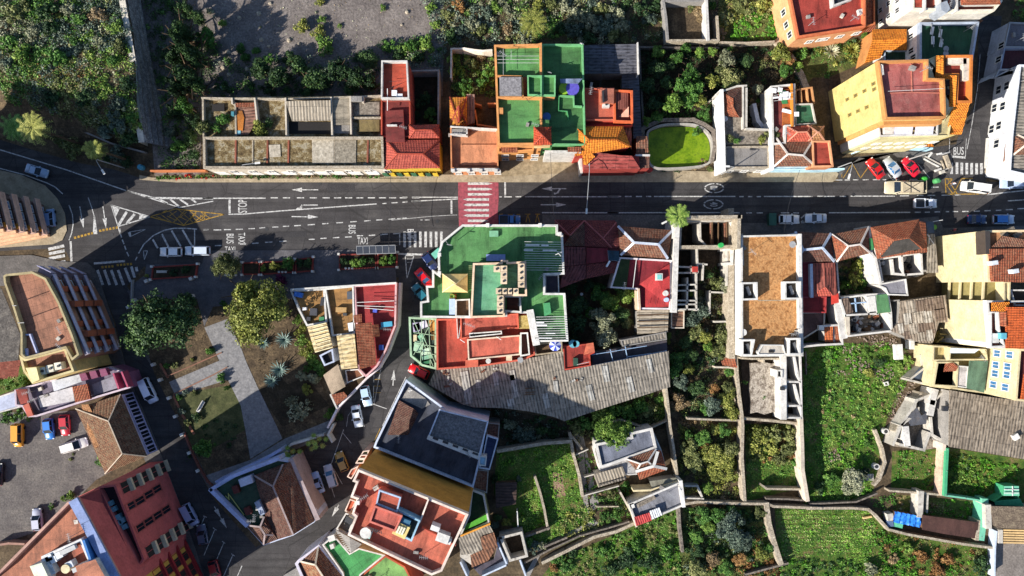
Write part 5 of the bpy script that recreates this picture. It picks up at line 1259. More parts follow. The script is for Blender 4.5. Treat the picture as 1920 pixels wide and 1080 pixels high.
# ---- D3
t=Thing("house","dark brown tile hip roofed house with green corner terrace between two streets","house",520,560)
t.block([(55,460),(230,355),(545,235),(632,248),(842,640),(808,690),(655,785),(440,858),(310,712)],5.6,paint("b8c0d8",.15),roofp("37503f",.25),.3,paint("c4cce0",.1),.3)
t.plane("roof",[(370,352,5.9),(580,272,5.9),(508,432,7.8)],T_DRK,.15);t.plane("roof",[(370,352,5.9),(508,432,7.8),(655,782,7.4),(545,815,5.9),(455,650,5.9)],T_DRK,.15)
t.plane("roof",[(580,272,5.9),(632,255,5.9),(808,685,5.9),(655,782,7.4),(508,432,7.8)],T_BRN,.15)
t.plane("roof",[(455,650,5.9),(545,815,5.9),(440,855,5.9),(310,712,5.9),(415,725,6.9),(445,690,6.9)],T_DRK,.15)
t.bars("ridge",[((370,352,6.1),(508,432,8)),((580,272,6.1),(508,432,8)),((508,432,8),(655,782,7.6)),((310,712,6.1),(415,725,7.1)),((415,725,7.1),(445,650,7.0)),((415,725,7.1),(450,780,7.1)),((450,780,7.1),(440,852,6.1)),((450,780,7.1),(510,785,6.4))],.3,.12,paint("9a8a88",.2))
t.walls("side_wall",[[(640,250),(825,660)]],5.8,.9,paint("a89898",.2));t.walls("side_wall",[[(60,462),(312,712)]],6.4,.7,paint("aab4d8",.1));t.walls("side_wall",[[(60,455),(200,365),(545,232)]],6.4,.6,paint("aab4d8",.1))
t.box("roof_room",310,395,2.3,1.4,5.3,6.8,paint("b8bcd0",.2),20);t.box("roof_room",412,590,.9,2.6,5.3,6.6,paint("9aa4b8",.2),25)
t.box("flower_box",238,455,1.1,1.4,5.3,6.0,paint("5a2c28",.2),20);t.box("flower_box",325,610,1.1,1.4,5.3,6.0,paint("5a2c28",.2),20)
t.bars("aerial",[((190,490,5.4),(300,640,5.6)),((165,500,5.6),(195,530,5.6)),((185,480,5.6),(190,530,5.6))],.1,.1,plain("pale_yellow_pole","b8bc6a"))
gwall([(100,400),(270,320),(440,240),(560,170)],3.4,.5,paint("aab4d8",.1),"pale blue double wall climbing behind the brown tile roofed corner house")
gwall([(245,340),(450,262),(530,225)],3.9,.35,paint("bcc4e0",.1),"upper pale blue wall running just above the green corner terrace")
# ---- D4 villa
TL(1,2)
t=Thing("house","villa with orange paved terraces, striped awnings and a red walled yard","house",1000,380)
OT=roofp("b98a50",.3,"8a6a44",joints=1.2)
t.block([(632,95),(880,82),(898,325),(752,352),(690,232)],4.2,paint("c8ccd8",.1),OT,.7,WR,.28)
t.block([(882,82),(1090,62),(1100,408),(935,425),(912,262)],4.3,WR,roofp("a87c48",.3,"7a6044",joints=1.2),.7,WR,.25)
t.block([(1092,60),(1402,40),(1396,350),(1325,530),(1262,645),(1180,722),(1130,670)],4.2,paint("c05a50",.1),roofp("a03838",.15),.8,paint("d8a8a8",.1),.28)
t.plane("tiled_roof",[(1102,338,5.4),(1222,325,5.2),(1225,345,5.2),(1272,342,4.8),(1280,428,4.8),(1238,432,5.2),(1256,630,5.0),(1135,668,5.4)],T_RED,.2,R(92))
t.plane("tiled_roof",[(1090,275,5.2),(1148,265,5.2),(1152,325,5.2),(1096,330,5.2)],T_RED,.15)
t.plane("awning",[(755,358,4.9),(895,322,5.1),(942,510,4.9),(812,542,4.7)],C_YEL,.1,R(-75));t.plane("awning",[(968,422,4.9),(1098,408,5.0),(1120,655,4.9),(1002,665,4.8)],C_YEL,.1,R(-80))
t.bars("awning_rafter",[((765+i*22,352 - i*5,5.15),(818+i*20,540 - i*5,4.95)) for i in range(0)]+[((758+8*i,360+i*26,5.1),(892+6*i,330+i*25,5.3)) for i in range(8)],.12,.1,paint("f0e4b8",.1))
t.lump("wall",[(765,365),(888,335),(932,500),(818,530)],4.4,WR);t.lump("wall",[(978,430),(1090,418),(1112,645),(1008,655)],4.4,WR)
t.block([(845,565),(938,518),(952,612),(880,640)],4.0,paint("c0c8dc",.1),plain("dark_opening","1e1a18",.9),.6,paint("c0c8dc",.1),.25)
t.plane("roof",[(872,708,4.2),(978,628,4.4),(1032,790,4.2),(932,848,4.0)],roofp("b09c84",.3),.2);t.lump("wall",[(885,708),(970,645),(1020,785),(938,832)],3.9,WR)
t.block([(1030,672),(1125,665),(1165,715),(1045,765)],3.4,paint("a86a4c",.2),roofp("8a5a40",.3),.4,WR,.15)
t.plane("roof",[(930,850,3.4),(1020,828,3.4),(1048,862,3.4),(970,925,3.2)],T_RED,.15)
for x,y,w,d,c in ((690,125,1.5,.9,"3f78c8"),(862,175,.5,1.5,"2c2c30"),(735,228,.7,.5,"e8e8e8"),(800,250,1.3,1.3,"3a3a40"),(765,300,.7,.7,"303034"),(1062,130,.9,1.4,"4a5058"),(1000,235,1.9,.9,"b08a54"),(1028,268,.7,.5,"3a3a3a"),(1075,360,1.1,1.6,"eeeeee"),(1330,340,2.0,.9,"3f98b8"),(1245,242,.7,.6,"4a5ac0"),(1290,508,.8,.9,"3a5aa8"),(860,300,.9,.7,"2f7a4a")):
    t.box("terrace_furniture",x,y,w,d,3.5,4.3,plain("furniture_paint",c,.6),rnd.uniform(-15,15))
t.bars("clothes_line",[((1115,182,5.2),(1385,170,5.2)),((1115,205,5.2),(1385,215,5.2)),((1170,222,5.2),(1380,240,5.2))],.1,.06,FRAME)
m=MB()
for i in range(36):
    c=P(640+i*20.5,88 - i*1.25,4.5);c.z=4.2;m.cyl(c,.12,.5,6)
m.bar(P(635,88,4.8),P(1400,40,4.8),.3,.12);t.add("balustrade",m,WR)
gwall([(1425,45),(1412,350),(1340,540),(1275,655),(1180,735),(975,945),(905,1085)],2.4,.35,paint("e8dcdc",.1),"white and pink kerbside wall curving down from the red yard past the parked cars")
gwall([(925,850),(968,945)],2.6,.3,WR,"short white wall below the villa closing off the green corner")
TL(1,3)
gwall([(940,-10),(905,60),(935,110)],2.2,.35,WR,"white wall end with step where the yucca trees meet the street")
gwall([(870,60),(640,130),(545,200)],1.8,.4,WR,"low whitewashed wall behind the bright yucca rosettes")
# ---- C4 maroon roofs
TL(3,1)
MAR=tile("8a4440","703636","7c4240",.1,"4f3a38")
t=Thing("house","house with maroon painted tile roofs beside the green apartment building","house",-150,800)
t.lump("wall",[(-375,590),(50,590),(95,790),(60,960),(-160,1010),(-345,1080),(-320,920),(-325,690),(-360,680)],4.8,paint("8a4a48",.2))
t.plane("roof",[(-385,585,5.2),(-170,590,5.4),(-275,700,6.6),(-322,690,5.6),(-362,680,5.2)],MAR,.2);t.plane("roof",[(-170,590,5.4),(-168,778,5.4),(-322,775,5.4),(-275,700,6.6)],T_DRK,.2)
t.plane("roof",[(-170,590,5.4),(60,600,5.0),(-35,720,6.4)],MAR,.2);t.plane("roof",[(-170,590,5.4),(-35,720,6.4),(28,790,5.2),(-168,782,5.4)],MAR,.2);t.plane("roof",[(60,600,5.0),(110,800,5.0),(28,790,5.2),(-35,720,6.4)],MAR,.2)
t.bars("ridge",[((-385,590,5.4),(-275,700,6.8)),((-170,592,5.6),(-275,700,6.8)),((-170,592,5.6),(-35,720,6.6)),((60,605,5.2),(-35,720,6.6)),((-35,720,6.6),(28,790,5.4))],.22,.1,paint("a05a58",.1))
t.plane("roof",[(-320,782,5.3),(-160,785,5.5),(-158,905,5.3),(-318,925,5.0)],corr("7a4444","8f5450","643638"),.12);t.plane("roof",[(-155,790,5.8),(0,792,5.4),(8,885,5.4),(-155,905,5.8)],roofp("843038",.1),.15)
t.plane("roof",[(-320,930,5.0),(-160,910,5.3),(-158,1010,5.0),(-352,1085,4.6)],corr("7a4444","8f5450","643638"),.12);t.plane("roof",[(-155,908,5.4),(75,888,5.2),(62,968,5.0),(-155,1012,5.2)],MAR,.12)
t.box("washing",2,905,1.2,.3,5.4,5.9,wm,60);t.lump("roof_room",[(0,808),(82,812),(80,885),(5,878)],5.9,paint("a8b8c8",.1),4,roofp("2c4a5a",.2))
t=Thing("house","house with brown tile hip roof edged by thick white ridges","house",270,740)
t.hip([(72,632),(468,662),(432,868),(92,842)],5.8,7.6,T_BRN,paint("cdd3e0",.1),r=(188,752,365,765),rw=.42,wall=WHITE);
t=Thing("house","red terraced house with square white roof light below the white ridged roof","house",300,1000)
t.block([(85,858),(462,880),(450,1235),(222,1232),(215,1090),(18,1078)],5.6,WHITE,roofp("8f2e36",.1),.5,paint("e0d4d4",.1),.25)
t.plane("roof",[(228,1052,5.5),(335,975,6.3),(445,905,6.3),(448,1215,5.5),(270,1228,5.5),(270,1080,5.5)],roofp("b83c3c",.1),.1)
t.plane("ivy_roof",[(88,865,5.5),(160,870,5.5),(135,1075,5.4),(22,1070,5.4)],roofp("2f4020",.4,"5a5a30"),.1)
c=t.box("skylight",372,1000,1.15,1.25,5.2,7.0,WR);t.box("pane",372,1000,.75,.8,7.0,7.05,plain("aqua_glass","7ac0b8",.3),parent=c)
t.bars("railing",[((205,875,5.9),(180,1080,5.9))],.1,.15,FRAME);t.cyl("water_tank",418,1118,.5,5.1,6.2,WR);t.cyl("water_tank",425,1165,.4,5.1,6.4,plain("pale_blue_sheet","b4c4e4",.4))
for i in range(8): t.bars("railing",[((290+i*17,1200,5.8),(300+i*17,1160,5.8))],.04,.04,DARKM) if i % 3 == 0 else None
gwall([(222,1090),(230,1235)],5.8,.35,paint("d8b89c",.3),"tan end wall of the red terraced house above the dark garden")
TL(3,2)
t=Thing("shed","shed roofed with overlapping tan sheets below the red terraced house","shed",320,320)
t.plane("roof",[(208,238,4.8),(440,228,4.8),(432,396,4.2),(212,412,4.2)],C_BEI,.12,R(90));t.lump("wall",[(218,246),(432,238),(426,388),(220,402)],4.1,CONC)
m=MB()
for y in (275,320,365): m.bar(P(212,y,4.75),P(436,y - 8,4.75),.16,.12)
t.add("batten",m,WOOD)
t=Thing("shed","small open shed with rusty brown sheet roof beside the narrow wall","shed",505,300)
t.block([(458,240),(552,240),(550,368),(458,368)],3.2,PALE,corr("7a5a48","94705c","5c4436"),.2,PALE,.15)
# ---- C5 ruin
TL(3,1)
t=Thing("derelict_house","roofless whitewashed ruin with open cell rooms below the tall palm","house",750,800)
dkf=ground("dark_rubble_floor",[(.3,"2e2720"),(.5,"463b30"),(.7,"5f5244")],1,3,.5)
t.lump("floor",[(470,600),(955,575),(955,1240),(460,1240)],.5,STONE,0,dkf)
UW=STONEW
t.walls("outer_wall",[[(500,610),(480,1240)]],6.4,.9,WHITE);t.walls("outer_wall",[[(540,570),(958,565)],[(950,565),(945,785)]],8.4,.6,UW);t.walls("outer_wall",[[(505,600),(500,700)]],8.4,.8,WHITE);t.walls("outer_wall",[[(505,785),(960,780)]],6.0,.6,UW)
t.walls("partition_wall",[[(530,600),(520,780)],[(665,590),(668,730),(705,770)],[(540,597),(930,590)],[(930,590),(925,780)]],5.4,.35,OLDW)
t.walls("beam",[[(755,600),(750,770)],[(800,600),(798,770)],[(860,600),(862,770)]],4.8,.12,WOOD,4.4)
t.plane("roof_remnant",[(835,610,4.6),(862,600,4.6),(868,770,4.2),(842,770,4.2)],T_BRN,.12);t.plane("roof_remnant",[(735,605,4.4),(760,605,4.4),(765,760,4.0),(738,760,4.0)],T_BRN,.12)
t.plane("plaster_wall",[(875,605,5.0),(920,600,5.2),(918,700,5.0),(895,645,4.8)],WHITE,.2)
t.walls("partition_wall",[[(645,800),(650,965)],[(505,925),(600,930)],[(600,925),(605,970)],[(490,970),(645,970)],[(655,905),(715,910)],[(690,905),(685,1020)],[(865,800),(860,1060)],[(900,800),(915,905)],[(640,970),(640,1240)],[(490,1060),(640,1055)],[(490,1100),(640,1098)],[(575,1010),(572,1235)],[(490,1170),(635,1172)],[(480,1235),(650,1235)],[(475,1200),(640,1198)]],4.6,.28,OLDW)
t.walls("partition_wall",[[(855,800),(900,800),(895,905),(858,905)]],4.9,.5,WHITE);t.walls("outer_wall",[[(965,700),(972,905)]],7.2,.6,PALE)
t.box("crate",632,945,.9,1.0,4.4,5.2,paint("b83c34",.2));t.cyl("bucket",820,770,.45,5.9,6.6,plain("bright_green_plastic","2fa050"))
t.walls("outer_wall",[[(738,1105),(735,1260)],[(740,1110),(870,1115)],[(780,1325),(870,1322)]],3.0,.3,OLDW)
# ---- C6
t=Thing("house","long building with mottled orange tiled flat roof and four corner light wells","house",1180,1100)
OR6=ground("mottled_orange_roof",[(.34,"7c5638"),(.44,"ac7848"),(.52,"c89460"),(.6,"b48454"),(.7,"86644a")],.9,3,.45)
t.block([(963,702),(1402,692),(1412,1572),(968,1575)],8.0,paint("ece6dc",.25),OR6,.9,WHITE,.25)
t.walls("parapet",[[(1388,700),(1395,1560)]],8.1,.6,WHITE,7)
TL(3,2)
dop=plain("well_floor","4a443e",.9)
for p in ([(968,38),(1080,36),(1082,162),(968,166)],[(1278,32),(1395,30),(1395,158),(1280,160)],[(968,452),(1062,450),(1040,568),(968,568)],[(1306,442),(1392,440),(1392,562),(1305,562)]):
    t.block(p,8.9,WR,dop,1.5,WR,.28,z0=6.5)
    q=P(p[0][0]+60,p[0][1]+60,7.5);t.box("well_ladder",p[0][0]+50,p[0][1]+60,.5,1.6,7.3,7.9,GREYM,20)
t.block([(1085,545),(1118,488),(1268,490),(1285,560),(1090,560)],8.6,WR,roofp("cfc4b4",.3),.15,WR,.15,z0=6.5)
for x in (1172,1192): t.box("window",x,536,.4,.45,8.3,8.62,plain("dark_opening","1e1a18",.9))
t.cyl("satellite_dish",1335,-238,.35,7.1,7.7,GREYM,r2=.6);t.cyl("satellite_dish",980,398,.35,7.1,7.9,WR,r2=.6)
t.bars("roof_joint",[((1085,168,7.12),(1395,165,7.12))],.12,.04,STONEW)
t=Thing("derelict_house","roofless walled yard with pale broken floor under the orange tiled roof","house",1180,800)
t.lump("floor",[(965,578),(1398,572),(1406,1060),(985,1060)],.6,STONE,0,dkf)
t.lump("broken_floor",[(1030,622),(1120,612),(1180,625),(1250,614),(1244,760),(1252,860),(1240,905),(1250,985),(1190,975),(1130,992),(1075,975),(1028,985),(1036,900),(1024,800),(1036,720)],1.6,STONE,.5,ground("pale_broken_floor",[(.36,"5e5246"),(.46,"94887a"),(.54,"c2b7a8"),(.62,"a09482"),(.7,"6c6052")],.9,3.5,.55))
t.walls("outer_wall",[[(965,585),(1035,590),(1285,590)],[(1128,590),(1128,612)]],4.0,.3,STONEW);t.walls("outer_wall",[[(1270,575),(1272,1010)]],4.6,1.0,WHITE)
t.walls("partition_wall",[[(1290,755),(1388,758)],[(1290,930),(1395,930)],[(1290,1015),(1395,1018)],[(1288,600),(1290,1015)],[(1392,575),(1402,1020)],[(1350,580),(1385,750)],[(1352,780),(1390,920)]],4.2,.32,WHITE)
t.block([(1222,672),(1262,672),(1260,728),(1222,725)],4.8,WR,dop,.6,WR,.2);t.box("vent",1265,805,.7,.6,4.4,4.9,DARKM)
for x,y,r in ((1125,725,18),(1130,868,20),(1238,750,12),(1238,860,16),(990,760,22)): bush(x,y,r,"mid","growing through the broken pale floor",None,1.2)
# ================================================================ right side
TL(4,1)
BLW=paint("c4cede",.15)
t=Thing("house","maroon house with dark tile roof edged by pale blue ridges near the orange roofed building","house",30,850)
t.hip([(-112,672),(146,685),(170,888),(-112,893)],5.6,7.2,T_DRK,BLW,r=(-55,805,85,790),rw=.42,wall=BLW)
t.plane("roof",[(12,898,5.4),(100,900,5.6),(104,1070,6.2),(60,1100,5.8),(15,1140,5.4)],corr("8a4a40","a05a4c","7a4038"),.12,0)
t.plane("roof",[(100,900,5.6),(175,895,5.4),(190,1125,5.4),(165,1135,5.4),(104,1070,6.2)],corr("8a4a40","a05a4c","7a4038"),.12,0)
t.plane("roof",[(104,1070,6.2),(165,1135,5.4),(15,1145,5.4),(60,1100,5.8)],T_PNK,.12)
t.lump("wall",[(-105,895),(12,895),(15,1145),(185,1140),(178,895)],4.9,paint("7a3a3a",.1))
t.block([(-108,895),(12,893),(14,1150),(-108,1150)],5.2,paint("a8a0b0",.2),roofp("8a3038",.15),.4,paint("8f4048",.1),.2)
t.walls("ledge",[[(5,915),(10,1140)]],5.6,.5,BLW,4.5)
t.block([(-105,1145),(115,1143),(112,1260),(-105,1255)],5.0,paint("9a3c3c",.1),roofp("9c3434",.1),.3,paint("a83c3c",.1),.2)
t.plane("awning",[(150,1120,5.2),(200,1115,5.2),(205,1185,5.0),(150,1200,5.0)],paint("c03c30",.2),.1)
TL(4,2)
t.block([(-105,255),(105,250),(100,350),(-105,480)],3.4,PALE,roofp("7a5a50",.3),.2,PALE,.2)
t=Thing("shed","pair of small orange tiled shed roofs inside a white L shaped wall","shed",160,420)
t.plane("roof",[(98,352,3.6),(160,350,3.6),(162,470,3.2),(105,468,3.2)],T_ORG if False else tile("c86a3c","a85630","b8643c",.2),.15);t.plane("roof",[(176,352,3.6),(215,350,3.6),(222,470,3.2),(182,470,3.2)],T_RED,.15)
t.lump("wall",[(105,358),(210,358),(216,465),(110,464)],3.0,WHITE)
t.walls("white_wall",[[(100,352),(220,345),(230,482),(60,490),(-110,508)]],3.9,.35,WHITE);t.box("tank",80,365,.9,.9,3,4,WR)
# house 2
TL(4,1)
t=Thing("house","house with brown and orange tile roof and cream ridges above a leafy patio","house",280,760)
t.hip([(150,692),(418,640),(432,828),(188,890)],5.6,7.2,T_BRN,paint("e0d4c8",.2),r=(270,778,358,765),rw=.3,wall=WHITE)
t.plane("roof",[(152,700,5.9),(272,778,7.35),(192,885,5.8)],T_RED,.1)
t.walls("white_wall",[[(425,640),(440,830),(470,870),(505,1040)]],5.4,.45,WHITE)
gwall([(165,890),(190,900),(205,1130)],3.0,.3,WHITE,"white left wall of the leafy patio behind the cream ridged house")
t.plane("green_strip",[(422,720,5.7),(445,720,5.7),(458,800,5.7),(428,808,5.7)],paint("3f8a50",.4),.1)
# house 3
t=Thing("house","house with broad orange brown tile roof and black patched slope","house",640,730)
t.hip([(435,640),(785,582),(842,818),(482,868)],5.8,8.0,T_RED,None,r=(600,732,712,715),wall=WHITE)
t.plane("patch",[(505,858,6.05),(603,742,7.9),(712,722,7.95),(798,800,6.25)],roofp("4c4844",.4,"6a6460"),.08)
t.plane("roof",[(790,600,6.0),(832,605,5.6),(845,818,5.6),(808,818,6.0)],T_ORG if False else T_RED,.15)
t.lump("tile_row",[(695,815),(835,790),(838,822),(700,838)],6.3,T_RED,5)
for x in (520,560,640,760): t.box("broken_tile",x,830 - (x - 520)*.1,.8,.2,6.0,6.3,OLDW,10)
t=Thing("derelict_house","gutted white walled yard full of rubble below the black patched roof","house",660,940)
t.lump("floor",[(495,875),(800,825),(835,975),(690,1015),(480,1065)],.8,OLDW,0,RUBF)
t.walls("white_wall",[[(492,872),(800,826)],[(800,826),(808,975),(690,985)],[(495,880),(520,1035)],[(660,850),(668,975)],[(590,880),(600,975),(690,985)]],4.4,.35,WHITE)
for i in range(26): t.box("rubble",rnd.uniform(520,800),rnd.uniform(865,985),rnd.uniform(.4,1.3),rnd.uniform(.3,.9),.8,rnd.uniform(1.2,2.4),[WR,OLDW,STONEW,T_BRN,DARKM][i % 5],rnd.uniform(0,90))
t.block([(478,1055),(690,1015),(706,1135),(560,1130),(540,1085)],4.6,WHITE,roofp("8f8d94",.2),.2,WR,.2)
t=Thing("shed","grey corrugated passage roof with blue metal steps beside the cream wall","shed",880,820)
t.plane("roof",[(848,690,4.0),(898,688,4.0),(925,970,3.6),(838,972,3.6)],C_GRY,.1,0);t.lump("wall",[(852,695),(892,692),(915,960),(845,962)],3.4,CONC)
t.lump("steps",[(835,600),(890,600),(895,680),(845,685)],1.6,plain("blue_grey_steps","4c5a6c"));t.bars("railing",[((842,690,4.6),(890,760,4.6)),((860,700,4.6),(855,760,4.6)),((885,600,3.0),(955,588,3.0))],.1,.1,FRAME)
# C8 cream tower
CRM=paint("cebf96",.1,"b8a67c");OLV=paint("8c8050",.25)
TL(4,2)
t=Thing("apartment_building","tall cream building with blank sunlit side wall, slot light well and orange roofs","building",1400,100)
t.block([(1265,-338),(1740,-345),(1740,30),(1285,33)],14.0,CRM,roofp("c4906a",.2),.9,paint("e8cfa4",.1),.3)
t.face((1265,-338),(1285,33),14.0)
t.lump("roof_room",[(1262,-335),(1298,-335),(1300,-168),(1268,-168)],14.4,paint("4a4038",.2),12,paint("3f3a38",.1))
t.lump("raised_roof",[(1298,-205),(1740,-210),(1740,40),(1320,30)],14.6,T_RED,13,T_RED)
t.plane("shade_roof",[(1305,-215,14.2),(1390,-300,14.8),(1560,-270,14.8),(1560,-205,14.2)],T_BRN,.1)
for x,y in ((1335,-105),(1485,-45)): t.box("chimney",x,y,1.0,.7,14.5,15.7,paint("c8ccd0",.1),10)
for x,y in ((1420,-320),(1500,-310),(1450,-340)): t.box("debris",x,y,1.4,.8,13.2,13.8,RUBF,30)
t.block([(1275,168),(1330,170),(1740,170),(1740,515),(1302,512)],14.0,CRM,roofp("a8604a",.2),.9,WR,.3)
t.plane("roof",[(1312,180,14.3),(1440,178,14.3),(1430,250,14.8),(1310,245,14.3)],T_ORG,.15);t.plane("roof",[(1368,250,14.4),(1415,250,15.0),(1415,360,15.0),(1372,350,14.4)],T_RED,.15)
t.plane("roof",[(1412,215,14.8),(1740,215,15.2),(1740,515,14.4),(1412,515,14.4)],tile("d86a34","b85428","cc6030",.08),.15,R(90))
t.block([(1302,250),(1360,252),(1368,375),(1408,500),(1302,508)],14.1,WR,roofp("7a3a30",.2),.9,WR,.2);t.box("washing_machine",1398,425,.9,1.0,13.5,14.8,plain("turquoise_plastic","5fa8b8"));t.box("chest",1335,440,1.2,1.6,13.2,14.0,WR)
t.block([(1395,35),(1445,30),(1440,178),(1400,178)],14.0,CRM,roofp("e8dcb8",.1),.5,CRM,.2);t.block([(1445,90),(1740,90),(1740,205),(1478,205)],13.4,WR,plain("dark_opening","1e1a18",.9),.9,WR,.2)
m=MB()
for zz in (3.4,6.4,9.4,12.4):
    c=P(1285,33,14);d=P(1278,168,14);a=Vector((c.x,c.y,zz))+Vector((.3,0,0));b=Vector((d.x,d.y,zz))+Vector((.3,0,0));m.bar(a,b,.32,.3)
t.add("floor_beam",m,CRM)
t.add("light_well",MB().prism(ccw([P(1330,30,14),P(1400,30,14),P(1400,172,14),P(1330,172,14)]),0,12),OLV)
t.block([(1510,520),(1740,520),(1740,920),(1482,890)],13.0,CRM,roofp("6a2c2a",.2),.8,CRM,.3)
t.plane("roof",[(1545,700,13.4),(1740,700,14.2),(1740,900,14.2),(1520,880,13.4)],tile("d86a34","b85428","cc6030",.08),.15)
W8=ccw(PP([(1302,512),(1508,520),(1482,892),(1500,880)],13));
t.face((1510,520),(1482,890),13.0);t.wins([(1350,550),(1440,560),(1340,633),(1425,645),(1335,695),(1420,705),(1322,775),(1408,795)],1.2,1.5,pane=GLASSB)
t=Thing("house","low cream annex with open courts and a sea green roof below the cream tower","house",1080,650)
t.block([(888,490),(1282,522),(1286,600),(1258,838),(870,790),(888,605)],5.4,CRM,roofp("c8b47a",.2),.4,CRM,.3)
t.block([(885,495),(995,500),(990,605),(880,605)],5.8,CRM,roofp("5c3430",.2),.9,CRM,.25)
t.block([(1010,508),(1270,520),(1280,598),(1000,600)],6.6,CRM,OLV,1.4,CRM,.2);t.plane("roof",[(1015,510,6.7),(1225,518,6.9),(1185,548,6.7),(1010,548,6.7)],plain("milk_sheet","c8d2d8",.4),.1)
t.block([(915,612),(1070,612),(1060,795),(885,785)],6.0,CRM,roofp("5c2e28",.2),1.0,CRM,.25);t.plane("roof",[(975,622,5.9),(1030,618,6.2),(1065,645,6.2),(1058,678,5.9),(962,682,5.7)],T_RED,.1)
t.block([(1062,640),(1142,645),(1130,800),(1052,790)],5.9,WR,roofp("cfc6c0",.15),.15,WR,.15);t.plane("roof",[(1150,602,6.6),(1284,606,6.6),(1256,835,6.0),(1130,802,6.0)],roofp("5f7a62",.08),.15)
t.bars("steps",[((920,425,2.0),(990,440,2.0))],.3,.3,OLV)
t=Thing("garden_gate_house","yellow walled yard with leaning beam frames under the cream wall","yard",960,420)
t.lump("yard",[(905,400),(990,345),(1110,410),(1150,490),(895,470)],.8,paint("c8b878",.2),0,roofp("b8aa5c",.3));t.bars("beam",[((930,410,3),(1110,420,3)),((1110,420,3),(1150,495,3)),((1030,415,3),(1070,485,3)),((910,470,3),(960,430,3))],.25,.2,paint("8a7a4a",.3))
# C10
t=Thing("shed","shed under a patchwork of brown and grey corrugated sheets","shed",800,300)
PT=[(655,178),(972,135),(988,318),(922,322),(878,470),(790,468),(590,385),(640,330)]
W=t.block(PT,4.4,CONC,None,0,th=0);t.add("roof",MB().prism(offset(W,-.15),4.3,4.45),corr("9a8a78","ac9c88","7d6e60"),None,R(8))
for i,(x,y,w,d,k) in enumerate([(720,215,1.5,2.2,0),(800,205,1.8,2.0,1),(890,195,3.4,2.2,1),(700,300,1.3,2.0,2),(780,290,2.0,2.1,0),(850,280,1.3,2.4,2),(935,270,1.8,2.2,1),(740,370,1.4,2.0,0),(840,370,2.8,2.0,1),(650,370,.9,1.8,2),(800,430,1.2,1.6,0),(860,420,1.1,2.0,2),(700,420,1.2,1.4,1)]):
    t.add("roof_patch",MB().box(P(x,y,4.5) ,w,d,.04+.01*(i % 4),R(8)),[corr("a89a88","beb2a0","8f8474"),corr("7d6a5c","8f7c6a","6a594c"),corr("b8ae9e","ccc4b6","a09686")][k],None,R(8+i % 3))
t.walls("dark_side",[[(600,170),(640,165),(650,330)]],3.6,.2,CONC)
# C11
t=Thing("derelict_house","white walled open house with one green roof room and scattered furniture","house",400,280)
t.lump("floor",[(200,150),(560,118),(590,385),(270,425)],.9,WHITE,0,RUBF)
t.walls("outer_wall",[[(212,150),(268,145),(400,128),(560,118)],[(560,118),(582,260),(588,385)],[(588,388),(280,424)],[(212,150),(255,290),(270,424)],[(255,275),(480,262)],[(400,128),(420,265)],[(470,128),(485,265)]],4.2,.32,WHITE)
t.walls("outer_wall",[[(195,170),(240,420)]],4.0,1.2,WHITE)
t.plane("roof",[(232,152,4.4),(270,148,4.4),(308,250,4.2),(262,270,4.2)],corr("6f5c50","8a7666","5c4a40"),.1,0);t.plane("roof",[(475,128,4.5),(556,120,4.5),(578,252,4.3),(485,262,4.3)],roofp("5a8a5c",.6,"4a5a3c"),.1)
t.slab("roof",[(402,140),(466,132),(480,245),(425,250)],4.3,WR,.15);t.slab("roof",[(248,285),(282,285),(285,420),(262,420)],4.3,PALE,.15);t.plane("roof",[(545,265,4.2),(582,262,4.2),(590,375,4.2)],WR,.1)
t.bars("beam",[((320,150,4.2),(330,250,4.2)),((290,190,4.2),(400,180,4.2))],.2,.2,BLR)
for i in range(26): t.box("furniture",rnd.uniform(300,540),rnd.uniform(285,385),rnd.uniform(.4,1.4),rnd.uniform(.3,.8),.9,rnd.uniform(1.2,2.2),[WR,WOOD,T_RED,DARKM,GREYM][i % 5],rnd.uniform(0,90))
# C9
TL(4,3)
t=Thing("warehouse","large warehouse roof of brown grey corrugated sheets at the right edge","warehouse",1300,20)
W=t.block([(1010,-258),(1250,-215),(1740,-150),(1740,262),(1005,140)],5.6,CONC,None,0,th=0);t.add("roof",MB().prism(offset(W,-.15),5.5,5.66),corr("8a7c6c","a09280","6f6356"),None,R(-9))
t.box("air_vent",1490,75,1.0,1.0,5.6,6.3,WR,30);t.box("roof_hatch",978,-130,.9,.9,5,5.6,DARKM) 
t.walls("eaves_wall",[[(960,-250),(895,-185)],[(895,-260),(880,-100)]],3.4,.35,OLDW)
t=Thing("derelict_house","row of broken white walled cells left of the large corrugated roof","house",760,-60)
t.lump("floor",[(590,140),(680,-100),(900,-250),(990,-230),(960,140),(820,172)],.5,STONE,0,RUBF)
t.walls("outer_wall",[[(598,130),(652,0),(770,-190),(870,-230)],[(650,130),(820,170),(860,50)],[(700,20),(715,140)],[(760,-190),(745,-80),(655,-10)],[(870,-60),(880,60),(990,120)]],3.2,.45,OLDW)
t.walls("white_wall",[[(900,-250),(880,-180)],[(885,-170),(870,-100)]],3.6,1.1,WHITE);t.walls("outer_wall",[[(985,-20),(965,160)]],3.4,.6,paint("d8c8b8",.5));t.walls("white_wall",[[(690,20),(700,120)]],3.4,1.1,WHITE)
t.plane("roof",[(700,-70,3.2),(770,-140,3.4),(800,-80,3.4),(850,-110,3.3),(835,-20,3.2),(720,-5,3.1)],roofp("57585e",.4),.12)
t.walls("outer_wall",[[(610,30),(700,-90),(800,-240)]],2.6,.35,STONEW)
TL(4,2)
t=Thing("shed","collapsed grey lean-to with blue tarpaulin corner beside the debris slope","shed",800,650)
t.walls("outer_wall",[[(870,620),(900,790),(720,745)],[(860,440),(870,620),(730,730)]],2.8,.35,OLDW);t.plane("roof",[(720,730,2.4),(790,655,2.8),(845,690,2.8),(872,770,2.4)],roofp("45505f",.3),.1)
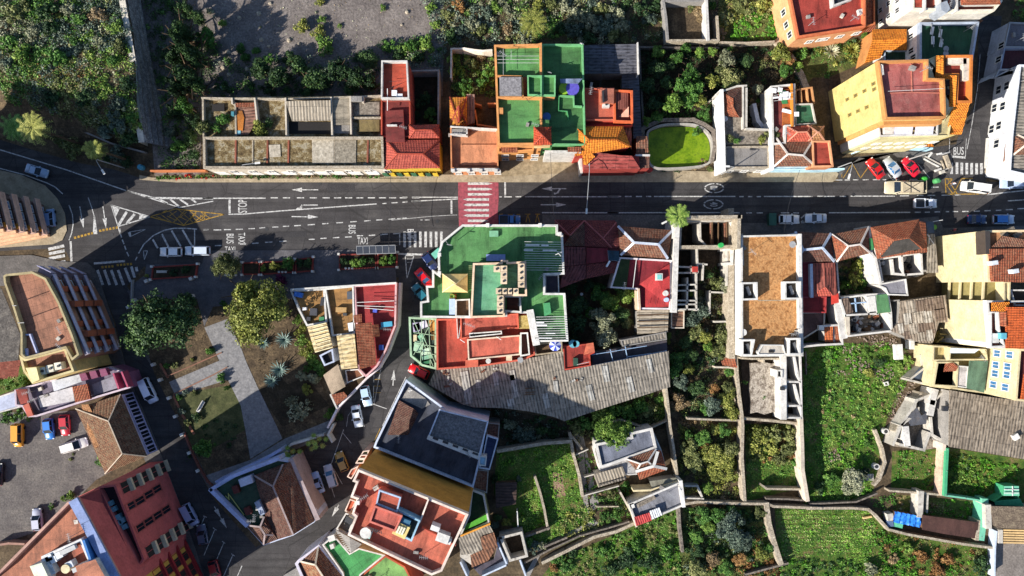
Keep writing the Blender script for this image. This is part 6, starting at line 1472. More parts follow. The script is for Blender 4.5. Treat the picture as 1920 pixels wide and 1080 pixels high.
t.slab("roof",[(790,560),(850,530),(860,620),(800,640)],2.4,OLDW,.15);t.box("white_board",640,540,1.4,2.8,1.6,2.4,WR,4);t.box("tank",738,490,.7,1.6,0,1.8,WR)
# bottom right garden structures
TL(4,3)
GN=plain("green_netting","3f9a6c",.8);GN2=plain("green_netting_pale","6fb898",.8)
def fence(pts,z,mat,label,th=.12,posts=True):
    t=Thing("netting_fence",label,"fence",pts[0][0],pts[0][1]);t.walls("netting",[pts],z,th,mat)
    m=MB()
    for i in range(len(pts)): c=P(pts[i][0],pts[i][1],z);m.cyl((c.x,c.y,0),.07,z+.1,6)
    t.add("post",m,GREYM)
fence([(990,165),(982,320),(975,492)],2.6,GN,"tall green netting fence running down from the large corrugated roof",.5)
fence([(985,500),(1120,518),(1245,538),(1275,545)],2.0,GN2,"pale green netting fence along the lower terrace edge",.3)
fence([(1262,545),(1255,660),(1235,800)],2.4,GN2,"pale green netting fence beside the brown sheet roof",1.2)
t=Thing("greenhouse","small green netting greenhouse with open frame near the right edge","greenhouse",1450,500)
t.block([(1400,430),(1500,430),(1510,540),(1330,545),(1395,500)],2.4,GN,None,0,th=0);t.plane("roof",[(1400,430,2.6),(1505,430,2.6),(1510,500,2.4),(1395,500,2.4)],GN2,.05);t.plane("roof",[(1330,540,2.2),(1515,520,2.3),(1543,575,2.2),(1335,568,2.1)],GN,.05)
t.bars("frame",[((1400,455,2.7),(1505,455,2.7)),((1460,430,2.7),(1460,500,2.7)),((1400,480,2.7),(1505,480,2.7))],.12,.12,FRAME)
t=Thing("shed","allotment shed covered by a crumpled bright blue tarpaulin","shed",700,670)
t.lump("wall",[(612,618),(798,650),(790,722),(600,690)],1.9,WOOD);m=MB();n=14
for j in range(6):
    for i in range(n+1):
        u,v=i/n,j/5;a=P(606+192*u,612+36*u,2.2);b=P(590+205*u,690+40*u,2.2);q=a.lerp(b,v);m.v.append((q.x,q.y,2.15+.28*math.sin(u*34+v*5)*math.cos(v*3)+.15*rnd.random()))
for j in range(5):
    for i in range(n): a=j*(n+1)+i;m.f.append([a,a+1,a+n+2,a+n+1][::-1])
t.add("tarpaulin",m,plain("blue_tarpaulin","2f7fd8",.45));t.box("water_drum",628,712,2.0,.9,0,1.0,plain("green_tarpaulin","5fb890",.6),-10)
t.box("crate",578,655,1.1,1.3,0,1.6,OLDW,10);t.box("crate",575,700,1.2,1.3,0,1.1,plain("slate_sheet","5a6c8a"),10)
t=Thing("shed","long low shed with flat dark brown sheet roof beside the blue tarpaulin","shed",1010,720)
t.plane("roof",[(808,640,2.6),(1212,692,2.6),(1205,812,2.2),(960,775,2.2),(808,745,2.2)],roofp("4f3630",.4,"6a4c40"),.12,0);t.lump("wall",[(815,650),(1205,700),(1198,802),(815,738)],2.0,WOOD);t.walls("end_wall",[[(1215,690),(1205,812)]],2.4,.6,STONEW)
t=Thing("shed","shed with rough grey brown roof at the lower right edge","shed",1430,650)
t.plane("roof",[(1310,575,3.6),(1740,585,3.6),(1740,748,3.2),(1355,735,3.2),(1300,700,3.2)],ground("rough_brown_roof",[(.3,"54483e"),(.5,"776858"),(.7,"95866f")],1,4,.5),.15);t.lump("wall",[(1318,585),(1730,592),(1730,740),(1360,728)],3.0,CONC);t.walls("end_wall",[[(1285,585),(1290,720)]],3.4,1.0,OLDW)
t=Thing("pallet_stack","slatted timber pallets laid over a frame below the rough brown roof","pallets",1470,790)
m=MB()
for i in range(6): m.bar(P(1395,748+i*18,1.8),P(1560,752+i*18,1.8),.28,.08)
t.add("slats",m,paint("e0bc84",.2));t.bars("frame",[((1400,742,1.7),(1402,850,1.7)),((1480,745,1.7),(1480,850,1.7)),((1550,745,1.7),(1550,850,1.7))],.2,.15,WOOD);t.box("panel",1375,795,.8,2.5,0,1.9,OLDW)
PX();struct("yard",[(1866,1018),(1960,1018),(1960,1100),(1862,1100)],.06,ground("grey_yard",[(.3,"6a625c"),(.5,"857c74"),(.7,"9a9088")],.4,3,.4))
# ---- E1 white cottage
TL(3,3)
t=Thing("house","small white cottage with grey flat roof wings beside the yellow green tree","house",150,200)
t.block([(-95,100),(-30,95),(145,75),(315,8),(385,165),(420,305),(215,345),(150,350),(-60,320),(-100,180)],3.6,WHITE,roofp("c8c4c0",.3),.1,WHITE,.2)
t.block([(-92,125),(165,75),(158,45),(320,8),(352,155),(12,280),(-55,300)],4.6,WHITE,roofp("7f8390",.12,"6a6c74"),.4,WHITE,.42)
t.hip([(135,235),(348,160),(325,285),(205,318)],4.8,5.8,T_BRN,WR,rw=.25);t.plane("roof",[(350,170,4.6),(385,175,4.6),(420,300,4.2),(335,280,5.0)],T_RED,.15);t.plane("roof",[(205,330,5.0),(330,288,5.2),(425,310,4.4),(230,385,4.2)],T_RED,.15)
t.bars("ridge",[((200,325,5.3),(330,285,5.5)),((330,285,5.5),(425,305,4.7)),((330,285,5.5),(360,180,5.2))],.5,.2,WR)
t.plane("roof",[(-105,345,4.2),(105,288,4.2),(135,372,3.6),(-70,440,3.6)],C_BEI,.12,R(20));t.lump("wall",[(-95,350),(100,295),(125,362),(-65,425)],3.4,OLDW)
for i in range(9): t.box("roof_stone",-60+i*22,425 - i*6,.4,.4,3.6,4.0,RUBF)
t=Thing("house","grey roofed outbuilding with red and white sheet panels and bright right wall","house",340,560)
t.block([(150,560),(520,402),(545,572),(205,718)],4.2,WHITE,roofp("8a8a90",.25,"70706e"),.6,WHITE,.3)
t.walls("white_wall",[[(528,402),(548,572)]],4.5,.6,WR);t.walls("beige_wall",[[(190,465),(310,460),(518,395)]],3.4,.35,paint("d8c8a0",.2));t.slab("roof",[(300,395),(490,368),(520,392),(320,450)],3.0,roofp("8f8c7c",.3),.15);t.lump("wall",[(308,400),(485,374),(510,390),(325,440)],2.8,CONC)
t.plane("sheet_panel",[(190,655,4.4),(300,622,4.4),(315,680,4.2),(205,720,4.2)],corr("b83c3c","d85a54","a03434",.4),.08,R(20));t.plane("sheet_panel",[(300,610,4.5),(370,585,4.5),(392,640,4.3),(318,672,4.3)],corr("e0e0e0","f4f4f4","d0d0d4",.4),.08,R(20))
t.slab("roof",[(205,560),(330,495),(350,520),(215,590)],4.0,RUBF,.15);t.box("chest",175,572,.8,.9,3.6,4.2,WR,20)
# square ruin & lean-to right of the red tower
TL(2,3)
t=Thing("derelict_house","small square roofless room with thick pale walls","ruin",780,860)
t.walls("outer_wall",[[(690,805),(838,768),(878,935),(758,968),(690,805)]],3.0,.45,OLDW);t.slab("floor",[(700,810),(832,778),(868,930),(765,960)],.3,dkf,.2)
t=Thing("shed","shed with ribbed grey and rust roof wedged between the red tower and the square ruin","shed",520,850)
t.plane("roof",[(385,805,4.2),(608,712,4.4),(635,760,4.3),(540,910,3.8),(400,930,3.8)],C_GRY,.12,R(25));t.plane("roof",[(540,800,4.5),(640,765,4.4),(668,865,3.8),(600,970,3.6),(480,1020,3.6),(470,930,3.8),(560,890,3.9)],corr("7a5440","98684c","624434"),.1,R(25));t.lump("wall",[(400,815),(600,735),(650,870),(485,1005),(395,940)],3.4,OLDW)
t.walls("outer_wall",[[(668,845),(735,1000)],[(735,1000),(560,1080)],[(400,985),(450,1090)]],3.0,.3,BLW)
t.lump("court",[(490,1020),(640,960),(665,870),(720,1000),(540,1075)],.8,CONC,0,roofp("5a5460",.3))
t=Thing("terrace","small walled yard with a grass strip coloured brighter for sunlight beside the red tower","terrace",520,620)
t.block([(480,455),(568,490),(608,700),(400,795),(398,780),(460,640)],5.2,OLV,roofp("1f3a1c",.2),.9,paint("c8c4bc",.2),.25)
t.walls("orange_wall",[[(405,790),(608,705)]],5.5,.3,paint("e09a3c",.1),4);t.slab("lawn",[(425,715),(585,635),(595,672),(415,760)],4.5,plain("sunlit_grass_paint","4f9c2c",.9),.1)  # bright strip over the dark floor paints sunlight on shaded grass
t=Thing("shed","low dark brown plank shed in the shaded allotment","shed",720,480);t.plane("roof",[(650,405,2.4),(808,402,2.4),(800,560,2.2),(655,590,2.2)],corr("3f302a","54403a","332824"),.1,R(90));t.lump("wall",[(658,412),(800,408),(792,552),(662,582)],2.1,WOOD)
# ================================================================ garden walls
TL(3,2)
gwall([(412,560),(418,700),(420,800),(438,950),(450,1080),(475,1230),(500,1420)],2.8,.45,STONEW,"long tan stone wall dropping from the warehouse roof past the white cottage")
gwall([(925,545),(935,700),(950,850),(970,1000),(975,1080),(970,1300),(990,1610)],2.6,.55,STONEW,"long stone wall dividing the two shrub plots below the orange roofed building")
gwall([(1398,1020),(1405,1200),(1410,1400),(1445,1610)],3.2,.65,paint("cfc0ac",.5),"pale plastered wall on the left side of the big green plot")
gwall([(580,1022),(760,1030),(958,1036)],2.0,.35,STONEW,"thin cross wall halfway down the left shrub plot");gwall([(985,1022),(1200,1040),(1398,1062)],2.2,.45,STONEW,"cross wall under the pale broken floor yard")
gwall([(780,650),(870,652),(930,662)],2.0,.3,PALE,"short pale wall beside the little red lean-to roof");gwall([(-30,1055),(100,1030),(290,1100),(430,1035)],1.8,.3,STONEW,"crooked low wall around the dark plot above the cottage")
t=Thing("shed","little red tiled lean-to against the long white wall","shed",880,600);t.plane("roof",[(820,610,2.8),(905,540,3.2),(935,655,2.6),(830,635,2.6)],T_RED,.12);t.lump("wall",[(835,615),(900,560),(925,645),(838,630)],2.4,STONE)
TL(3,3)
gwall([(550,562),(650,545),(800,552),(975,558),(1150,560),(1200,578),(1543,592)],1.6,.45,STONEW,"long stone wall across the top of the lower gardens");gwall([(1120,430),(1150,450),(1405,455)],1.8,.35,STONEW,"short wall closing the bottom of the second shrub plot");gwall([(1150,522),(1300,525),(1440,535)],1.6,.3,STONE,"inner low stone wall beside the narrow dark passage")
gwall([(1148,565),(1165,700),(1200,830),(1250,985)],1.7,.9,STONEW,"wide tumbledown stone wall left of the mown green field");gwall([(512,590),(520,720),(540,900)],1.5,.5,STONE,"low rough wall between the meadow and the bushy plot");gwall([(560,430),(650,430),(680,505)],1.8,.3,OLDW,"grey right angled garden wall beside the bright outbuilding wall");gwall([(560,518),(690,522)],1.4,.25,OLDW,"thin grey wall piece below the right angled garden wall")
gwall([(-470,985),(-300,900),(-100,800),(60,760),(195,700)],1.6,.55,STONEW,"rough stone terrace wall rising to the red and white panelled outbuilding");gwall([(-600,985),(-420,890),(-200,790),(0,735),(150,690)],1.2,.3,STONE,"upper edge wall of the dark footpath");gwall([(-190,160),(-270,60)],1.6,.4,STONEW,"short stone wall stub near the dark plot") 
gwall([(1000,1070),(1150,1030),(1300,990)],1.2,.35,STONE,"broken stone edging across the lowest bushy plot");gwall([(90,480),(180,640),(205,720)],2.4,.35,PALE,"pale wall running up beside the panelled outbuilding")
TL(4,3)
gwall([(-20,592),(300,590),(420,600),(470,640),(565,745),(700,780),(900,815),(1100,850),(1330,880)],1.4,.45,STONEW,"long stone terrace wall bending round under the blue tarpaulin shed");gwall([(0,560),(330,545),(480,485)],1.2,.3,STONE,"narrow stone edge above the mown green field");gwall([(575,465),(800,480),(980,498)],1.8,.35,STONEW,"wall along the bottom of the small allotment plot");gwall([(965,160),(940,490)],2.0,.4,paint("d8b8a0",.5),"pinkish wall beside the green netting fence");gwall([(800,485),(792,640)],2.4,1.0,OLDW,"stub of thick white wall above the blue tarpaulin");gwall([(848,490),(842,620)],1.8,.3,OLDW,"thin white wall next to the thick white stub")
gwall([(1345,760),(1335,880),(1330,1085)],1.8,.3,BLW,"pale blue edged wall beside the grey yard in the corner");gwall([(470,30),(520,160),(540,260),(500,380),(465,420)],1.0,.5,STONEW,"curving line of rubble stones beside the big green plot")
TL(2,3)
gwall([(672,178),(840,150),(1000,122),(1195,108)],2.4,.6,STONEW,"light stone wall under the dark overgrown corner beside the white rimmed flat roofed house");gwall([(1190,50),(1215,200),(1260,360),(1282,500)],1.8,.5,STONEW,"stone wall beside the path to the cottage");gwall([(938,365),(975,480),(1005,600),(1030,740)],1.3,.45,STONEW,"low stone wall splitting the sunny grass plot");gwall([(875,795),(1040,735)],1.6,.35,STONE,"short dark wall at the foot of the shaded plot");gwall([(1010,870),(1165,805)],1.2,.35,STONE,"low kerb wall along the sloping footpath");gwall([(1210,215),(1320,165)],1.4,.2,OLDW,"thin pale cross wall by the cottage path");gwall([(1295,365),(1420,330)],1.4,.2,OLDW,"thin pale wall at the corner of the cottage shed");gwall([(1290,500),(1543,430)],1.2,.2,OLDW,"thin pale wall above the cottage kitchen garden");gwall([(808,615),(815,720)],1.6,.2,FRAME,"white pipe rail beside the plank shed");gwall([(830,970),(870,1080)],1.6,.3,BLW,"pale blue wall end near the square ruin");gwall([(1385,580),(1543,578)],1.0,.2,STONEW,"thin stone step wall below the kitchen garden")
TL(3,0)
gwall([(400,0),(420,130),(432,280)],2.6,.45,CONC,"grey left wall of the open yard at the top edge");gwall([(710,-40),(718,120),(725,280)],3.0,.5,WHITE,"bright right wall of the open yard at the top edge");gwall([(420,5),(720,5)],2.6,.35,CONC,"grey back wall of the open yard at the top edge");gwall([(790,120),(800,290),(430,292)],2.4,.4,STONEW,"stone front wall of the open yard at the top edge");gwall([(815,305),(1000,310),(1200,300)],1.6,.35,STONEW,"low rubble wall above the sunlit vegetable bed");gwall([(225,340),(240,620),(262,980)],1.6,.35,STONE,"dark stone wall left of the wooded garden");gwall([(240,340),(800,345)],1.2,.3,STONE,"low wall along the top of the wooded garden");gwall([(1225,300),(1330,420),(1400,540),(1440,640)],.8,1.1,STONEW,"winding rubble track edge below the orange walled house");gwall([(1060,760),(1085,870),(1135,935)],2.2,.7,paint("b8bcc8",.3),"curved grey white tank wall between the two white walled houses");gwall([(1250,110),(1270,230),(1345,270)],1.0,.7,STONEW,"pale rubble edge along the left side of the orange walled house")
TL(4,2)
gwall([(-35,540),(-30,700)],.6,.2,STONE,"dark stone kerb piece in the shaded side of the big green plot")
# ================================================================ plots of soil and planting
def plot(pts,z,mat,name="soil"): return struct(name,pts,z,mat)
TL(0,0)
cover([(-40,-30),(905,-30),(940,200),(985,450),(1000,700),(1020,980),(800,980),(500,860),(250,760),(0,700),(-40,690)],"tangled undergrowth covering the terrace in the top left corner",1.2,(.4,1.5),34,(("mid",4),("dark",1),("pale",3),("grey",2),("olive",3),("lime",2)),5,("olive","pale","mid"),z=5,zf=hill_h)
cover([(240,470),(740,450),(745,660),(700,690),(350,610),(200,560)],"low lime and rust coloured weeds in the clearing on the terrace",.5,(.2,.5),14,(("lime",3),("rust",2),("dry",2)),14,("lime","rust","dry"),z=5.5,zf=lambda x,y: hill_h(x,y)+.2,name="weeds",leaf=.13)
W="on the terrace left of the retaining wall"
for x,y,r,k in ((60,300,70,"mid"),(150,390,80,"lime"),(570,140,55,"mid"),(840,200,60,"lime"),(400,410,90,"mid"),(250,230,60,"pale"),(100,90,80,"olive"),(320,80,90,"dark"),(480,60,60,"pale"),(700,100,60,"dry"),(640,250,45,"lime"),(540,290,50,"mid"),(850,340,60,"olive"),(720,300,60,"pale"),(360,190,70,"dark"),(40,440,50,"grey"),(430,120,35,"yellow"),(560,350,45,"grey"),(820,440,50,"mid"),(180,30,60,"olive")):
    q=P(x,y,6);bush(x,y,r,k,W,None,float(hill_h(q.x,q.y)))
W="in the shade below the terrace clearing"
for x,y,r,k in ((860,760,80,"grey"),(900,620,70,"dark"),(850,880,90,"grey"),(760,940,70,"grey"),(930,1000,80,"dark"),(950,850,50,"mid"),(600,700,70,"dark"),(350,690,70,"dark")):
    q=P(x,y,4);bush(x,y,r,k,W,None,float(hill_h(q.x,q.y)))
TL(0,1)
bushes([(520,60,90,"olive",3),(830,110,80,"grey",3),(900,170,60,"dark",2),(430,20,60,"olive",2),(780,150,40,"dark",1.5)],"along the inner edge of the road bend")
palm(68,240,1,1,"x") if False else None
PX();palm(62,240,13,2.9,"broad fan palm with drooping fronds at the left end of the road bend","yellow",46,w=.6);palm(175,279,11,2.0,"small bright fan palm inside the road bend","yellow",40,w=.6);palm(1272,405,9,2.3,"tall bright green palm beside the white roofless ruin","lime",40,w=.6)
palm(1000,42,2.2,3.4,"big spiky yellow green palm in the overgrown plot at the top","yellow",40,w=.5)
TL(1,0)
cover([(-300,1230),(-440,690),(-430,-40),(-120,-40),(-60,200),(120,330),(200,460),(380,430),(640,400),(860,380),(1080,400),(1290,300),(1560,290),(1560,440),(1290,440),(1285,690),(-20,700),(-20,1230)],"dark thicket behind the old terrace house at the edge of the gravel",.55,(.5,1.2),28,(("dark",5),("mid",2),("grey",1)),2,("dark","olive"),name="thicket",hgt=.9)
cover([(-120,-40),(1560,-40),(1560,300),(1290,300),(860,380),(380,430),(120,330),(-60,200)],"sparse pale tufts and stones scattered on the gravel field",.02,(.15,.35),14,(("pale",2),("olive",1)),.35,("dry","pale"),name="weeds",leaf=.1)
W="behind the old terrace house"
for x,y,r,h in ((420,500,80,5),(560,560,90,6),(700,500,85,6),(830,580,95,6),(980,520,100,6),(1110,560,85,6),(1220,600,80,5),(1200,430,80,3.5),(640,420,60,3),(760,640,70,3),(480,640,60,3),(1060,640,70,3)):
    tree(x,y,r,h,"dark",W)
bushes([(50,75,32,"pale"),(145,172,38,"lime"),(850,12,42,"yellow"),(720,190,62,"yellow",2),(862,138,32,"lime"),(840,235,60,"yellow",1.6),(885,325,80,"lime",2),(1305,55,28,"lime"),(990,186,24,"lime"),(265,350,50,"mid"),(390,370,36,"mid"),(310,420,45,"mid"),(470,430,50,"mid")],"standing on the gravel field")
bushes([(1340,335,60,"mid",1.8),(1450,360,60,"lime",1.8),(1510,330,60,"mid",2),(1400,400,60,"dark",2)],"above the red roofed house with white terrace edge")
W="beside the stone retaining wall"
for x,y,r,h,k in ((30,280,90,5,"mid"),(-60,400,85,10,"dark"),(-100,560,90,10,"dark"),(-150,250,80,9,"dark"),(-140,340,80,10,"dark"),(-30,620,70,7,"dark"),(-120,760,80,6,"mid"),(-60,880,70,5,"dark"),(-180,640,70,9,"dark"),(-210,820,60,6,"dark"),(-90,1000,60,4,"dark"),(-180,1050,60,4,"mid"),(-60,1120,50,3,"dark"),(-230,960,50,4,"grey"),(-30,130,60,4,"dark"),(-130,60,70,5,"dark"),(-180,420,70,8,"dark"),(-20,90,1,1,"mid")):
    if r > 5: tree(x,y,r,h,k,W)
bushes([(20,920,62,"olive",2.6),(150,870,60,"mid",2),(100,930,40,"mid",1.5),(400,935,70,"yellow",2.4),(480,890,40,"dark",1.5),(400,690,1,"mid")][:5],"growing through the roof of the old terrace house",5.2)
# rocks
t=None
for i,(x,y) in enumerate(((265,130),(405,100),(425,290),(625,292),(480,335),(490,25),(185,380),(122,445),(320,500),(150,490),(240,500),(190,540),(1480,90),(1440,180),(700,320))):
    c=P(x,y);m=MB();rr=rnd.uniform(.25,.5);n=8;b=len(m.v)
    for z,q in ((0,1),(.5,.9),(.85,.5)): m.v += [(c.x+rr*q*rnd.uniform(.8,1.2)*math.cos(2*math.pi*k/n),c.y+rr*q*rnd.uniform(.8,1.2)*math.sin(2*math.pi*k/n),z*rr) for k in range(n)]
    for l in range(2):
        for k in range(n): j=(k+1) % n;m.f.append([l*n+k,l*n+j,l*n+n+j,l*n+n+k])
    m.f.append([2*n+k for k in range(n)]);o=m.build("rock",STONEW,None,Vector((c.x,c.y,0)));meta(o,"pale loose boulder lying on the gravel field","rock","boulders scattered on the gravel field")
# --- top middle
TL(2,0)
cover([(125,-30),(1560,-30),(1560,330),(1000,310),(640,320),(300,345),(250,500),(-20,480),(-20,290),(200,270)],"mixed scrub across the plot behind the green roofed building",.8,(.4,1.3),32,(("pale",2),("mid",3),("olive",3),("dark",2),("grey",2)),3,("olive","mid"),hgt=.9)
bushes([(390,40,60,"rust",2),(180,60,50,"lime"),(300,110,50,"olive"),(480,170,70,"pale",2),(590,90,60,"grey",2),(560,210,60,"olive"),(750,200,60,"dry"),(650,60,50,"lime"),(950,40,60,"yellow",2),(1150,50,60,"pale",2),(1240,110,70,"pale",2.4),(1350,160,80,"pale",2.5),(1450,200,70,"grey",2.2),(1230,220,70,"grey",2.2),(1130,190,60,"dark",2),(1060,30,60,"olive",2),(150,320,70,"lime",2),(50,330,60,"mid",2),(330,260,60,"dark",2),(220,180,45,"lime"),(1330,260,70,"dark",2),(100,420,60,"dark",2),(740,60,50,"pale"),(400,230,60,"grey"),(860,300,50,"pale"),(1420,60,60,"olive")],"in the scrub behind the green roofed building")
plot([(330,350),(640,350),(660,700),(330,700)],.02,DSOIL)
cover([(335,360),(640,360),(655,690),(335,690)],"leafy planting filling the walled garden above the small peaked roof",1.0,(.4,.9),30,(("lime",3),("mid",3),("olive",1)),4,("lime","mid"),name="garden_plants")
bushes([(340,430,45,"lime",2.2),(345,520,40,"lime",2),(480,470,60,"olive",2.2),(430,610,60,"mid",2.2),(600,520,60,"mid",2.4),(540,400,50,"dry"),(410,670,45,"mid"),(560,600,45,"mid")],"in the walled garden above the small peaked roof")
plot([(35,515),(240,510),(238,890),(35,890)],.02,DSOIL)
bushes([(100,750,60,"dark",2),(180,820,60,"mid",2),(80,830,40,"dark"),(215,885,25,"lime"),(150,700,50,"dark")],"in the dark courtyard behind the red house")
# --- wooded garden
TL(3,0)
cover([(-20,-30),(395,-30),(410,290),(380,300),(-20,310)],"bushes and dry grass left of the open yard at the top edge",.7,(.4,1.2),30,(("pale",3),("dark",2),("olive",2),("grey",1)),2,("olive",),hgt=.9)
bushes([(60,100,80,"pale",2.5),(110,200,70,"pale",2),(250,60,80,"dark",2.5),(300,130,60,"grey",2),(50,250,60,"olive",2),(340,40,60,"dark",2)],"left of the open yard at the top edge")
plot([(430,-20),(715,-20),(720,280),(440,280)],.02,DIRT)
bushes([(650,70,60,"dry",1),(600,40,50,"olive",1.2),(660,130,40,"dry")],"inside the open yard at the top edge")
plot([(800,-40),(1260,-40),(1275,300),(800,300)],.02,GRSO)
cover([(740,-30),(1200,-30),(1240,100),(900,150),(800,300),(790,120),(740,100)],"dry brown and olive scrub right of the open yard",.8,(.4,1.1),30,(("olive",3),("dry",2),("yellow",1),("dark",1)),3,("olive","dry"))
cover([(900,130),(1130,80),(1250,150),(1268,300),(880,300),(880,220)],"vivid green vegetable bed beside the orange walled house",1.8,(.2,.45),22,(("lime",1),("grass",3),("mid",1)),12,("grass","lime"),name="vegetable_bed",leaf=.15)
bushes([(755,40,40,"mid",2),(850,130,60,"olive",1.6),(1120,40,70,"yellow",1.8),(950,20,60,"olive",1.8),(820,240,50,"dry")],"above the vivid vegetable bed")
W="in the wooded garden above the green pond"
plot([(235,310),(1420,310),(1440,640),(1350,900),(1000,940),(760,900),(250,1000)],.018,DSOIL)
cover([(240,350),(1400,350),(1430,640),(1130,700),(1120,900),(1010,900),(1000,620),(770,680),(730,900),(370,860),(250,980)],"shaded undergrowth beneath the trees above the green pond",.7,(.4,1.1),28,(("dark",3),("mid",2),("olive",1),("dry",1)),3,("olive","dry"))
for x,y,r,h,k in ((360,380,60,3,"lime"),(510,420,60,3.5,"mid"),(560,350,50,3,"mid"),(665,370,50,3,"lime"),(760,380,45,3,"lime"),(860,450,85,4,"pale"),(820,500,60,3.5,"olive"),(590,540,85,5,"mid"),(520,620,90,5,"mid"),(620,640,80,5,"mid"),(480,740,90,5,"lime"),(590,720,80,4,"mid"),(740,590,70,4,"yellow"),(880,570,90,4,"olive"),(670,740,60,3.5,"yellow"),(350,500,70,4,"dark"),(300,620,70,4,"dark"),(420,600,60,4,"dark"),(330,750,70,4,"dark"),(1235,370,95,4,"yellow"),(1290,430,60,3,"rust"),(1280,510,60,3,"mid"),(1070,650,50,4,"pale"),(280,880,50,2.5,"lime"),(350,850,50,2.5,"mid"),(1000,440,60,2.5,"dark"),(960,550,50,3,"olive"),(690,830,60,2.5,"mid"),(440,480,50,3,"dark")):
    tree(x,y,r,h,k,W)
TL(3,1);bushes([(640,-50,42,"mid",2.4)],"inside the right end of the green pond",.6)
bushes([(620,205,30,"dry"),(690,175,45,"dry",1.5),(740,215,30,"olive"),(400,225,25,"dark"),(500,228,25,"dark"),(330,215,22,"mid")],"along the road edge of the green pond")
TL(3,0);bushes([(880,1005,40,"olive"),(930,1020,30,"mid"),(1120,1010,40,"yellow"),(1210,985,45,"olive"),(1150,970,30,"olive")],"on the rubble floor of the white walled ruin",4.2)
TL(4,0)
plot([(-190,330),(350,280),(440,430),(130,560),(20,560),(-60,640)],.02,GRSO)
cover([(-40,340),(340,290),(360,420),(120,560),(40,540),(-10,420)],"garden greenery wedged between the orange and yellow buildings",.7,(.3,.8),26,(("mid",3),("dark",2),("yellow",1)),8,("grass","olive"),name="garden_plants")
rosette(150,375,75,"bleached spiky yucca with fallen white fronds near the orange house","pale",0,34,"yucca","yucca",.3);rosette(300,360,70,"yellow tipped yucca beside the orange ribbed roof","yellow",0,34,"yucca","yucca",.3)
bushes([(385,255,30,"lime",1.5),(430,370,50,"red",1.6),(470,345,35,"red",1.4),(390,410,35,"mid"),(-60,380,60,"mid",2),(-100,480,60,"lime",2)],"in the narrow garden under the ribbed orange roof")
cover([(1420,-40),(1700,-40),(1700,160),(1440,140)],"dark foliage in the top right corner",.8,(.4,1),28,(("dark",3),("mid",1)),2,("dark",))
TL(4,0);cover([(1440,950),(1543,660),(1700,660),(1700,980),(1430,1000)],"x",.1) if False else None
# --- bus stop planters
TL(1,1)
RBR=paint("8a3c34",.2)
def planter(p,label,z=.6):
    t=Thing("planter",label,"planter",p[0][0],p[0][1]);W=ccw(PP(p,z));t.add("rim",MB().ring(W,offset(W,.25),0,z),RBR);t.add("soil_bed",MB().poly([(q.x,q.y,z - .2) for q in offset(W,.2)]),DSOIL)
    for i in (0,1,2,3): c=P(p[i][0],p[i][1],z);c.z=0;t.add("corner_post",MB().box(c,.42,.42,.95),WR)
planter([(285,895),(415,890),(412,985),(285,985)],"first dark planter bed right of the roadside tree");planter([(425,890),(660,880),(660,970),(425,985)],"long planter bed full of yellow and green bushes by the bus lane");planter([(668,870),(800,855),(795,960),(668,970)],"planter bed with brick end wall beside the striped plaza");planter([(985,835),(1255,830),(1258,935),(985,950)],"planter bed of bright bushes left of the bus shelter");planter([(1262,830),(1410,820),(1405,930),(1262,935)],"planter bed under the glass bus shelter corner")
bushes([(435,940,32,"lime",1.5),(500,920,40,"yellow",1.5),(545,925,30,"yellow",1.4),(610,905,55,"mid",2),(640,895,35,"lime",1.6),(700,900,40,"dark",1.3),(750,900,40,"dark",1.4),(1020,880,40,"dark",1.5),(1100,890,50,"lime",1.8),(1165,890,45,"mid",1.8),(1220,880,35,"dark",1.5),(1300,880,45,"lime",1.8),(1365,875,45,"mid",1.8)],"in the planter beds beside the bus stop",.3)
for x,y,n in ((205,988,4),(590,965,3),(1070,938,3)):
    for i in range(n): c=P(x - 30+i*24,y);o=MB().cyl((0,0,.13),.16,.5,8,.22).build("flower_pot",WR,None,Vector((0,0,0)));o.location=(c.x,c.y,0);meta(o,"small white flower pot along the planter row by the bus stop","flower pot","white flower pots along the planters")
t=Thing("bus_shelter","long glass roofed bus shelter at the end of the planters","bus shelter",1250,800)
a=[P(1112,778,2.6),P(1392,770,2.6),P(1395,828,2.6),P(1115,835,2.6)]
t.add("roof_glass",MB().poly(a[::-1] if False else ccw(a)),plain("shelter_glass","3c4048",.35));m=MB()
for i in range(7): p=a[0].lerp(a[1],i/6);q=a[3].lerp(a[2],i/6);m.bar(p,q,.08,.1)
m.bar(a[0],a[1],.1,.1);m.bar(a[3],a[2],.1,.1);t.add("roof_frame",m,GREYM)
for p in a: t.add("post",MB().cyl((p.x,p.y,.13),.06,2.4,8),GREYM)
t.add("back_panel",MB().bar(P(1115,838,1.4),P(1394,832,1.4),.06,2.0),GLASS);t.box("bench",1250,815,4,.5,.4,.6,WOOD)
TL(0,1);planter([(1100,925),(1430,905),(1415,1000),(1090,1020)],"planter bed with white bench beside the zebra crossing");
t=Thing("bench","white slatted bench inside the planter bed by the zebra crossing","bench",1168,962);t.box("seat",1168,962,1.9,.45,.5,.58,WR);t.box("backrest",1168,955,1.9,.08,.58,1.0,WR)
for x in (1145,1190): t.box("leg",x,962,.08,.4,.1,.5,GREYM)
bushes([(1250,970,40,"dark",1.2),(1350,950,45,"dark",1.3),(1060,990,18,"yellow",.6)],"in the planter bed beside the zebra crossing")
TL(1,1);tree(172,910,105,5.5,"olive","beside the parked cars at the bus lane",big=True)
